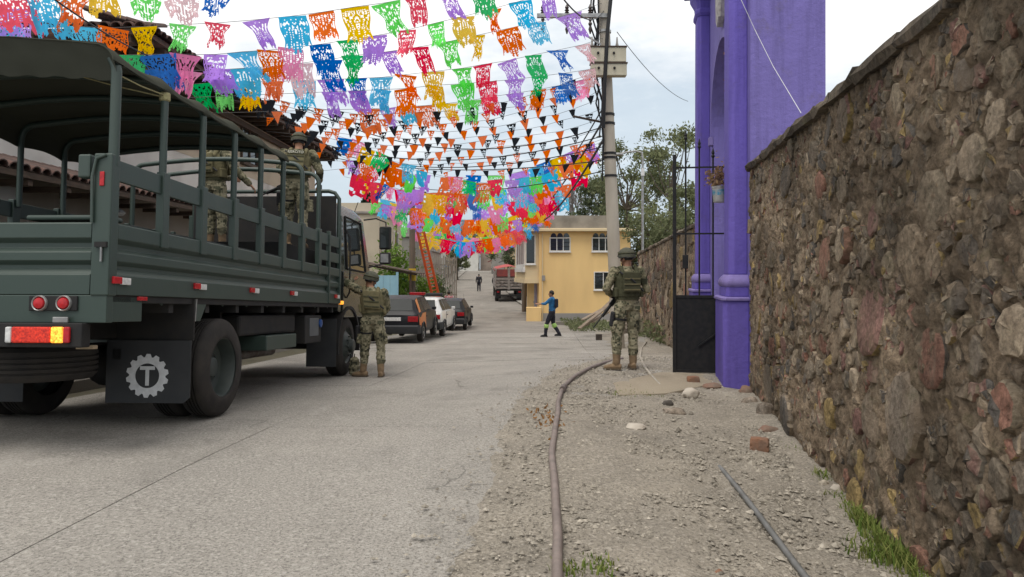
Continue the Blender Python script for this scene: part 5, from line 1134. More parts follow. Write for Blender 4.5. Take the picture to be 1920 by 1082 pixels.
# ------------------------------------------------------------------ lorry up the street
def lorry():
    y = 61.0; x = XU(954, y); t = thing('stake_lorry', 'pale stake-bed lorry with a red tarpaulin standing up the street', 'lorry', (x, y, zf(x, y)), R(3)); t.rotation_euler.x = R(2.2)
    mw = M('weathered_boards', (0.30, 0.27, 0.25), (0.22, 0.19, 0.17), scale=6, rough=.85); mr = M('red_board', (0.28, 0.06, 0.05), (0.2, 0.05, 0.05), scale=4)
    MB().box2(-1.12, 1.12, 0.02, 6, .95, 1.12).build('bed', m_und, t)
    for z in frange(1.2, 1.95, 4): MB().box2(-1.1, 1.1, -.02, .02, z - .09, z + .09).build('tail_board', mw, t, bevel=.01)
    for (xa, xb) in ((-1.0, -.1), (.1, 1.0)): MB().box2(xa, xb, -.01, .02, 2.15, 2.75).build('tail_panel', mr, t)
    for xx in (-1.1, -.05, .05, 1.1): MB().box2(xx - .05, xx + .05, -.05, -.021, 1.05, 2.85).build('post', mw, t, bevel=.008)
    for (a, b) in (((-1.0, 1.25), (-.1, 1.9)), ((-1.0, 1.9), (-.1, 1.25)), ((.1, 1.25), (1.0, 1.9)), ((.1, 1.9), (1.0, 1.25))): MB().beam((a[0], -.035, a[1]), (b[0], -.035, b[1]), .02, .05, (0, 1, 0)).build('cross_brace', mw, t)
    for s in (-1, 1):
        for z in frange(1.25, 2.7, 6): MB().box2(s * 1.14 - .02, s * 1.14 + .02, .02, 6, z - .09, z + .09).build('side_board', mw, t)
        for yy in (1.2, 1.9, 7.0):
            w = MB().lathe([(r_, h * s) for r_, h in ((.25, 0), (.46, .01), (.5, -.05), (.5, -.25), (.46, -.29), (.25, -.28))], (s * 1.1, yy, .5), 'x', 24).build('wheel', m_tyre, t, smooth=35)
            MB().lathe([(r_, h * s) for r_, h in ((.25, .005), (.2, -.06), (.001, -.05))], (s * 1.1, yy, .5), 'x', 20).build('rim', m_alloy, w, smooth=35)
        MB().box2(s * .85 - .2, s * .85 + .2, .3, .33, .3, .95).build('mudflap', m_flap, t)
        MB().box2(s * .9 - .1, s * .9 + .1, -.02, .02, .8, .92).build('tail_lamp', m_lens, t)
    rt = MB(); rings = []
    for yy in frange(-.05, 6, 13): rings.append([V(xx, yy, 2.78 + .22 * math.cos(xx * 1.3) ** 2 - .12 * (abs(xx) > 1.1) + .05 * noise.noise(V(xx * 2, yy * 2, 0))) for xx in frange(-1.2, 1.2, 13)])
    n = 13
    for r_ in rings: rt.v += r_
    for k in range(12):
        for i in range(12): a = k * 13 + i; rt.f.append((a, a + 1, a + 14, a + 13))
    o = rt.build('tarpaulin', M('red_tarp', (0.42, 0.06, 0.05), (0.32, 0.05, 0.05), scale=3, rough=.7), t, smooth=60, fix=False); so = o.modifiers.new('s', 'SOLIDIFY'); so.thickness = .02
    MB().loft([[V(-1.1, 6.2, .9), V(1.1, 6.2, .9), V(1.1, 6.2, 2.5), V(-1.1, 6.2, 2.5)], [V(-1.1, 7.8, .9), V(1.1, 7.8, .9), V(1.0, 7.5, 2.5), V(-1.0, 7.5, 2.5)]]).build('cab', mw, t, bevel=.05)
    MB().box2(-1.0, 1.0, -.1, .05, .5, .62).build('bumper', m_und, t)
lorry()
# ------------------------------------------------------------------ houses
def stucco(name, c, dirt=0.75, sc=0.7): return M(name, c, tuple(x * dirt for x in c), scale=sc, rough=.9, bump=.12, bscale=40, detail=9, lo=.4, hi=.8)
m_wframe = M('white_frame', (0.7, 0.7, 0.68), (0.6, 0.6, 0.58), rough=.5)
m_pane = glass('window_glass', (0.025, 0.03, 0.032), .05)
def window(parent, p, ux, w, h, cols=2, rows=2, out=None, frame=None, row_mat=None, arch=False, grille=False, depth=.06, curtain=None):
    """p: lower-left corner; ux: unit vector along the wall; out: outward normal"""
    p = Vector(p); ux = Vector(ux); uz = V(0, 0, 1); out = Vector(out); fr = frame or m_wframe
    def bar(a, b, c, d, o0, o1, mb): mb.add([p + ux * x + uz * z + out * o for x in (a, b) for o in (o0, o1) for z in (c, d)], [(0, 1, 3, 2), (4, 6, 7, 5), (0, 4, 5, 1), (2, 3, 7, 6), (0, 2, 6, 4), (1, 5, 7, 3)])
    t = max(.05, w * .045); mb = MB()
    bar(-t, 0, -t, h + t, .0, depth, mb); bar(w, w + t, -t, h + t, .0, depth, mb); bar(0, w, -t, 0, .0, depth, mb); bar(0, w, h, h + t, .0, depth, mb)
    win = mb.build('window', fr, parent)
    cw = w / cols; rh = h / rows
    for i in range(cols):
        for j in range(rows):
            g = MB(); g.quad(*[p + ux * x + uz * z + out * .012 for x, z in ((i * cw + .015, j * rh + .015), ((i + 1) * cw - .015, j * rh + .015), ((i + 1) * cw - .015, (j + 1) * rh - .015), (i * cw + .015, (j + 1) * rh - .015))])
            g.build('pane', curtain or m_pane, win, fix=False)
    for i in range(1, cols): mb = MB(); bar(i * cw - .022, i * cw + .022, 0, h, .01, depth * .8, mb); mb.build('muntin', fr, win)
    for j in range(1, rows): mb = MB(); bar(0, w, j * rh - .018, j * rh + .018, .01, depth * .75, mb); mb.build('muntin', row_mat or fr, win)
    mb = MB(); bar(-t * 1.6, w + t * 1.6, -t * 2.2, -t, 0, depth * 2, mb); mb.build('sill', fr, win)
    return win
def door(parent, p, ux, w, h, out, mat, panels=3):
    p = Vector(p); ux = Vector(ux); uz = V(0, 0, 1); out = Vector(out)
    def blk(mb, a, b, c, d, o0, o1): mb.add([p + ux * x + uz * z + out * o for x in (a, b) for o in (o0, o1) for z in (c, d)], [(0, 1, 3, 2), (4, 6, 7, 5), (0, 4, 5, 1), (2, 3, 7, 6), (0, 2, 6, 4), (1, 5, 7, 3)])
    mb = MB(); blk(mb, 0, w, 0, h, 0, .05); d = mb.build('door', mat, parent)
    for k in range(panels): mb = MB(); ph = h / panels; blk(mb, w * .1, w * .9, k * ph + ph * .1, (k + 1) * ph - ph * .08, .052, .07); mb.build('door_panel', mat, d)
    mb = MB(); blk(mb, w * .82, w * .88, h * .45, h * .5, .071, .11); mb.build('handle', m_chr, d)
    return d
# yellow house at the corner
def yellow_house():
    y0 = 42.0; gz = -1.5; xl, xr = XU(1011, y0), XU(1182, y0); zt = 3.82
    m_y = M('yellow_stucco', (0.78, 0.55, 0.25), (0.68, 0.475, 0.22), scale=1.2, stretch=(1, 1, .25), rough=.9, bump=.15, bscale=40, detail=9, lo=.42, hi=.8); m_cr = stucco('cream_stucco', (0.66, 0.54, 0.34), .9); m_gr = stucco('grey_render', (0.30, 0.29, 0.28), .8)
    t = thing('yellow_house', 'two-storey yellow corner house with flat roof slab and white framed windows', 'house', (xl, y0, gz))
    L = lambda x, y, z: V(x - xl, y - y0, z - gz)
    back = 8.0; xl2 = XU(988, 48.5)
    pts = [(xl, y0), (xr, y0), (xr, y0 + back), (xl2 + .2, y0 + back), (xl2, 48.5)]
    mb = MB(); mb.prism([L(x, y, gz) for x, y in pts], (0, 0, .6), (0, 0, zt - gz - .001)); mb.build('wall', m_y, t)
    mb = MB(); mb.prism([L(x + (-.04 if x < 4 else .04), y + (-.04 if y == y0 else 0), gz) for x, y in pts], (0, 0, 0), (0, 0, .63)); mb.build('plinth', m_gr, t)
    ov = [(xl - 1.1, y0 - .35), (xr + .35, y0 - .45), (xr + .35, y0 + back), (xl2 - .6, y0 + back), (xl2 - .75, 48.5)]
    mb = MB(); mb.prism([L(x, y, zt) for x, y in ov], (0, 0, .0), (0, 0, .18)); mb.build('roof_slab', m_cr, t, bevel=.03)
    pp = [(xl - .2, y0 + .9), (xr - .8, y0 + .9), (xr - .8, y0 + back - .3), (xl2 - .1, y0 + back - .3)]
    m_par = stucco('stained_concrete', (0.25, 0.23, 0.20), .5, 1.4)
    mb = MB(); mb.prism([L(x, y, zt) for x, y in pp], (0, 0, .182), (0, 0, 1.0)); mb.build('parapet', m_par, t)
    out = (0, -1, 0); ux = (1, 0, 0)
    def uvwin(u0, u1, v0, v1, cols, rows):
        x0, x1 = XU(u0, y0), XU(u1, y0); za, zb_ = CAMZ + (HZ - v1) * y0 / F, CAMZ + (HZ - v0) * y0 / F
        return window(t, L(x0, y0 - .002, za), ux, x1 - x0, zb_ - za, cols, rows, out, row_mat=m_und)
    for (u0, u1) in ((1032, 1068), (1111, 1147)):
        w = uvwin(u0, u1, 447, 470, 3, 3)
        x0, x1 = XU(u0, y0), XU(u1, y0); za = CAMZ + (HZ - 446) * y0 / F
        f = MB(); n = 5; wd = (x1 - x0) / 3
        for k in range(3):                      # scalloped fan lights over each window
            arc = [L(x0 + wd * k + wd / 2 - wd * .48 * math.cos(a), y0 - .02, za + .03 + .24 * math.sin(a)) for a in frange(0, math.pi, 9)]
            f.add(arc, [tuple(range(9))])
        f.build('fan_light', m_pane, w, fix=False)
    uvwin(1115, 1147, 511, 542, 2, 4)
    # recessed lines of the render and a drain pipe
    MB().tube([L(XU(1017, y0), y0 - .06, 3.7), L(XU(1017, y0), y0 - .06, gz + .1)], .035, 8).build('drain_pipe', m_cr, t, smooth=60)
    MB().box2(*[q for q in (0.15, .33, -.12, -.002, 2.5, 2.8)]).build('meter_box', m_gr, t)
    # street side: bay window, balcony slab, door
    d = V(xl2 - xl, 48.5 - y0, 0); Ln = d.length; d.normalize(); nrm = V(-d.y, d.x, 0); nrm = nrm if nrm.x < 0 else -nrm
    def blk(mb, a, b, za, zb_, o0, o1): mb.add([d * s + nrm * o + V(0, 0, z) for s in (a, b) for o in (o0, o1) for z in (za, zb_)], [(0, 1, 3, 2), (4, 6, 7, 5), (0, 4, 5, 1), (2, 3, 7, 6), (0, 2, 6, 4), (1, 5, 7, 3)])
    mb = MB(); blk(mb, .15, Ln, 2.62, 5.3, .002, .8); mb.build('bay', m_cr, t)
    mb = MB(); blk(mb, .1, Ln, 2.35, 2.62, .002, .85); mb.build('bay_slab', m_cr, t)
    window(t, d * .15 + nrm * .25 + V(0, -.003, 3.5), nrm, .48, 1.6, 1, 1, (0, -1, 0))
    window(t, d * .4 + nrm * .803 + V(0, 0, 3.45), d, 4.6, 1.65, 4, 1, nrm, curtain=M('brown_curtain', (0.2, 0.15, 0.13), (0.14, 0.1, 0.09), scale=10, stretch=(9, 9, .2)))
    door(t, d * .9 + nrm * .003 + V(0, 0, .2), d, 1.1, 2.1, nrm, M('pale_door', (0.35, 0.32, 0.42), rough=.6))
    MB().box2(-.75, .1, -.7, -.05, 0.0, 1.0).build('stair_block', m_y, t, bevel=.02)
    MB().box2(xr - xl - 1.0, xr - xl - .9, -1.5, -1.4, 0, .5)
    return t
yellow_house()
# tiled house behind the truck
m_tile = M('clay_tile', (0.10, 0.052, 0.040), (0.06, 0.036, 0.030), scale=6, rough=.9, bump=.3, objrand=.3, c3=(0.075, 0.05, 0.042))
m_wood = M('old_wood', (0.09, 0.06, 0.042), (0.055, 0.04, 0.03), scale=5, rough=.85, stretch=(1, 1, 6))
def tile_mesh():
    mb = MB(); rings = []
    for (y, r, dz) in ((0, .105, .0), (.25, .095, .012), (.5, .085, .024)):
        o = [(r * math.cos(a), r * math.sin(a) * .75) for a in frange(0, math.pi, 7)]; i_ = [(.84 * x, z - .016) for x, z in reversed(o)]
        rings.append([V(x, y, z + dz) for x, z in o + i_])
    mb.loft(rings); me = mb.mesh('tile', smooth=40); me.materials.append(m_tile); return me
TILE = tile_mesh()
def left_house():
    xf = -7.5; gz = -.9
    m_wh = stucco('old_whitewash', (0.62, 0.59, 0.55), .55, .8); m_br = stucco('brown_render', (0.3, 0.26, 0.22), .65, 1.0); m_be = stucco('beige_stucco', (0.45, 0.38, 0.29), .75, .8)
    t = thing('tiled_house', 'old two-storey house with clay tile eaves behind the army truck', 'house', (xf, 14.2, gz))
    L = lambda x, y, z: V(x - xf, y - 14.2, z - gz)
    w = MB(); w.box2(-6, 0, -7.2, 13.6, 0, 3.9); w.build('ground_floor_wall', m_br, t)
    w = MB(); w.box2(-6, -.004, -7.2, 13.4, 3.9, 5.1); w.build('white_wall', m_wh, t)
    w = MB(); w.box2(-6, .004, .2, 13.6, 5.1, 6.65); w.build('upper_wall', m_be, t)
    w = MB(); w.box2(-6, -.02, -6.8, .19, 5.1, 5.2); w.build('parapet', m_wh, t)
    # lower awning of tiles along the street front
    aw = MB(); aw.prism([V(0.002, 0, 4.05), V(1.0, 0, 3.74), V(1.0, 0, 3.66), V(0.002, 0, 3.92)], (0, -7.2, 0), (0, 13.6, 0)); awo = aw.build('awning', m_wood, t)
    ang = math.atan2(.33, 1.15)
    for k, yy in enumerate(frange(-7.1, 12, 88)):
        if yy > 6: break
        for r_ in range(2):
            inst('tile', TILE, awo, (1.02 - .45 * r_, yy, 3.765 + .135 * r_), (ang, 0, R(90)), (1, 1, 1))
    for yy in frange(-6.9, 13.2, 24): MB().box2(.3, .96, yy - .05, yy + .05, 3.57, 3.655).build('rafter', m_wood, awo)
    # main roof: eave towards the street and towards the camera, tiles on the edge
    rf = MB(); ze = 6.78
    rf.loft([[V(.75, -.75, ze), V(.75, 14.2, ze), V(-6.6, 14.2, ze), V(-6.6, -.75, ze)], [V(.75, -.75, ze + .1), V(.75, 14.2, ze + .1), V(-6.6, 14.2, ze + .1), V(-6.6, -.75, ze + .1)], [V(-2.3, 2.2, ze + .95), V(-2.3, 11.2, ze + .95), V(-3.4, 11.2, ze + .95), V(-3.4, 2.2, ze + .95)]])
    rfo = rf.build('roof', m_tile, t)
    s1 = math.atan2(.85, 3.05)
    for yy in frange(-.7, 14.1, 68):
        for r_ in range(3): inst('tile', TILE, rfo, (.86 - .44 * r_, yy, ze + .12 + .122 * r_), (s1, 0, R(90)))
    for xx in frange(-6.5, .7, 34):
        for r_ in range(2): inst('tile', TILE, rfo, (xx, -.86 + .44 * r_, ze + .12 + .125 * r_), (s1, 0, 0))
    for yy in frange(-.4, 13.8, 26): MB().box2(-.0, .7, yy - .06, yy + .06, ze - .13, ze - .002).build('rafter', m_wood, rfo)
    for xx in frange(-6.2, .4, 12): MB().box2(xx - .06, xx + .06, -.7, .19, ze - .13, ze - .002).build('rafter', m_wood, rfo)
    MB().box2(.005, .12, .2, 13.6, 6.4, 6.55).build('wall_plate', m_wood, t)
    m_dk = M('dark_shutter', (0.03, 0.03, 0.033), rough=.7); m_wd = M('white_door', (0.5, 0.5, 0.48), (0.36, 0.36, 0.34), scale=3)
    for yy, wd, mt in ((-5.2, 1.2, m_wd), (-2.6, 1.0, m_wood), (-.2, 1.5, m_wd), (1.9, .9, m_dk), (3.6, 1.7, m_wd), (6.6, 1.1, m_wood), (9.5, 1.4, m_wd)): door(t, (.002, yy, .9), (0, 1, 0), wd, 2.3, (1, 0, 0), mt)
    for yy in (2.0, 6.0, 10.0): window(t, (.005, yy, 5.5), (0, 1, 0), 1.2, .95, 2, 2, (1, 0, 0), frame=m_wood)
    MB().box2(.01, .45, -5.5, -3.8, 3.35, 3.6).build('shop_canopy', m_wh, t)
    MB().lathe([(.07, 0), (.12, .05), (.05, .12)], (.5, -1.2, 3.4), n=14).build('wall_lamp', m_whl, t, smooth=50)
left_house()
# houses further up both sides
def row_house(label, x0, x1, y0, y1, zt, mat, side, floors=1, doors=1, dmat=None, parapet=True, roof=None, gz=None):
    """side: +1 faces +x (left row), -1 faces -x (right row); the camera-facing end wall gets openings too"""
    gz = gz if gz is not None else min(zf((x0 + x1) / 2, y0), zf((x0 + x1) / 2, y1)) - .3
    t = thing('house', label, 'house', (x0, y0, gz)); w, l, h = x1 - x0, y1 - y0, zt - gz
    MB().box2(0, w, 0, l, 0, h).build('wall', mat, t)
    MB().box2(-.12, w + .12, -.12, l + .12, h + .002, h + .14).build('roof_slab', roof or M('concrete_slab_edge', (0.33, 0.31, 0.28), (0.22, 0.2, 0.18), scale=2), t, bevel=.02)
    if parapet: MB().box2(.1, w - .1, .1, l - .1, h + .142, h + .6).build('parapet', mat, t)
    xf = w if side > 0 else 0; o = (side, 0, 0); n = max(1, int(l / 3.6))
    for f in range(floors):
        zb_ = .35 + (h / floors) * f
        for k in range(n):
            yy = l * (k + .22) / n; wd = min(1.5, l / n * .5); p = (xf + side * .003, yy, zb_)
            if f == 0 and (k % 2 == 0): door(t, p, (0, 1, 0), wd, 2.2, o, dmat or m_und)
            else: window(t, (p[0], p[1], zb_ + .9), (0, 1, 0), wd, 1.1, 2, 1, o)
        if w > 3: window(t, (w * .35 if side < 0 else w * .45, -.003, zb_ + .9), (1, 0, 0), 1.1, 1.0, 2, 2, (0, -1, 0))
    band = M('band_%d' % (int(y0) % 4), ((0.2, 0.07, 0.06), (0.06, 0.09, 0.16), (0.18, 0.17, 0.16), (0.1, 0.14, 0.1))[int(y0) % 4], rough=.85)
    if y0 < 200:
        MB().box2(*((w + .002, w + .02) if side > 0 else (-.02, -.002)), .05, l - .05, .0, 1.15).build('painted_band', band, t)
        MB().box2(.05, w - .05, -.02, -.002, 0, 1.15).build('painted_band', band, t)
        aw = MB(); xa = w if side > 0 else 0; aw.prism([V(xa, 0, 2.95), V(xa + side * 1.0, 0, 2.6), V(xa + side * 1.0, 0, 2.55), V(xa, 0, 2.88)], (0, l * .2, 0), (0, l * .2 + min(4, l * .5), 0)); aw.build('awning', M('awning_%d' % (int(y1) % 3), ((0.3, 0.05, 0.05), (0.12, 0.12, 0.13), (0.06, 0.15, 0.28))[int(y1) % 3], rough=.7), t)
        MB().tube([V(w * .5, .5, h), V(w * .5, .5, h + 1.6)], .03, 6).build('rebar_mast', m_und, t)
        if h > 4: MB().lathe([(.5, 0), (.52, .1), (.52, .8), (.3, 1.0), (.2, 1.05)], (w * .3, l * .4, h + .142), n=16).build('water_tank', M('tank_black', (0.02, 0.02, 0.02), rough=.5), t, smooth=50)
    return t
m_g1 = stucco('house_cream', (0.5, 0.44, 0.34), .75); m_g2 = stucco('house_grey', (0.28, 0.27, 0.25), .7); m_g3 = stucco('house_white', (0.55, 0.54, 0.5), .8); m_g4 = stucco('house_pink', (0.5, 0.36, 0.3), .8); m_g5 = stucco('house_ochre', (0.42, 0.33, 0.2), .8); m_g6 = stucco('house_brick', (0.3, 0.24, 0.2), .6)
m_shut = M('steel_shutter', (0.2, 0.21, 0.22), (0.13, 0.13, 0.14), scale=4, stretch=(1, 1, 14), rough=.5); m_blued = M('blue_sheet', (0.30, 0.52, 0.62), (0.25, 0.45, 0.56), scale=2, rough=.6)
row_house('cream house with a flat roof left of the street behind the wooden pole', -13.5, -7.1, 39, 47, 4.6, m_g1, 1, 2, dmat=m_wood)
row_house('grey unfinished block house with a steel gate beyond the cream house', -12, -6.6, 50, 60, 3.9, m_g2, 1, 1, dmat=m_shut)
row_house('beige low house with roller shutters on the left uphill side', -14, -7.4, 63, 76, 3.4, m_g6, 1, 1, dmat=m_shut)
row_house('white house with doors along the left pavement uphill', -15, -8.3, 78, 92, 4.6, m_g3, 1, 1, dmat=m_shut)
row_house('ochre house far up the left side of the street', -16, -9.0, 94, 112, 5.6, m_g5, 1, 1, dmat=m_wood)
row_house('pink house near the end of the street on the left', -18, -10.2, 115, 135, 6.4, m_g4, 1, 2)
row_house('grey house closing the left row at the top of the street', -24, -12.2, 138, 170, 7.2, m_g2, 1, 2)
row_house('pink house just beyond the red-topped lorry', 1.4, 9, 66, 80, 4.8, m_g4, -1, 2)
row_house('white house on the right side further uphill', .4, 9, 84, 100, 5.4, m_g3, -1, 2, dmat=m_blued)
row_house('ochre house on the right near the top of the street', -1.0, 8, 104, 124, 6.0, m_g5, -1, 2)
row_house('white house facing down the street at its far end', -19, -9.5, 205, 215, 8.5, m_g3, 1, 2)
row_house('brick-brown house beside the white one at the far end', -9.2, -2, 212, 222, 7.6, m_g6, 1, 2)
row_house('ochre house at the far end half hidden by banners', -30, -19.5, 210, 222, 9.5, m_g5, 1, 2)
row_house('grey house at the far right end of the street', -3.6, 6, 130, 165, 7.0, m_g2, -1, 2)
# blue sheet gate, rusty lean-to and slatted fence on the left
y = 33.0
gt = thing('sheet_gate', 'pale blue sheet metal gate beside the truck mirror', 'gate', (XU(694, y), y, zf(XU(694, y), y)))
for k in range(4): MB().box2(k * .30, k * .30 + .292, 0, .03, .05, 2.5).build('sheet_panel', m_blued, gt, bevel=.004)
for xx in (-.05, 1.22): MB().box2(xx - .05, xx + .05, -.02, .08, 0, 2.65).build('gate_post', m_blued, gt)
y = 34.5
ln = thing('lean_to', 'rusty tin lean-to roof on posts over the left pavement', 'shelter', (XU(700, y), y, zf(XU(700, y), y)))
m_rust = M('rusty_tin', (0.10, 0.065, 0.045), (0.06, 0.045, 0.038), scale=7, rough=.8)
for k in range(7): MB().prism([V(-1.2 + k * .5, 0, 3.35 - k * .10), V(-.72 + k * .5, 0, 3.26 - k * .10), V(-.72 + k * .5, 0, 3.22 - k * .1), V(-1.2 + k * .5, 0, 3.31 - k * .1)], (0, -1.2, 0), (0, 1.4, 0)).build('tin_sheet', m_rust, ln)
for xx in (-1.0, 1.9): MB().cyl((xx, -1, 0), (xx, -1, 3.2 if xx < 0 else 2.75), .05, 8).build('post', m_wood, ln)
MB().beam((-1.1, -1.1, 3.22), (2.2, -1.1, 2.58), .06, .09).build('beam', m_wood, ln)
y = 47.5
fn = thing('slat_fence', 'tall pale slatted fence beside the orange ladder', 'fence', (XU(780, y), y, zf(XU(780, y), y)), R(60))
m_slat = M('fence_slat', (0.36, 0.32, 0.27), (0.25, 0.22, 0.19), scale=6, stretch=(1, 1, .2), rough=.85)
for k in range(22): MB().box2(k * .22, k * .22 + .1, 0, .04, .8, 3.8 + .1 * math.sin(k * 2.3)).build('slat', m_slat, fn)
for z in (1.1, 3.2): MB().box2(-.05, 4.8, .041, .09, z, z + .09).build('rail', m_slat, fn)
MB().box2(-.05, 4.8, -.05, .15, 0, .79).build('base_wall', m_g2, fn)
ORD = 'first second third fourth fifth sixth seventh eighth ninth tenth eleventh twelfth thirteenth fourteenth fifteenth sixteenth seventeenth eighteenth nineteenth twentieth'.split()
# ------------------------------------------------------------------ poles and wires
m_pole = M('concrete_pole', (0.50, 0.45, 0.37), (0.38, 0.34, 0.28), scale=3, rough=.9, bump=.2, stretch=(1, 1, .25))
m_wpole = M('timber_pole', (0.16, 0.125, 0.095), (0.11, 0.09, 0.07), scale=5, rough=.9, stretch=(1, 1, .2))
m_cable = M('cable', (0.015, 0.015, 0.017), rough=.6)
PB = V(XU(1159, 19), 19, zf(XU(1159, 19), 19) - .02); PT = P(1124, -170, 19)
def pole_at(v): z = CAMZ + (HZ - v) * 19 / F; t = (z - PB.z) / (PT.z - PB.z); return PB + (PT - PB) * t
pl = thing('utility_pole', 'leaning concrete utility pole with a cross-arm and cream boxes behind the soldier', 'utility pole', PB)
MB().tube([(0, 0, 0), tuple((PT - PB) * .5), tuple(PT - PB)], [.175, .15, .125], 14).build('shaft', m_pole, pl, smooth=50)
for v in (60, 215, 232, 288, 296, 330): q = pole_at(v) - PB; MB().cyl(q - V(0, 0, .03), q + V(0, 0, .03), .168, 14).build('band', m_cable if v != 60 else m_chr, pl, smooth=50)
q = pole_at(34) - PB
ca = MB().box2(-1.75, .12, -.22, -.13, -.05, .05).build('cross_arm', m_chr, pl); ca.location = q
for xx in (-1.6, -.98, -.38):
    i1 = MB().lathe([(.03, 0), (.06, .03), (.035, .06), (.065, .09), (.035, .12), (.055, .16), (.02, .24)], (xx, -.175, .05), n=12).build('insulator', M('insulator', (0.05, 0.035, 0.03), rough=.3), ca, smooth=40)
    MB().lathe([(.025, 0), (.05, -.05), (.025, -.1), (.055, -.16), (.025, -.22), (.05, -.3), (.015, -.42)], (xx, -.175, -.05), n=12).build('fuse_cutout', MATS['insulator'], ca, smooth=40)
MB().beam((-1.2, -.175, -.05), (-.1, -.175, -.75), .04, .04).build('arm_strut', m_chr, ca)
m_cream = M('cream_box', (0.52, 0.48, 0.36), (0.43, 0.40, 0.30), scale=3, rough=.6)
for (va, vb, dx) in ((97, 124, 0), (127, 149, .01)):
    q = (pole_at(va) + pole_at(vb)) / 2 - PB; h = (vb - va) * 19 / F; u0, u1 = 1102, 1169
    b = MB().box2(-.44, .47, -.40, -.16, -h / 2, h / 2).build('meter_cabinet', m_cream, pl, bevel=.015); b.location = (q.x - (.0), q.y, q.z)
    MB().box2(-.46, .49, -.42, -.15, h / 2 + .002, h / 2 + .03).build('cabinet_lid', m_wood, b)
    for xx in (-.25, .15): MB().lathe([(.025, 0), (.035, -.03), (.012, -.06)], (xx, -.4, .03), 'y', 12).build('conduit_knob', m_cable, b, smooth=40)
for (u, va, vb) in ((1157, 72, 96), (1110, 75, 95)):
    q = P(u, vb, 18.8) - PB; MB().lathe([(.02, 0), (.045, .03), (.03, .08), (.05, .12), (.03, .2), (.015, .36)], q, n=10).build('bushing', M('bushing', (0.35, 0.33, 0.3), rough=.4), pl, smooth=40)
# cable bundle down the pole
rg = random.Random(21)
for k in range(4):
    pts = []
    for v in frange(-60, 340 - 40 * k, 11): q = pole_at(v) - PB; pts.append(q + V(-.17 - .05 * k + rg.uniform(-.07, .07), -.1 - .02 * k, 0))
    MB().tube(pts, .022 + .008 * (k == 1), 6).build('pole_cable', m_cable, pl, smooth=60)
MB().tube([P(1147, -20, 18.6) - PB, P(1139, 60, 18.6) - PB, P(1134, 150, 18.6) - PB, P(1131, 240, 18.7) - PB], .05, 8).build('thick_cable', m_cable, pl, smooth=60)
def cable(pts, r, label, grp='overhead cables'):
    return tag(MB().tube(pts, r, 5).build('overhead_cable', m_cable, smooth=60), label, 'cable', grp)
def sagpts(a, b, sag, n=14):
    a = Vector(a); b = Vector(b); return [a + (b - a) * t - V(0, 0, sag * 4 * t * (1 - t)) for t in frange(0, 1, n)]
PR = pole_at
for ci, (v, ub, vb, yb, s, r) in enumerate(((228, 985, 408, 49.8, .6, .03), (262, 985, 416, 49.8, .9, .035), (205, 984, 400, 49.8, .5, .02))): cable(sagpts(PR(v) - V(.15, 0, 0), P(ub, vb, yb), s), r, ['dark', 'thickest dark', 'thinnest dark'][ci] + ' cable dropping from the concrete pole to the slim pole by the yellow house')
for ci, (v, ub, vb, yb, s) in enumerate(((238, 560, 196, 21, .9), (255, 600, 268, 24, .6), (275, 640, 290, 26, .5), (300, 600, 290, 27, .4), (320, 690, 330, 33, .6))): cable(sagpts(PR(v) - V(.15, 0, 0), P(ub, vb, yb), s), .014, ORD[ci] + ' thin black wire across the street, counted downwards on the concrete pole')
cable(sagpts(PR(20), P(960, -160, 6), .5), .012, 'thin wire running from the cross-arm up over the road')
cable(sagpts(P(1157, 60, 18.8), P(1290, 190, 32), .3), .01, 'thin wire running from the cream boxes towards the trees')
cable(sagpts(P(90, -10, 9), P(320, 120, 14.2), .1), .012, 'dark wire slanting down to the tiled roof')
tag(MB().tube([PR(230) - V(.1, 0, .0), P(1075, 218, 18.7)], .03, 6).build('bracket_arm', m_rust), 'short rusty bracket arm sticking out from the concrete pole', 'bracket')
# street lamp
y = 30.0; lb = V(XU(1205, y), y, -1.0)
sl = thing('street_lamp', 'thin grey street lamp with a bent arm above the far stone wall', 'street lamp', lb)
top = P(1205, 296, y) - lb
MB().tube([(0, 0, 0), (0, 0, top.z - .6), (0, 0, top.z), (-.04, 0, top.z + .22), (-.3, 0, top.z + .28), (-.85, 0, top.z + .2)], [.06, .05, .04, .04, .035, .035], 8).build('post', m_chr, sl, smooth=60)
MB().box2(-1.15, -.8, -.1, .1, top.z + .1, top.z + .2).build('lamp_head', m_chr, sl, bevel=.03)
MB().box2(-.06, .06, -.1, .08, top.z - .75, top.z - .45).build('control_box', m_whl, sl, bevel=.01)
# other poles
def simple_pole(label, u, y, vtop, r, mat, band=None):
    x = XU(u, y); b = V(x, y, zf(x, y) - .05); t = thing('utility_pole', label, 'utility pole', b); h = CAMZ + (HZ - vtop) * y / F - b.z
    MB().tube([(0, 0, 0), (0, 0, h * .5), (0, 0, h)], [r, r * .9, r * .75], 12).build('shaft', mat, t, smooth=50)
    MB().box2(-.7, .7, -.06, .06, h - .5, h - .38).build('cross_arm', m_wood, t)
    for xx in (-.55, .55): MB().lathe([(.03, 0), (.05, .04), (.02, .16)], (xx, 0, h - .38), n=8).build('insulator', MATS['insulator'], t, smooth=40)
    if band:
        z0 = CAMZ + (HZ - band) * y / F - b.z; MB().cyl((0, 0, z0 - .3), (0, 0, z0 + .3), r * 1.06, 12).build('yellow_band', M('yellow_paint', (0.6, 0.4, 0.03), rough=.7), t, smooth=50)
    return t, V(x, y, b.z + h)
simple_pole('brown timber pole with a yellow band beside the orange ladder', 773, 36, 345, .17, m_wpole, 515)
simple_pole('slim grey pole in front of the corner of the yellow house', 983, 50, 372, .17, m_wpole)
simple_pole('thin pole with ornament near the cream house', 743, 38, 385, .05, m_wpole)
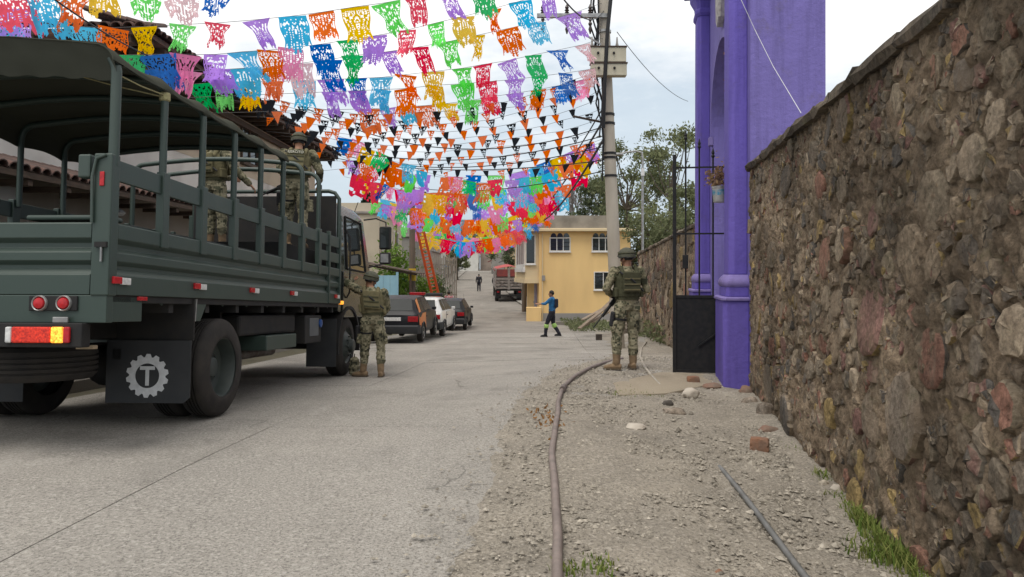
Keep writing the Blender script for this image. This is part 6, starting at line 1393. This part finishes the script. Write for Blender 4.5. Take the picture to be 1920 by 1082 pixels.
# orange ladder leaning on the timber pole
y = 36.5; a = P(829, 580, 38.0); a.z = zf(a.x, a.y) + .02; b = P(782, 405, 36.35)
ld = thing('ladder', 'bright orange extension ladder leaning against the timber pole', 'ladder', a)
d = b - a; w = d.cross(V(0, 1, 0)).normalized() * .17; m_or = M('orange_fibreglass', (0.75, 0.12, 0.03), (0.65, 0.1, 0.03), scale=6, rough=.5)
for s in (-1, 1): MB().beam(w * s, d + w * s * .92, .09, .12, w).build('stile', m_or, ld)
for k in range(32): p = d * ((k + .6) / 32.5); MB().tube([p - w, p + w], .028, 6).build('rung', m_or, ld)
# ------------------------------------------------------------------ trees
m_bark = M('bark', (0.10, 0.08, 0.06), (0.07, 0.055, 0.042), scale=6, rough=.95, bump=.4)
def tree(label, base, height, crown_r, n_leaf, leafsize, mats, seed, trunk_r=.16, blobs=26, flat=.75, crown_lo=.4, droop=.3, kind='tree', elong=1.8):
    rg = random.Random(seed); t = thing(kind, label, 'tree', base); mb = MB(); tips = []
    tp = [V(0, 0, 0)]; lean = V(rg.uniform(-.05, .05), rg.uniform(-.05, .05), 1)
    for k in range(1, 6): tp.append(tp[-1] + (lean + V(rg.uniform(-.08, .08), rg.uniform(-.08, .08), 0)) * height * .15)
    mb.tube(tp, [trunk_r, trunk_r * .85, trunk_r * .7, trunk_r * .55, trunk_r * .4, trunk_r * .2], 9)
    for i in range(blobs):
        h = rg.uniform(crown_lo, 1.0); ang = rg.uniform(0, 6.28); rr = crown_r * 1.1 * math.sqrt(rg.random()) * (1 - .55 * max(0, (h - .55) / .45) ** 1.5)
        c = V(rr * math.cos(ang), rr * math.sin(ang), h * height); tips.append(c)
        s = tp[min(5, 1 + int(h * 4.2))]; m_ = (s + c) / 2 + V(0, 0, -.08 * height * rg.random()); mb.tube([s, m_, c], [trunk_r * .32, trunk_r * .2, trunk_r * .06], 5)
    mb.build('trunk', m_bark, t, smooth=60)
    pts = []
    for k in range(n_leaf):
        c = tips[rg.randrange(len(tips))]; r_ = crown_r * .25
        v = V(rg.gauss(0, 1), rg.gauss(0, 1), rg.gauss(0, flat)); pts.append(c + v * r_ * .5 - V(0, 0, droop * abs(rg.gauss(0, .5)) * r_))
    leaves('crown', mats, t, pts, leafsize, rg, elong, droop)
    return t
lf1 = leafmat('leaf_olive', (0.11, 0.13, 0.068), (0.21, 0.225, 0.125)); lf2 = leafmat('leaf_dark', (0.075, 0.10, 0.058), (0.15, 0.175, 0.098)); lf3 = leafmat('leaf_pale', (0.14, 0.165, 0.08), (0.24, 0.255, 0.14)); lf4 = leafmat('leaf_conifer', (0.022, 0.045, 0.032), (0.045, 0.075, 0.05)); lf5 = leafmat('leaf_bright', (0.10, 0.19, 0.03), (0.18, 0.27, 0.06))
def tb_(u, y, z=-1.2): return V(XU(u, y), y, z)
tree('dense dark green tree rising behind the yellow house roof', tb_(1125, 52), 9.2, 2.4, 7000, .15, lf2, 2, .2, 34, crown_lo=.42)
tree('broad olive green tree behind the concrete pole and far wall', tb_(1185, 46), 11.0, 2.9, 7500, .14, lf1, 3, .2, 36, crown_lo=.35)
tree('taller loose pale green tree beside the purple arch', tb_(1258, 42), 11.2, 2.3, 4600, .14, lf3, 4, .16, 30, crown_lo=.35)
tree('low pale green tree spilling over the far stone wall', tb_(1225, 33), 5.2, 2.2, 5000, .11, lf1, 5, .12, 34, crown_lo=.3)
tree('small grey green tree seen through the gate bars', tb_(1290, 36), 7.0, 1.9, 3400, .13, lf1, 15, .12, 26, crown_lo=.3)
tree('bushy dark tree low behind the stone wall near the lamp', tb_(1172, 49), 6.0, 2.0, 4500, .14, lf2, 16, .12, 26, crown_lo=.25)
tree('round green street tree far up the left pavement', tb_(858, 95, .3), 5.2, 1.9, 2500, .2, lf1, 41, .14, 22)
tree('dark street tree beyond the lorry on the right', tb_(952, 82, .0), 6.2, 2.0, 2500, .2, lf2, 42, .14, 22)
tree('wide tree closing the view behind the far houses', tb_(885, 235, 1.5), 14, 6, 3000, .5, lf2, 43, .3, 26)
# bare tree
def bare_tree(label, base, h, seed, n=9):
    rg = random.Random(seed); t = thing('bare_tree', label, 'tree', base); mb = MB()
    def br(p, d, l, r, dep):
        q = p + d * l; mb.tube([p, p + d * l * .5 + V(rg.uniform(-.05, .05), rg.uniform(-.05, .05), 0) * l, q], [r, r * .8, r * .6], 5)
        if dep == 0: return
        for k in range(3 if dep > 1 else 4): dd = (d + V(rg.uniform(-.55, .55), rg.uniform(-.4, .4), rg.uniform(-.05, .4))).normalized(); br(q, dd, l * rg.uniform(.6, .8), r * .62, dep - 1)
    for k in range(n): br(V((k - n / 2) * .55, rg.uniform(-.5, .5), 0), V(rg.uniform(-.15, .15), 0, 1).normalized(), h * .33, .1, 4)
    mb.build('branches', M('grey_twig', (0.2, 0.18, 0.165), (0.14, 0.125, 0.115), scale=4), t)
bare_tree('bare grey leafless tree behind the yellow house parapet', tb_(1050, 56, 1.0), 7.6, 8)
# conifer
def conifer(label, base, h, r, seed):
    rg = random.Random(seed); t = thing('conifer_tree', label, 'tree', base); MB().tube([(0, 0, 0), (0, 0, h)], [.2, .03], 8).build('trunk', m_bark, t)
    pts = []
    for k in range(7500):
        z = rg.random() ** 1.2; rr = r * (1 - z) ** .8 * (0.55 + .45 * rg.random()) * (1 + .22 * math.sin(z * 31 + rg.uniform(0, 1))); a = rg.uniform(0, 6.28); pts.append(V(rr * math.cos(a), rr * math.sin(a), h * (.08 + .92 * z)))
    leaves('crown', lf4, t, pts, .2, rg, 1.6)
conifer('tall dark conifer behind the truck cab', tb_(688, 52), 8.9, 1.35, 9)
conifer('smaller dark conifer beside the taller conifer', tb_(702, 50), 6.6, .8, 10)
def shrub(label, u, y, w, h, seed, mat, n=1500, size=.1, z=None):
    rg = random.Random(seed); x = XU(u, y); t = thing('shrub', label, 'shrub', (x, y, zf(x, y) if z is None else z)); mb = MB(); pts = []
    for k in range(16):
        a = rg.uniform(0, 6.28); tip = V(w * .5 * rg.random() * math.cos(a), w * .5 * rg.random() * math.sin(a), h * rg.uniform(.5, 1)); mb.tube([(0, 0, 0), tip * .5 + V(0, 0, .05 * h), tip], [.02, .014, .006], 5)
        for q in range(n // 16): f = rg.uniform(.3, 1.05); pts.append(tip * f + V(rg.gauss(0, .16 * w), rg.gauss(0, .16 * w), rg.gauss(0, .1 * h)))
    mb.build('stem', m_bark, t); leaves('foliage', mat, t, pts, size, rg, 1.8)
shrub('bright green bush above the lean-to roof', 742, 37.5, 2.0, 4.2, 31, lf5, 2600, .13); shrub('green bush at the foot of the timber pole', 795, 38.5, 1.5, 2.6, 32, lf5, 1500, .12); shrub('leafy bush behind the blue sheet gate', 728, 36, 1.4, 2.4, 33, lf5, 1500, .12)
shrub('tangled green creeper by the slatted fence', 822, 44, 1.3, 2.4, 34, lf2, 1200, .12)
# ------------------------------------------------------------------ paper banners
PC = dict(r=(0.95, 0.05, 0.12), o=(0.97, 0.19, 0.03), y=(0.97, 0.62, 0.02), g=(0.22, 0.90, 0.20), G=(0.03, 0.62, 0.18), b=(0.10, 0.62, 0.97), B=(0.02, 0.19, 0.68), p=(0.55, 0.30, 0.92), k=(0.97, 0.32, 0.58), K=(0.97, 0.68, 0.72), t=(0.022, 0.026, 0.032))
PM = {k: paper('paper_' + k, c) for k, c in PC.items()}
def flag_mesh(seed, fold):
    rg = random.Random(seed); nx, ny = 28, 32; mb = MB(); keep = {}
    sx, sy = rg.uniform(0, 50), rg.uniform(0, 50); fq = rg.uniform(6.5, 10)
    tail = [.84 + .16 * abs(math.sin(k * .55 + seed)) - rg.uniform(0, .05) for k in range(nx // 2)]; solid = rg.uniform(.35, .75)
    for i in range(nx):
        for j in range(ny):
            m = min(i, nx - 1 - i) / nx * 2; q = j / ny
            hole = noise.noise(V(sx + m * fq, sy + q * fq * 1.2, seed)) > (.17 if q < solid else .42) and j > 2 and 0 < min(i, nx - 1 - i)
            hole2 = ((min(i, nx - 1 - i) * 7 + j * 3 + seed) % 6 == 0) and j > 2 and noise.noise(V(m * 3, q * 3, seed + 9)) > .1
            tl = tail[min(i, nx - 1 - i)]
            keep[i, j] = not hole and not hole2 and q < tl
    idx = {}; lean = rg.uniform(-.2, .3); amp = rg.uniform(.04, .13); ph = rg.uniform(0, 6); tw = fold
    def vert(i, j):
        if (i, j) in idx: return idx[i, j]
        u = i / nx - .5; q = j / ny; w = 1 - tw * math.sin(min(1, q * 1.15) * 2.2) + .06 * math.sin(q * 9 + ph)
        x = u * w + lean * q ** 1.3; z = -q * (1 - .1 * tw) + .05 * math.sin(u * 9 + ph) * q * (1 + 2 * tw); y = amp * math.sin(u * 7 + q * 4 + ph) * q + .25 * math.sin(ph * 3) * q * q + .14 * tw * math.sin(u * 20 + ph) * q - .12 * q * q * lean * 4
        idx[i, j] = len(mb.v); mb.v.append(V(x, y, z)); return idx[i, j]
    for i in range(nx):
        for j in range(ny):
            if keep[i, j]: mb.f.append((vert(i, j), vert(i + 1, j), vert(i + 1, j + 1), vert(i, j + 1)))
    me = mb.mesh('banner', fix=False); me.materials.append(PM['r']); return me
FL = [flag_mesh(s, f) for s, f in [(k_, (.15, .2, .05, .3, .42, .1, .6, .25, .35, .1, .5, .2)[k_ % 12]) for k_ in range(1, 25)]]
def solid_mesh(seed):
    rg = random.Random(seed); mb = MB(); n = 8; ph = rg.uniform(0, 6); tw = rg.uniform(0, .5); ln = rg.uniform(-.25, .25)
    for j in range(n + 1):
        for i in range(n + 1):
            u = i / n - .5; q = j / n; w = 1 - tw * q; mb.v.append(V(u * w + ln * q * q, .12 * math.sin(u * 8 + q * 4 + ph) * q, -q * rg.uniform(.94, 1.04) + .06 * math.sin(u * 10 + ph) * q))
    for j in range(n):
        for i in range(n):
            if rg.random() < .10 and 0 < j: continue
            a = j * (n + 1) + i; mb.f.append((a, a + 1, a + n + 2, a + n + 1))
    me = mb.mesh('banner', fix=False); me.materials.append(PM['r']); return me
FS = [solid_mesh(s) for s in range(8)]
def pen_mesh(seed, lace):
    rg = random.Random(seed); mb = MB(); n = 10; ln = rg.uniform(-.2, .2); ph = rg.uniform(0, 6); idx = {}
    def vert(i, j):
        if (i, j) not in idx:
            q = j / n; u = (i / n - .5) * (1 - q * .97); idx[i, j] = len(mb.v); mb.v.append(V(u + ln * q * q, .08 * math.sin(u * 7 + q * 5 + ph) * q, -q * 1.15))
        return idx[i, j]
    for i in range(n):
        for j in range(n):
            if lace and 0 < j < n - 2 and 0 < i < n - 1 and noise.noise(V(i * .83, j * .83, seed)) > .12: continue
            mb.f.append((vert(i, j), vert(i + 1, j), vert(i + 1, j + 1), vert(i, j + 1)))
    me = mb.mesh('pennant', fix=False); me.materials.append(PM['o']); return me
PN = [pen_mesh(s, s % 2) for s in range(8)]
m_str = M('string', (0.12, 0.12, 0.12), rough=.8)
rg = random.Random(77)
def garland(name, label, cat, grp, flags, ends, meshes, part, size, aspect=1.0):
    """flags: [(world point, colour)] along the string; ends: extra string points before / after"""
    pts = [Vector(p) for p, c in flags]; o = pts[len(pts) // 2]
    t = thing(name, label, cat, o, group=grp)
    line = [Vector(ends[0])] + pts + [Vector(ends[1])]
    MB().tube([p - o for p in line], .005, 4).build('string', m_str, t)
    for i, (p, c) in enumerate(flags):
        a = pts[max(0, i - 1)]; b = pts[min(len(pts) - 1, i + 1)]; d = b - a; hd = math.atan2(d.y, d.x); tilt = -math.atan2(d.z, math.hypot(d.x, d.y))
        s = size * rg.uniform(.85, 1.12)
        inst(part, meshes[rg.randrange(len(meshes))], t, Vector(p) - o - V(0, 0, .004), (rg.uniform(-.45, 0.51), tilt * .8 + rg.uniform(-.12, .12), hd + rg.uniform(-.4, .4)), (s * (1 if rg.random() < .5 else -1), s, s * aspect), PM[c])
ROWS = [
 ('A', 10.5, 12.5, [(27, -22, 'r'), (85, -14, 'b'), (140, -12, 'o'), (193, -30, 'y'), (272, -16, 'g'), (338, -18, 'K'), (410, -25, 'B')], 0.57),
 ('B', 12, 15, [(-45, 52, 'o'), (3, 50, 'b'), (35, 16, 'p'), (155, 50, 'b'), (213, 52, 'o'), (270, 50, 'y'), (343, 46, 'g'), (408, 43, 'r'), (480, 37, 'p'), (548, 30, 'b'), (602, 23, 'o'), (665, 13, 'y'), (723, 5, 'g'), (780, -6, 'r'), (838, -18, 'p'), (900, -30, 'G')], 0.52),
 ('C', 12.6, 17, [(245, 103, 'G'), (295, 102, 'B'), (348, 102, 'k'), (405, 102, 'p'), (455, 97, 'b'), (505, 94, 'o'), (545, 90, 'k'), (600, 83, 'B'), (652, 75, 'G'), (703, 67, 'p'), (764, 56, 'r'), (817, 43, 'g'), (868, 31, 'y'), (922, 17, 'o'), (975, 2, 'b'), (1025, -12, 'p')], 0.54),
 ('D', 13.4, 17.4, [(300, 131, 'B'), (352, 133, 'k'), (406, 131, 'p'), (456, 128, 'b'), (508, 125, 'o'), (560, 119, 'K'), (615, 112, 'B'), (664, 104, 'G'), (725, 97, 'p'), (785, 88, 'r'), (840, 78, 'g'), (895, 66, 'y'), (950, 54, 'o'), (1005, 42, 'b'), (1067, 27, 'p')], 0.54),
 ('E', 14.4, 18, [(372, 157, 'G'), (418, 155, 'g'), (466, 153, 'y'), (512, 153, 'o'), (570, 151, 'b'), (620, 149, 'p'), (668, 147, 'B'), (715, 145, 'b'), (760, 140, 'o'), (812, 134, 'y'), (866, 128, 'g'), (905, 121, 'r'), (950, 114, 'p'), (1000, 103, 'G'), (1045, 94, 'B'), (1092, 84, 'K')], 0.51),
 ('F', 15.5, 18.3, [(622, 172, 'p'), (670, 170, 'p'), (718, 168, 'b'), (760, 166, 'o'), (815, 160, 'y'), (867, 157, 'g'), (915, 153, 'r'), (965, 149, 'p'), (1012, 143, 'G'), (1060, 137, 'B'), (1100, 131, 'K')], 0.52),
 ('G', 16.5, 18.5, [(690, 204, 'o'), (726, 203, 'p'), (762, 200, 'b'), (797, 198, 'o'), (838, 194, 'y'), (886, 188, 'g'), (917, 182, 'r'), (965, 175, 'p'), (1010, 168, 'o'), (1050, 160, 'B'), (1090, 150, 'k')], 0.48),
]
for ri, (nm, ya, yb, fl, sz) in enumerate(ROWS):
    u0, u1 = fl[0][0], 1110; fs = [(P(u, v, ya + (yb - ya) * (u - u0) / (u1 - u0)), c) for u, v, c in fl]
    e0 = V(-6.9, 14.5, 6.9) if nm in 'BCDEFG' else P(-300, -10, 10)
    a, b = fs[0][0], fs[1][0]; e0 = a + (a - b).normalized() * max(.6, (a.x + 6.8)) if a.x > -6.2 else a + (a - b) * .9
    e1 = pole_at(dict(A=-160, B=-120, C=-60, D=5, E=70, F=122, G=140)[nm]) if nm != 'A' else fs[-1][0] + V(2.0, .6, .4)
    garland('banner_string', ORD[ri] + ' string of large cut-paper banners, counted downwards from the top of the concrete pole', 'bunting', 'strings of large cut-paper banners', fs, (e0, e1), FL, 'banner', sz, 1.12)
# orange and black pennant strings
for i in range(10):
    yy = 15 + 1.15 * i; ul, vl = 436 + 22 * i, 166 + 16.5 * i; um, vm = 840, 208 + 12.5 * i; ur, vr = 1124, 132 + 19 * i
    fs = []; n = int(22 - i * .2)
    for k in range(n):
        t = (k + .3) / n; u = ul + (ur - ul) * t
        q = (u - ul) * (u - ur) / ((um - ul) * (um - ur)); v = vl + (vr - vl) * t + (vm - (vl + (vr - vl) * (um - ul) / (ur - ul))) * q
        if rg.random() < .12: continue
        fs.append((P(u + rg.uniform(-4, 4), v + rg.uniform(-3, 3), yy + (18.6 + .3 * i - yy) * t * (.9 if i > 3 else 1)), 'o' if (k + i) % 2 else 't'))
    a, b = fs[0][0], fs[1][0]; e0 = a + (a - b).normalized() * .9
    garland('pennant_string', ORD[i] + ' string of orange and black triangular pennants, counted down the concrete pole', 'bunting', 'orange and black pennant strings', fs, (e0, pole_at(vr - 6) - V(.1, 0, 0)), PN, 'pennant', .245)
# dense paper banners further along the street
cols = 'roygbBpkGryokgbypro'
for j in range(20):
    yy = 23.5 + 1.5 * j + .07 * j * j; xl = -5.7 - .03 * j + (.6 if j > 8 else 0); xr = float(np.interp(yy, [23, 45, 70], [2.7, 1.5, .4])); ze = float(np.interp(yy, [23, 30, 40, 70], [5.5, 5.0, 4.5, 5.0])) + rg.uniform(-.3, .4); zm = float(np.interp(yy, [23, 28, 34, 42, 55, 70], [4.75, 4.25, 3.7, 3.25, 3.5, 4.2])) + rg.uniform(-.3, .35)
    sk = rg.uniform(-2.2, 2.2); tilt_ = rg.uniform(-.5, .5); pk = rg.uniform(.38, .62); fs = []; n = int((xr - xl) / .40)
    for k in range(n):
        t = (k + .5) / n
        if rg.random() < .12: continue
        tt = t ** (math.log(.5) / math.log(pk))
        fs.append((V(xl + (xr - xl) * t + rg.uniform(-.1, .1), yy + sk * (t - .5) + rg.uniform(-.2, .2), ze + tilt_ * (t - .5) - (ze - zm) * 4 * tt * (1 - tt) + rg.uniform(-.07, .07)), cols[rg.randrange(len(cols))]))
    garland('banner_string', ORD[j] + ' string of crowded low paper banners, counted up the street from the concrete pole', 'bunting', 'crowded banner strings along the street', fs, (V(xl - .6, yy - sk * .55, ze + .2 - tilt_ * .5), V(xr + .4, yy + sk * .55, ze + .2 + tilt_ * .5)), FS + FL[:10], 'banner', .53 + .09 * (j % 3), 1.1)
# ------------------------------------------------------------------ pipes, stones and weeds on the verge
m_pipe = M('worn_pipe', (0.23, 0.185, 0.165), (0.16, 0.13, 0.115), scale=9, rough=.6, bump=.15)
def gpath(pts, lift=0): return [V(x, y, zf(x, y) + lift) for x, y in pts]
ys_ = frange(1.5, 13.2, 40)
pp = [(xp(y) + .012 * math.sin(y * 1.9) + .003 * math.sin(y * 5.3), y) for y in ys_]
pipe = thing('water_pipe', 'long brown plastic pipe lying along the edge between road and dirt', 'pipe', gpath([pp[0]], 0)[0]); o = Vector(pipe.location)
MB().tube([q - o for q in gpath(pp, .036)], .027, 12).build('pipe_run', m_pipe, pipe, smooth=60)
q = gpath([(xp(8.75), 8.72), (xp(8.95), 8.95)], .05); MB().cyl(q[0] - o, q[1] - o, .038, 14).build('coupling', M('coupling', (0.13, 0.105, 0.095), rough=.6), pipe, smooth=50)
hs = [P(1342, 866, 0)]
def gp(u, v, lift=0.0):             # ground point under a photo pixel
    y = 3.0
    for k in range(60):
        x = XU(u, y); z = zf(x, y); y2 = (CAMZ - z) * F / max(v - HZ, 5); y += (y2 - y) * .5
    x = XU(u, y); return V(x, y, zf(x, y) + lift)
hpts = [gp(u, v, l) for u, v, l in ((1332, 858, -.02), (1352, 882, .015), (1385, 925, .03), (1420, 972, .035), (1455, 1020, .035), (1490, 1068, .035), (1530, 1120, .035), (1580, 1185, .035))]
tag(MB().tube(hpts, .019, 10).build('grey_hose', M('grey_hose', (0.17, 0.17, 0.165), (0.12, 0.12, 0.115), scale=8, rough=.55), smooth=60), 'grey hose emerging from the dirt near the wall foot', 'hose')
hpts = [gp(u, v, .02) for u, v in ((1212, 642), (1203, 655), (1200, 672), (1208, 690), (1222, 708), (1238, 726))]
tag(MB().tube(hpts, .022, 8).build('pale_hose', M('pale_hose', (0.4, 0.36, 0.3), (0.3, 0.27, 0.22), scale=8), smooth=60), 'pale thin hose curving over the ground beside the soldier', 'hose')
m_rock = stonemat('loose_rock', [(0.26, 0.22, 0.18), (0.19, 0.16, 0.13), (0.3, 0.27, 0.22)], moss=.05, bump=.6)
m_brick = M('brick', (0.24, 0.115, 0.065), (0.19, 0.12, 0.085), scale=9, rough=.9, bump=.4); m_pale = M('pale_stone', (0.50, 0.45, 0.38), (0.42, 0.37, 0.31), scale=9, rough=.9, bump=.3); m_redr = M('red_rubble', (0.22, 0.125, 0.09), (0.2, 0.15, 0.115), scale=9, rough=.95, bump=.4)
def rock(label, u, v, w, h, mat, seed, d=None, cat='stone', name='stone', blocky=0.0):
    rg = random.Random(seed); p = gp(u, v); s = p.y / F; rx, rz = w * s / 2, h * s * .68; ry = d if d else rx * .75
    bm = bmesh.new(); bmesh.ops.create_icosphere(bm, subdivisions=3, radius=1)
    for vv in bm.verts:
        c = vv.co; q = c * (1 + .28 * noise.noise(c * 1.3 + V(seed, 0, 0)) + .09 * noise.noise(c * 4 + V(seed, 3, 0)))
        if blocky: m_ = max(abs(q.x), abs(q.y), abs(q.z)); q = q.lerp(q / m_ * .85, blocky)
        vv.co = V(q.x * rx, q.y * ry, q.z * rz)
    me = bpy.data.meshes.new(name); bm.to_mesh(me); bm.free(); me.materials.append(mat); me.shade_smooth(); me.set_sharp_from_angle(angle=R(32))
    o = bpy.data.objects.new(name, me); COL.objects.link(o); zmin = min(vv.co.z for vv in me.vertices); o.location = p - V(0, 0, zmin * .8); o.rotation_euler = (0, 0, rg.uniform(-.5, .5)); return tag(o, label, cat)
rock('orange brick lying alone on the dirt near the wall', 1424, 848, 40, 26, m_brick, 1, cat='brick', name='brick', blocky=.85)
rock('flat cream stone slab lying in the middle of the verge', 1192, 806, 36, 10, m_pale, 2, .09)
rock('long flat tan stone lying between the slab and the gate', 1264, 778, 44, 11, m_rock, 3, .08)
rock('whitish round stone in front of the gate panel', 1295, 748, 30, 16, m_pale, 4)
rock('small dark stone beside the long flat stone', 1252, 762, 22, 9, M('dark_stone', (0.08, 0.07, 0.06), rough=.9), 5)
rock('brown angular stone against the wall foot', 1435, 786, 34, 28, m_rock, 6, blocky=.5)
rock('flat grey stone stacked at the wall foot by the plinth', 1408, 762, 32, 14, m_rock, 7)
rock('reddish stone touching the base of the purple plinth', 1398, 744, 24, 16, m_redr, 8)
rock('flat reddish stone slab between brick and wall', 1440, 812, 36, 12, m_redr, 9)
rock('brown broken brick at the gate threshold', 1300, 720, 26, 14, m_brick, 10, cat='brick', name='brick', blocky=.6)
rock('red rubble lump by the plinth corner', 1335, 730, 34, 10, m_redr, 11)
rock('pale pink stone in the weeds at the wall foot', 1568, 928, 22, 16, m_pale, 12); rock('grey stone in the weeds at the wall foot', 1546, 918, 20, 14, m_rock, 13)
rock('small white pebble stone right of the pipe', 1248, 1040, 16, 8, m_pale, 14)
rock('half-buried orange brick chip near the picture-side end of the hose', 1348, 1080, 18, 10, m_brick, 15)
# gate threshold slab
a = gpt(.3, 1.5, 0)
ths = MB(); pts = [gp(1150, 722), gp(1235, 702), gp(1345, 703), gp(1345, 722), gp(1250, 742), gp(1160, 745)]; ths.prism(pts, (0, 0, -.05), (0, 0, .032)); th = ths.build('threshold_slab', groundmat('sandy_soil', (0.37, 0.315, 0.235), (0.31, 0.262, 0.196), (0.2, 0.17, 0.13), (0.42, 0.365, 0.285), speck=.5), bevel=.01); th['kind'] = 'structure'
# dead leaves by the pipe
rgl = random.Random(4); lp = thing('dry_leaves', 'scatter of dry orange leaves beside the pipe on the road edge', 'leaves', gp(1026, 790)); lp['kind'] = 'stuff'
leaves('leaf_litter', leafmat('dead_leaf', (0.35, 0.18, 0.06), (0.25, 0.14, 0.07)), lp, [V(rgl.gauss(0, .09), rgl.gauss(0, .35), .02 + abs(rgl.gauss(0, .01))) for _ in range(70)], .035, rgl)
# grass tufts
def grass(spots, seed):
    rg = random.Random(seed); vs = []; fs = []
    for (u, v, rad, n, h) in spots:
        c = gp(u, v)
        for k in range(n):
            x = c.x + rg.gauss(0, rad); y = c.y + rg.gauss(0, rad * 1.6)
            if x > xw(y) - .04 and y < 9.4: x = xw(y) - .04 - abs(rg.gauss(0, .05))
            z = zf(x, y) + .005; hh = h * rg.uniform(.4, 1.2); a = rg.uniform(0, 6.28); w = rg.uniform(.003, .008); ln = hh * rg.uniform(.2, .9); dx, dy = math.cos(a), math.sin(a); o = len(vs)
            vs += [(x - dy * w, y + dx * w, z), (x + dy * w, y - dx * w, z), (x + dx * ln * .35 + dy * w * .7, y + dy * ln * .35 - dx * w * .7, z + hh * .65), (x + dx * ln * .35 - dy * w * .7, y + dy * ln * .35 + dx * w * .7, z + hh * .65), (x + dx * ln, y + dy * ln, z + hh)]
            fs += [(o, o + 1, o + 2, o + 3), (o + 3, o + 2, o + 4)]
    me = bpy.data.meshes.new('grass'); me.from_pydata(vs, [], fs); me.materials.append(leafmat('grass_blade', (0.10, 0.17, 0.035), (0.26, 0.27, 0.09))); o = bpy.data.objects.new('grass', me); COL.objects.link(o); o['kind'] = 'stuff'; tag(o, 'green weeds and grass growing along the foot of the wall', 'grass')
grass([(1665, 1000, .07, 420, .11), (1690, 1035, .06, 420, .10), (1650, 1050, .07, 300, .08), (1750, 1075, .06, 380, .13), (1640, 985, .05, 160, .09), (1552, 905, .04, 150, .08), (1572, 938, .04, 80, .06), (1500, 850, .06, 60, .05), (1608, 962, .03, 60, .07), (1125, 1068, .04, 90, .05), (1070, 1078, .03, 60, .05), (1205, 738, .14, 160, .04), (1170, 742, .1, 80, .04), (1780, 1100, .15, 400, .12)], 3)
def far_grass():
    rg = random.Random(8); pts = []
    for k in range(1500): y = rg.uniform(31, 40); x = rg.uniform(2.6, 4.8); pts.append(V(x, y, zf(x, y) + .05 + .25 * rg.random()))
    for k in range(260): y = rg.uniform(20, 25); x = xw(y) - abs(rg.gauss(0, .12)) - .05; pts.append(V(x, y, zf(x, y) + .08 + .5 * rg.random() ** 2))
    t = thing('weeds', 'low green weeds growing before the yellow house and far wall', 'weeds'); t['kind'] = 'stuff'; leaves('weed_leaves', lf1, t, pts, .08, rg, 2.2, -.4)
far_grass()
# rubble heap with planks, kerb and bucket beyond the soldier
m_plank = M('grey_plank', (0.30, 0.24, 0.18), (0.2, 0.155, 0.115), scale=4, rough=.9, stretch=(1, 1, .3))
for i, (u0, v0, u1, v1, lab) in enumerate(((1086, 612, 1150, 566, 'longest grey plank sloping up the rubble heap behind the soldier'), (1098, 606, 1155, 556, 'upper grey plank leaning on the rubble heap'), (1110, 600, 1150, 578, 'short plank tucked in the rubble heap'), (1092, 596, 1140, 574, 'thin brown plank across the back of the rubble heap'))):
    a, b = P(u0, v0 + 4, 27.2 + .25 * i), P(u1, v1, 28.4 + .25 * i); pk = MB().beam(a, b, .16, .05).build('plank', m_plank, bevel=.006); tag(pk, lab, 'plank')
rg2 = random.Random(6)
hp_ = gp(1128, 606); 
mb = MB()
bm = bmesh.new(); bmesh.ops.create_icosphere(bm, subdivisions=4, radius=1)
for vv in bm.verts: c = vv.co; q = 1 + .3 * noise.fractal(c * 2.2, .8, 2, 4); vv.co = V(c.x * 1.15 * q, c.y * .8 * q, max(-.2, c.z) * .75 * q)
me = bpy.data.meshes.new('rubble_heap'); bm.to_mesh(me); bm.free(); me.materials.append(m_rock); o = bpy.data.objects.new('rubble_heap', me); COL.objects.link(o); o.location = (hp_.x + .35, 28.6, zf(hp_.x, 28.6)); tag(o, 'heap of grey rubble under leaning planks behind the soldier', 'rubble')
bq = gp(1123, 638); bkt = thing('block', 'dark square concrete block standing on the road beyond the soldier', 'block', bq)
MB().box2(-.1, .1, -.06, .06, 0, .19).build('block_body', M('dark_block', (0.05, 0.04, 0.035), (0.08, 0.065, 0.05), scale=9), bkt, bevel=.01); MB().box2(-.105, .105, -.065, .065, .191, .21).build('block_top', m_pave, bkt)
kb = MB().box2(0, 3.6, 0, .25, 0, .22).build('kerb', m_pave, bevel=.02); kb.location = (XU(1042, 38), 38, zf(2.5, 38) - .05); kb['kind'] = 'structure'
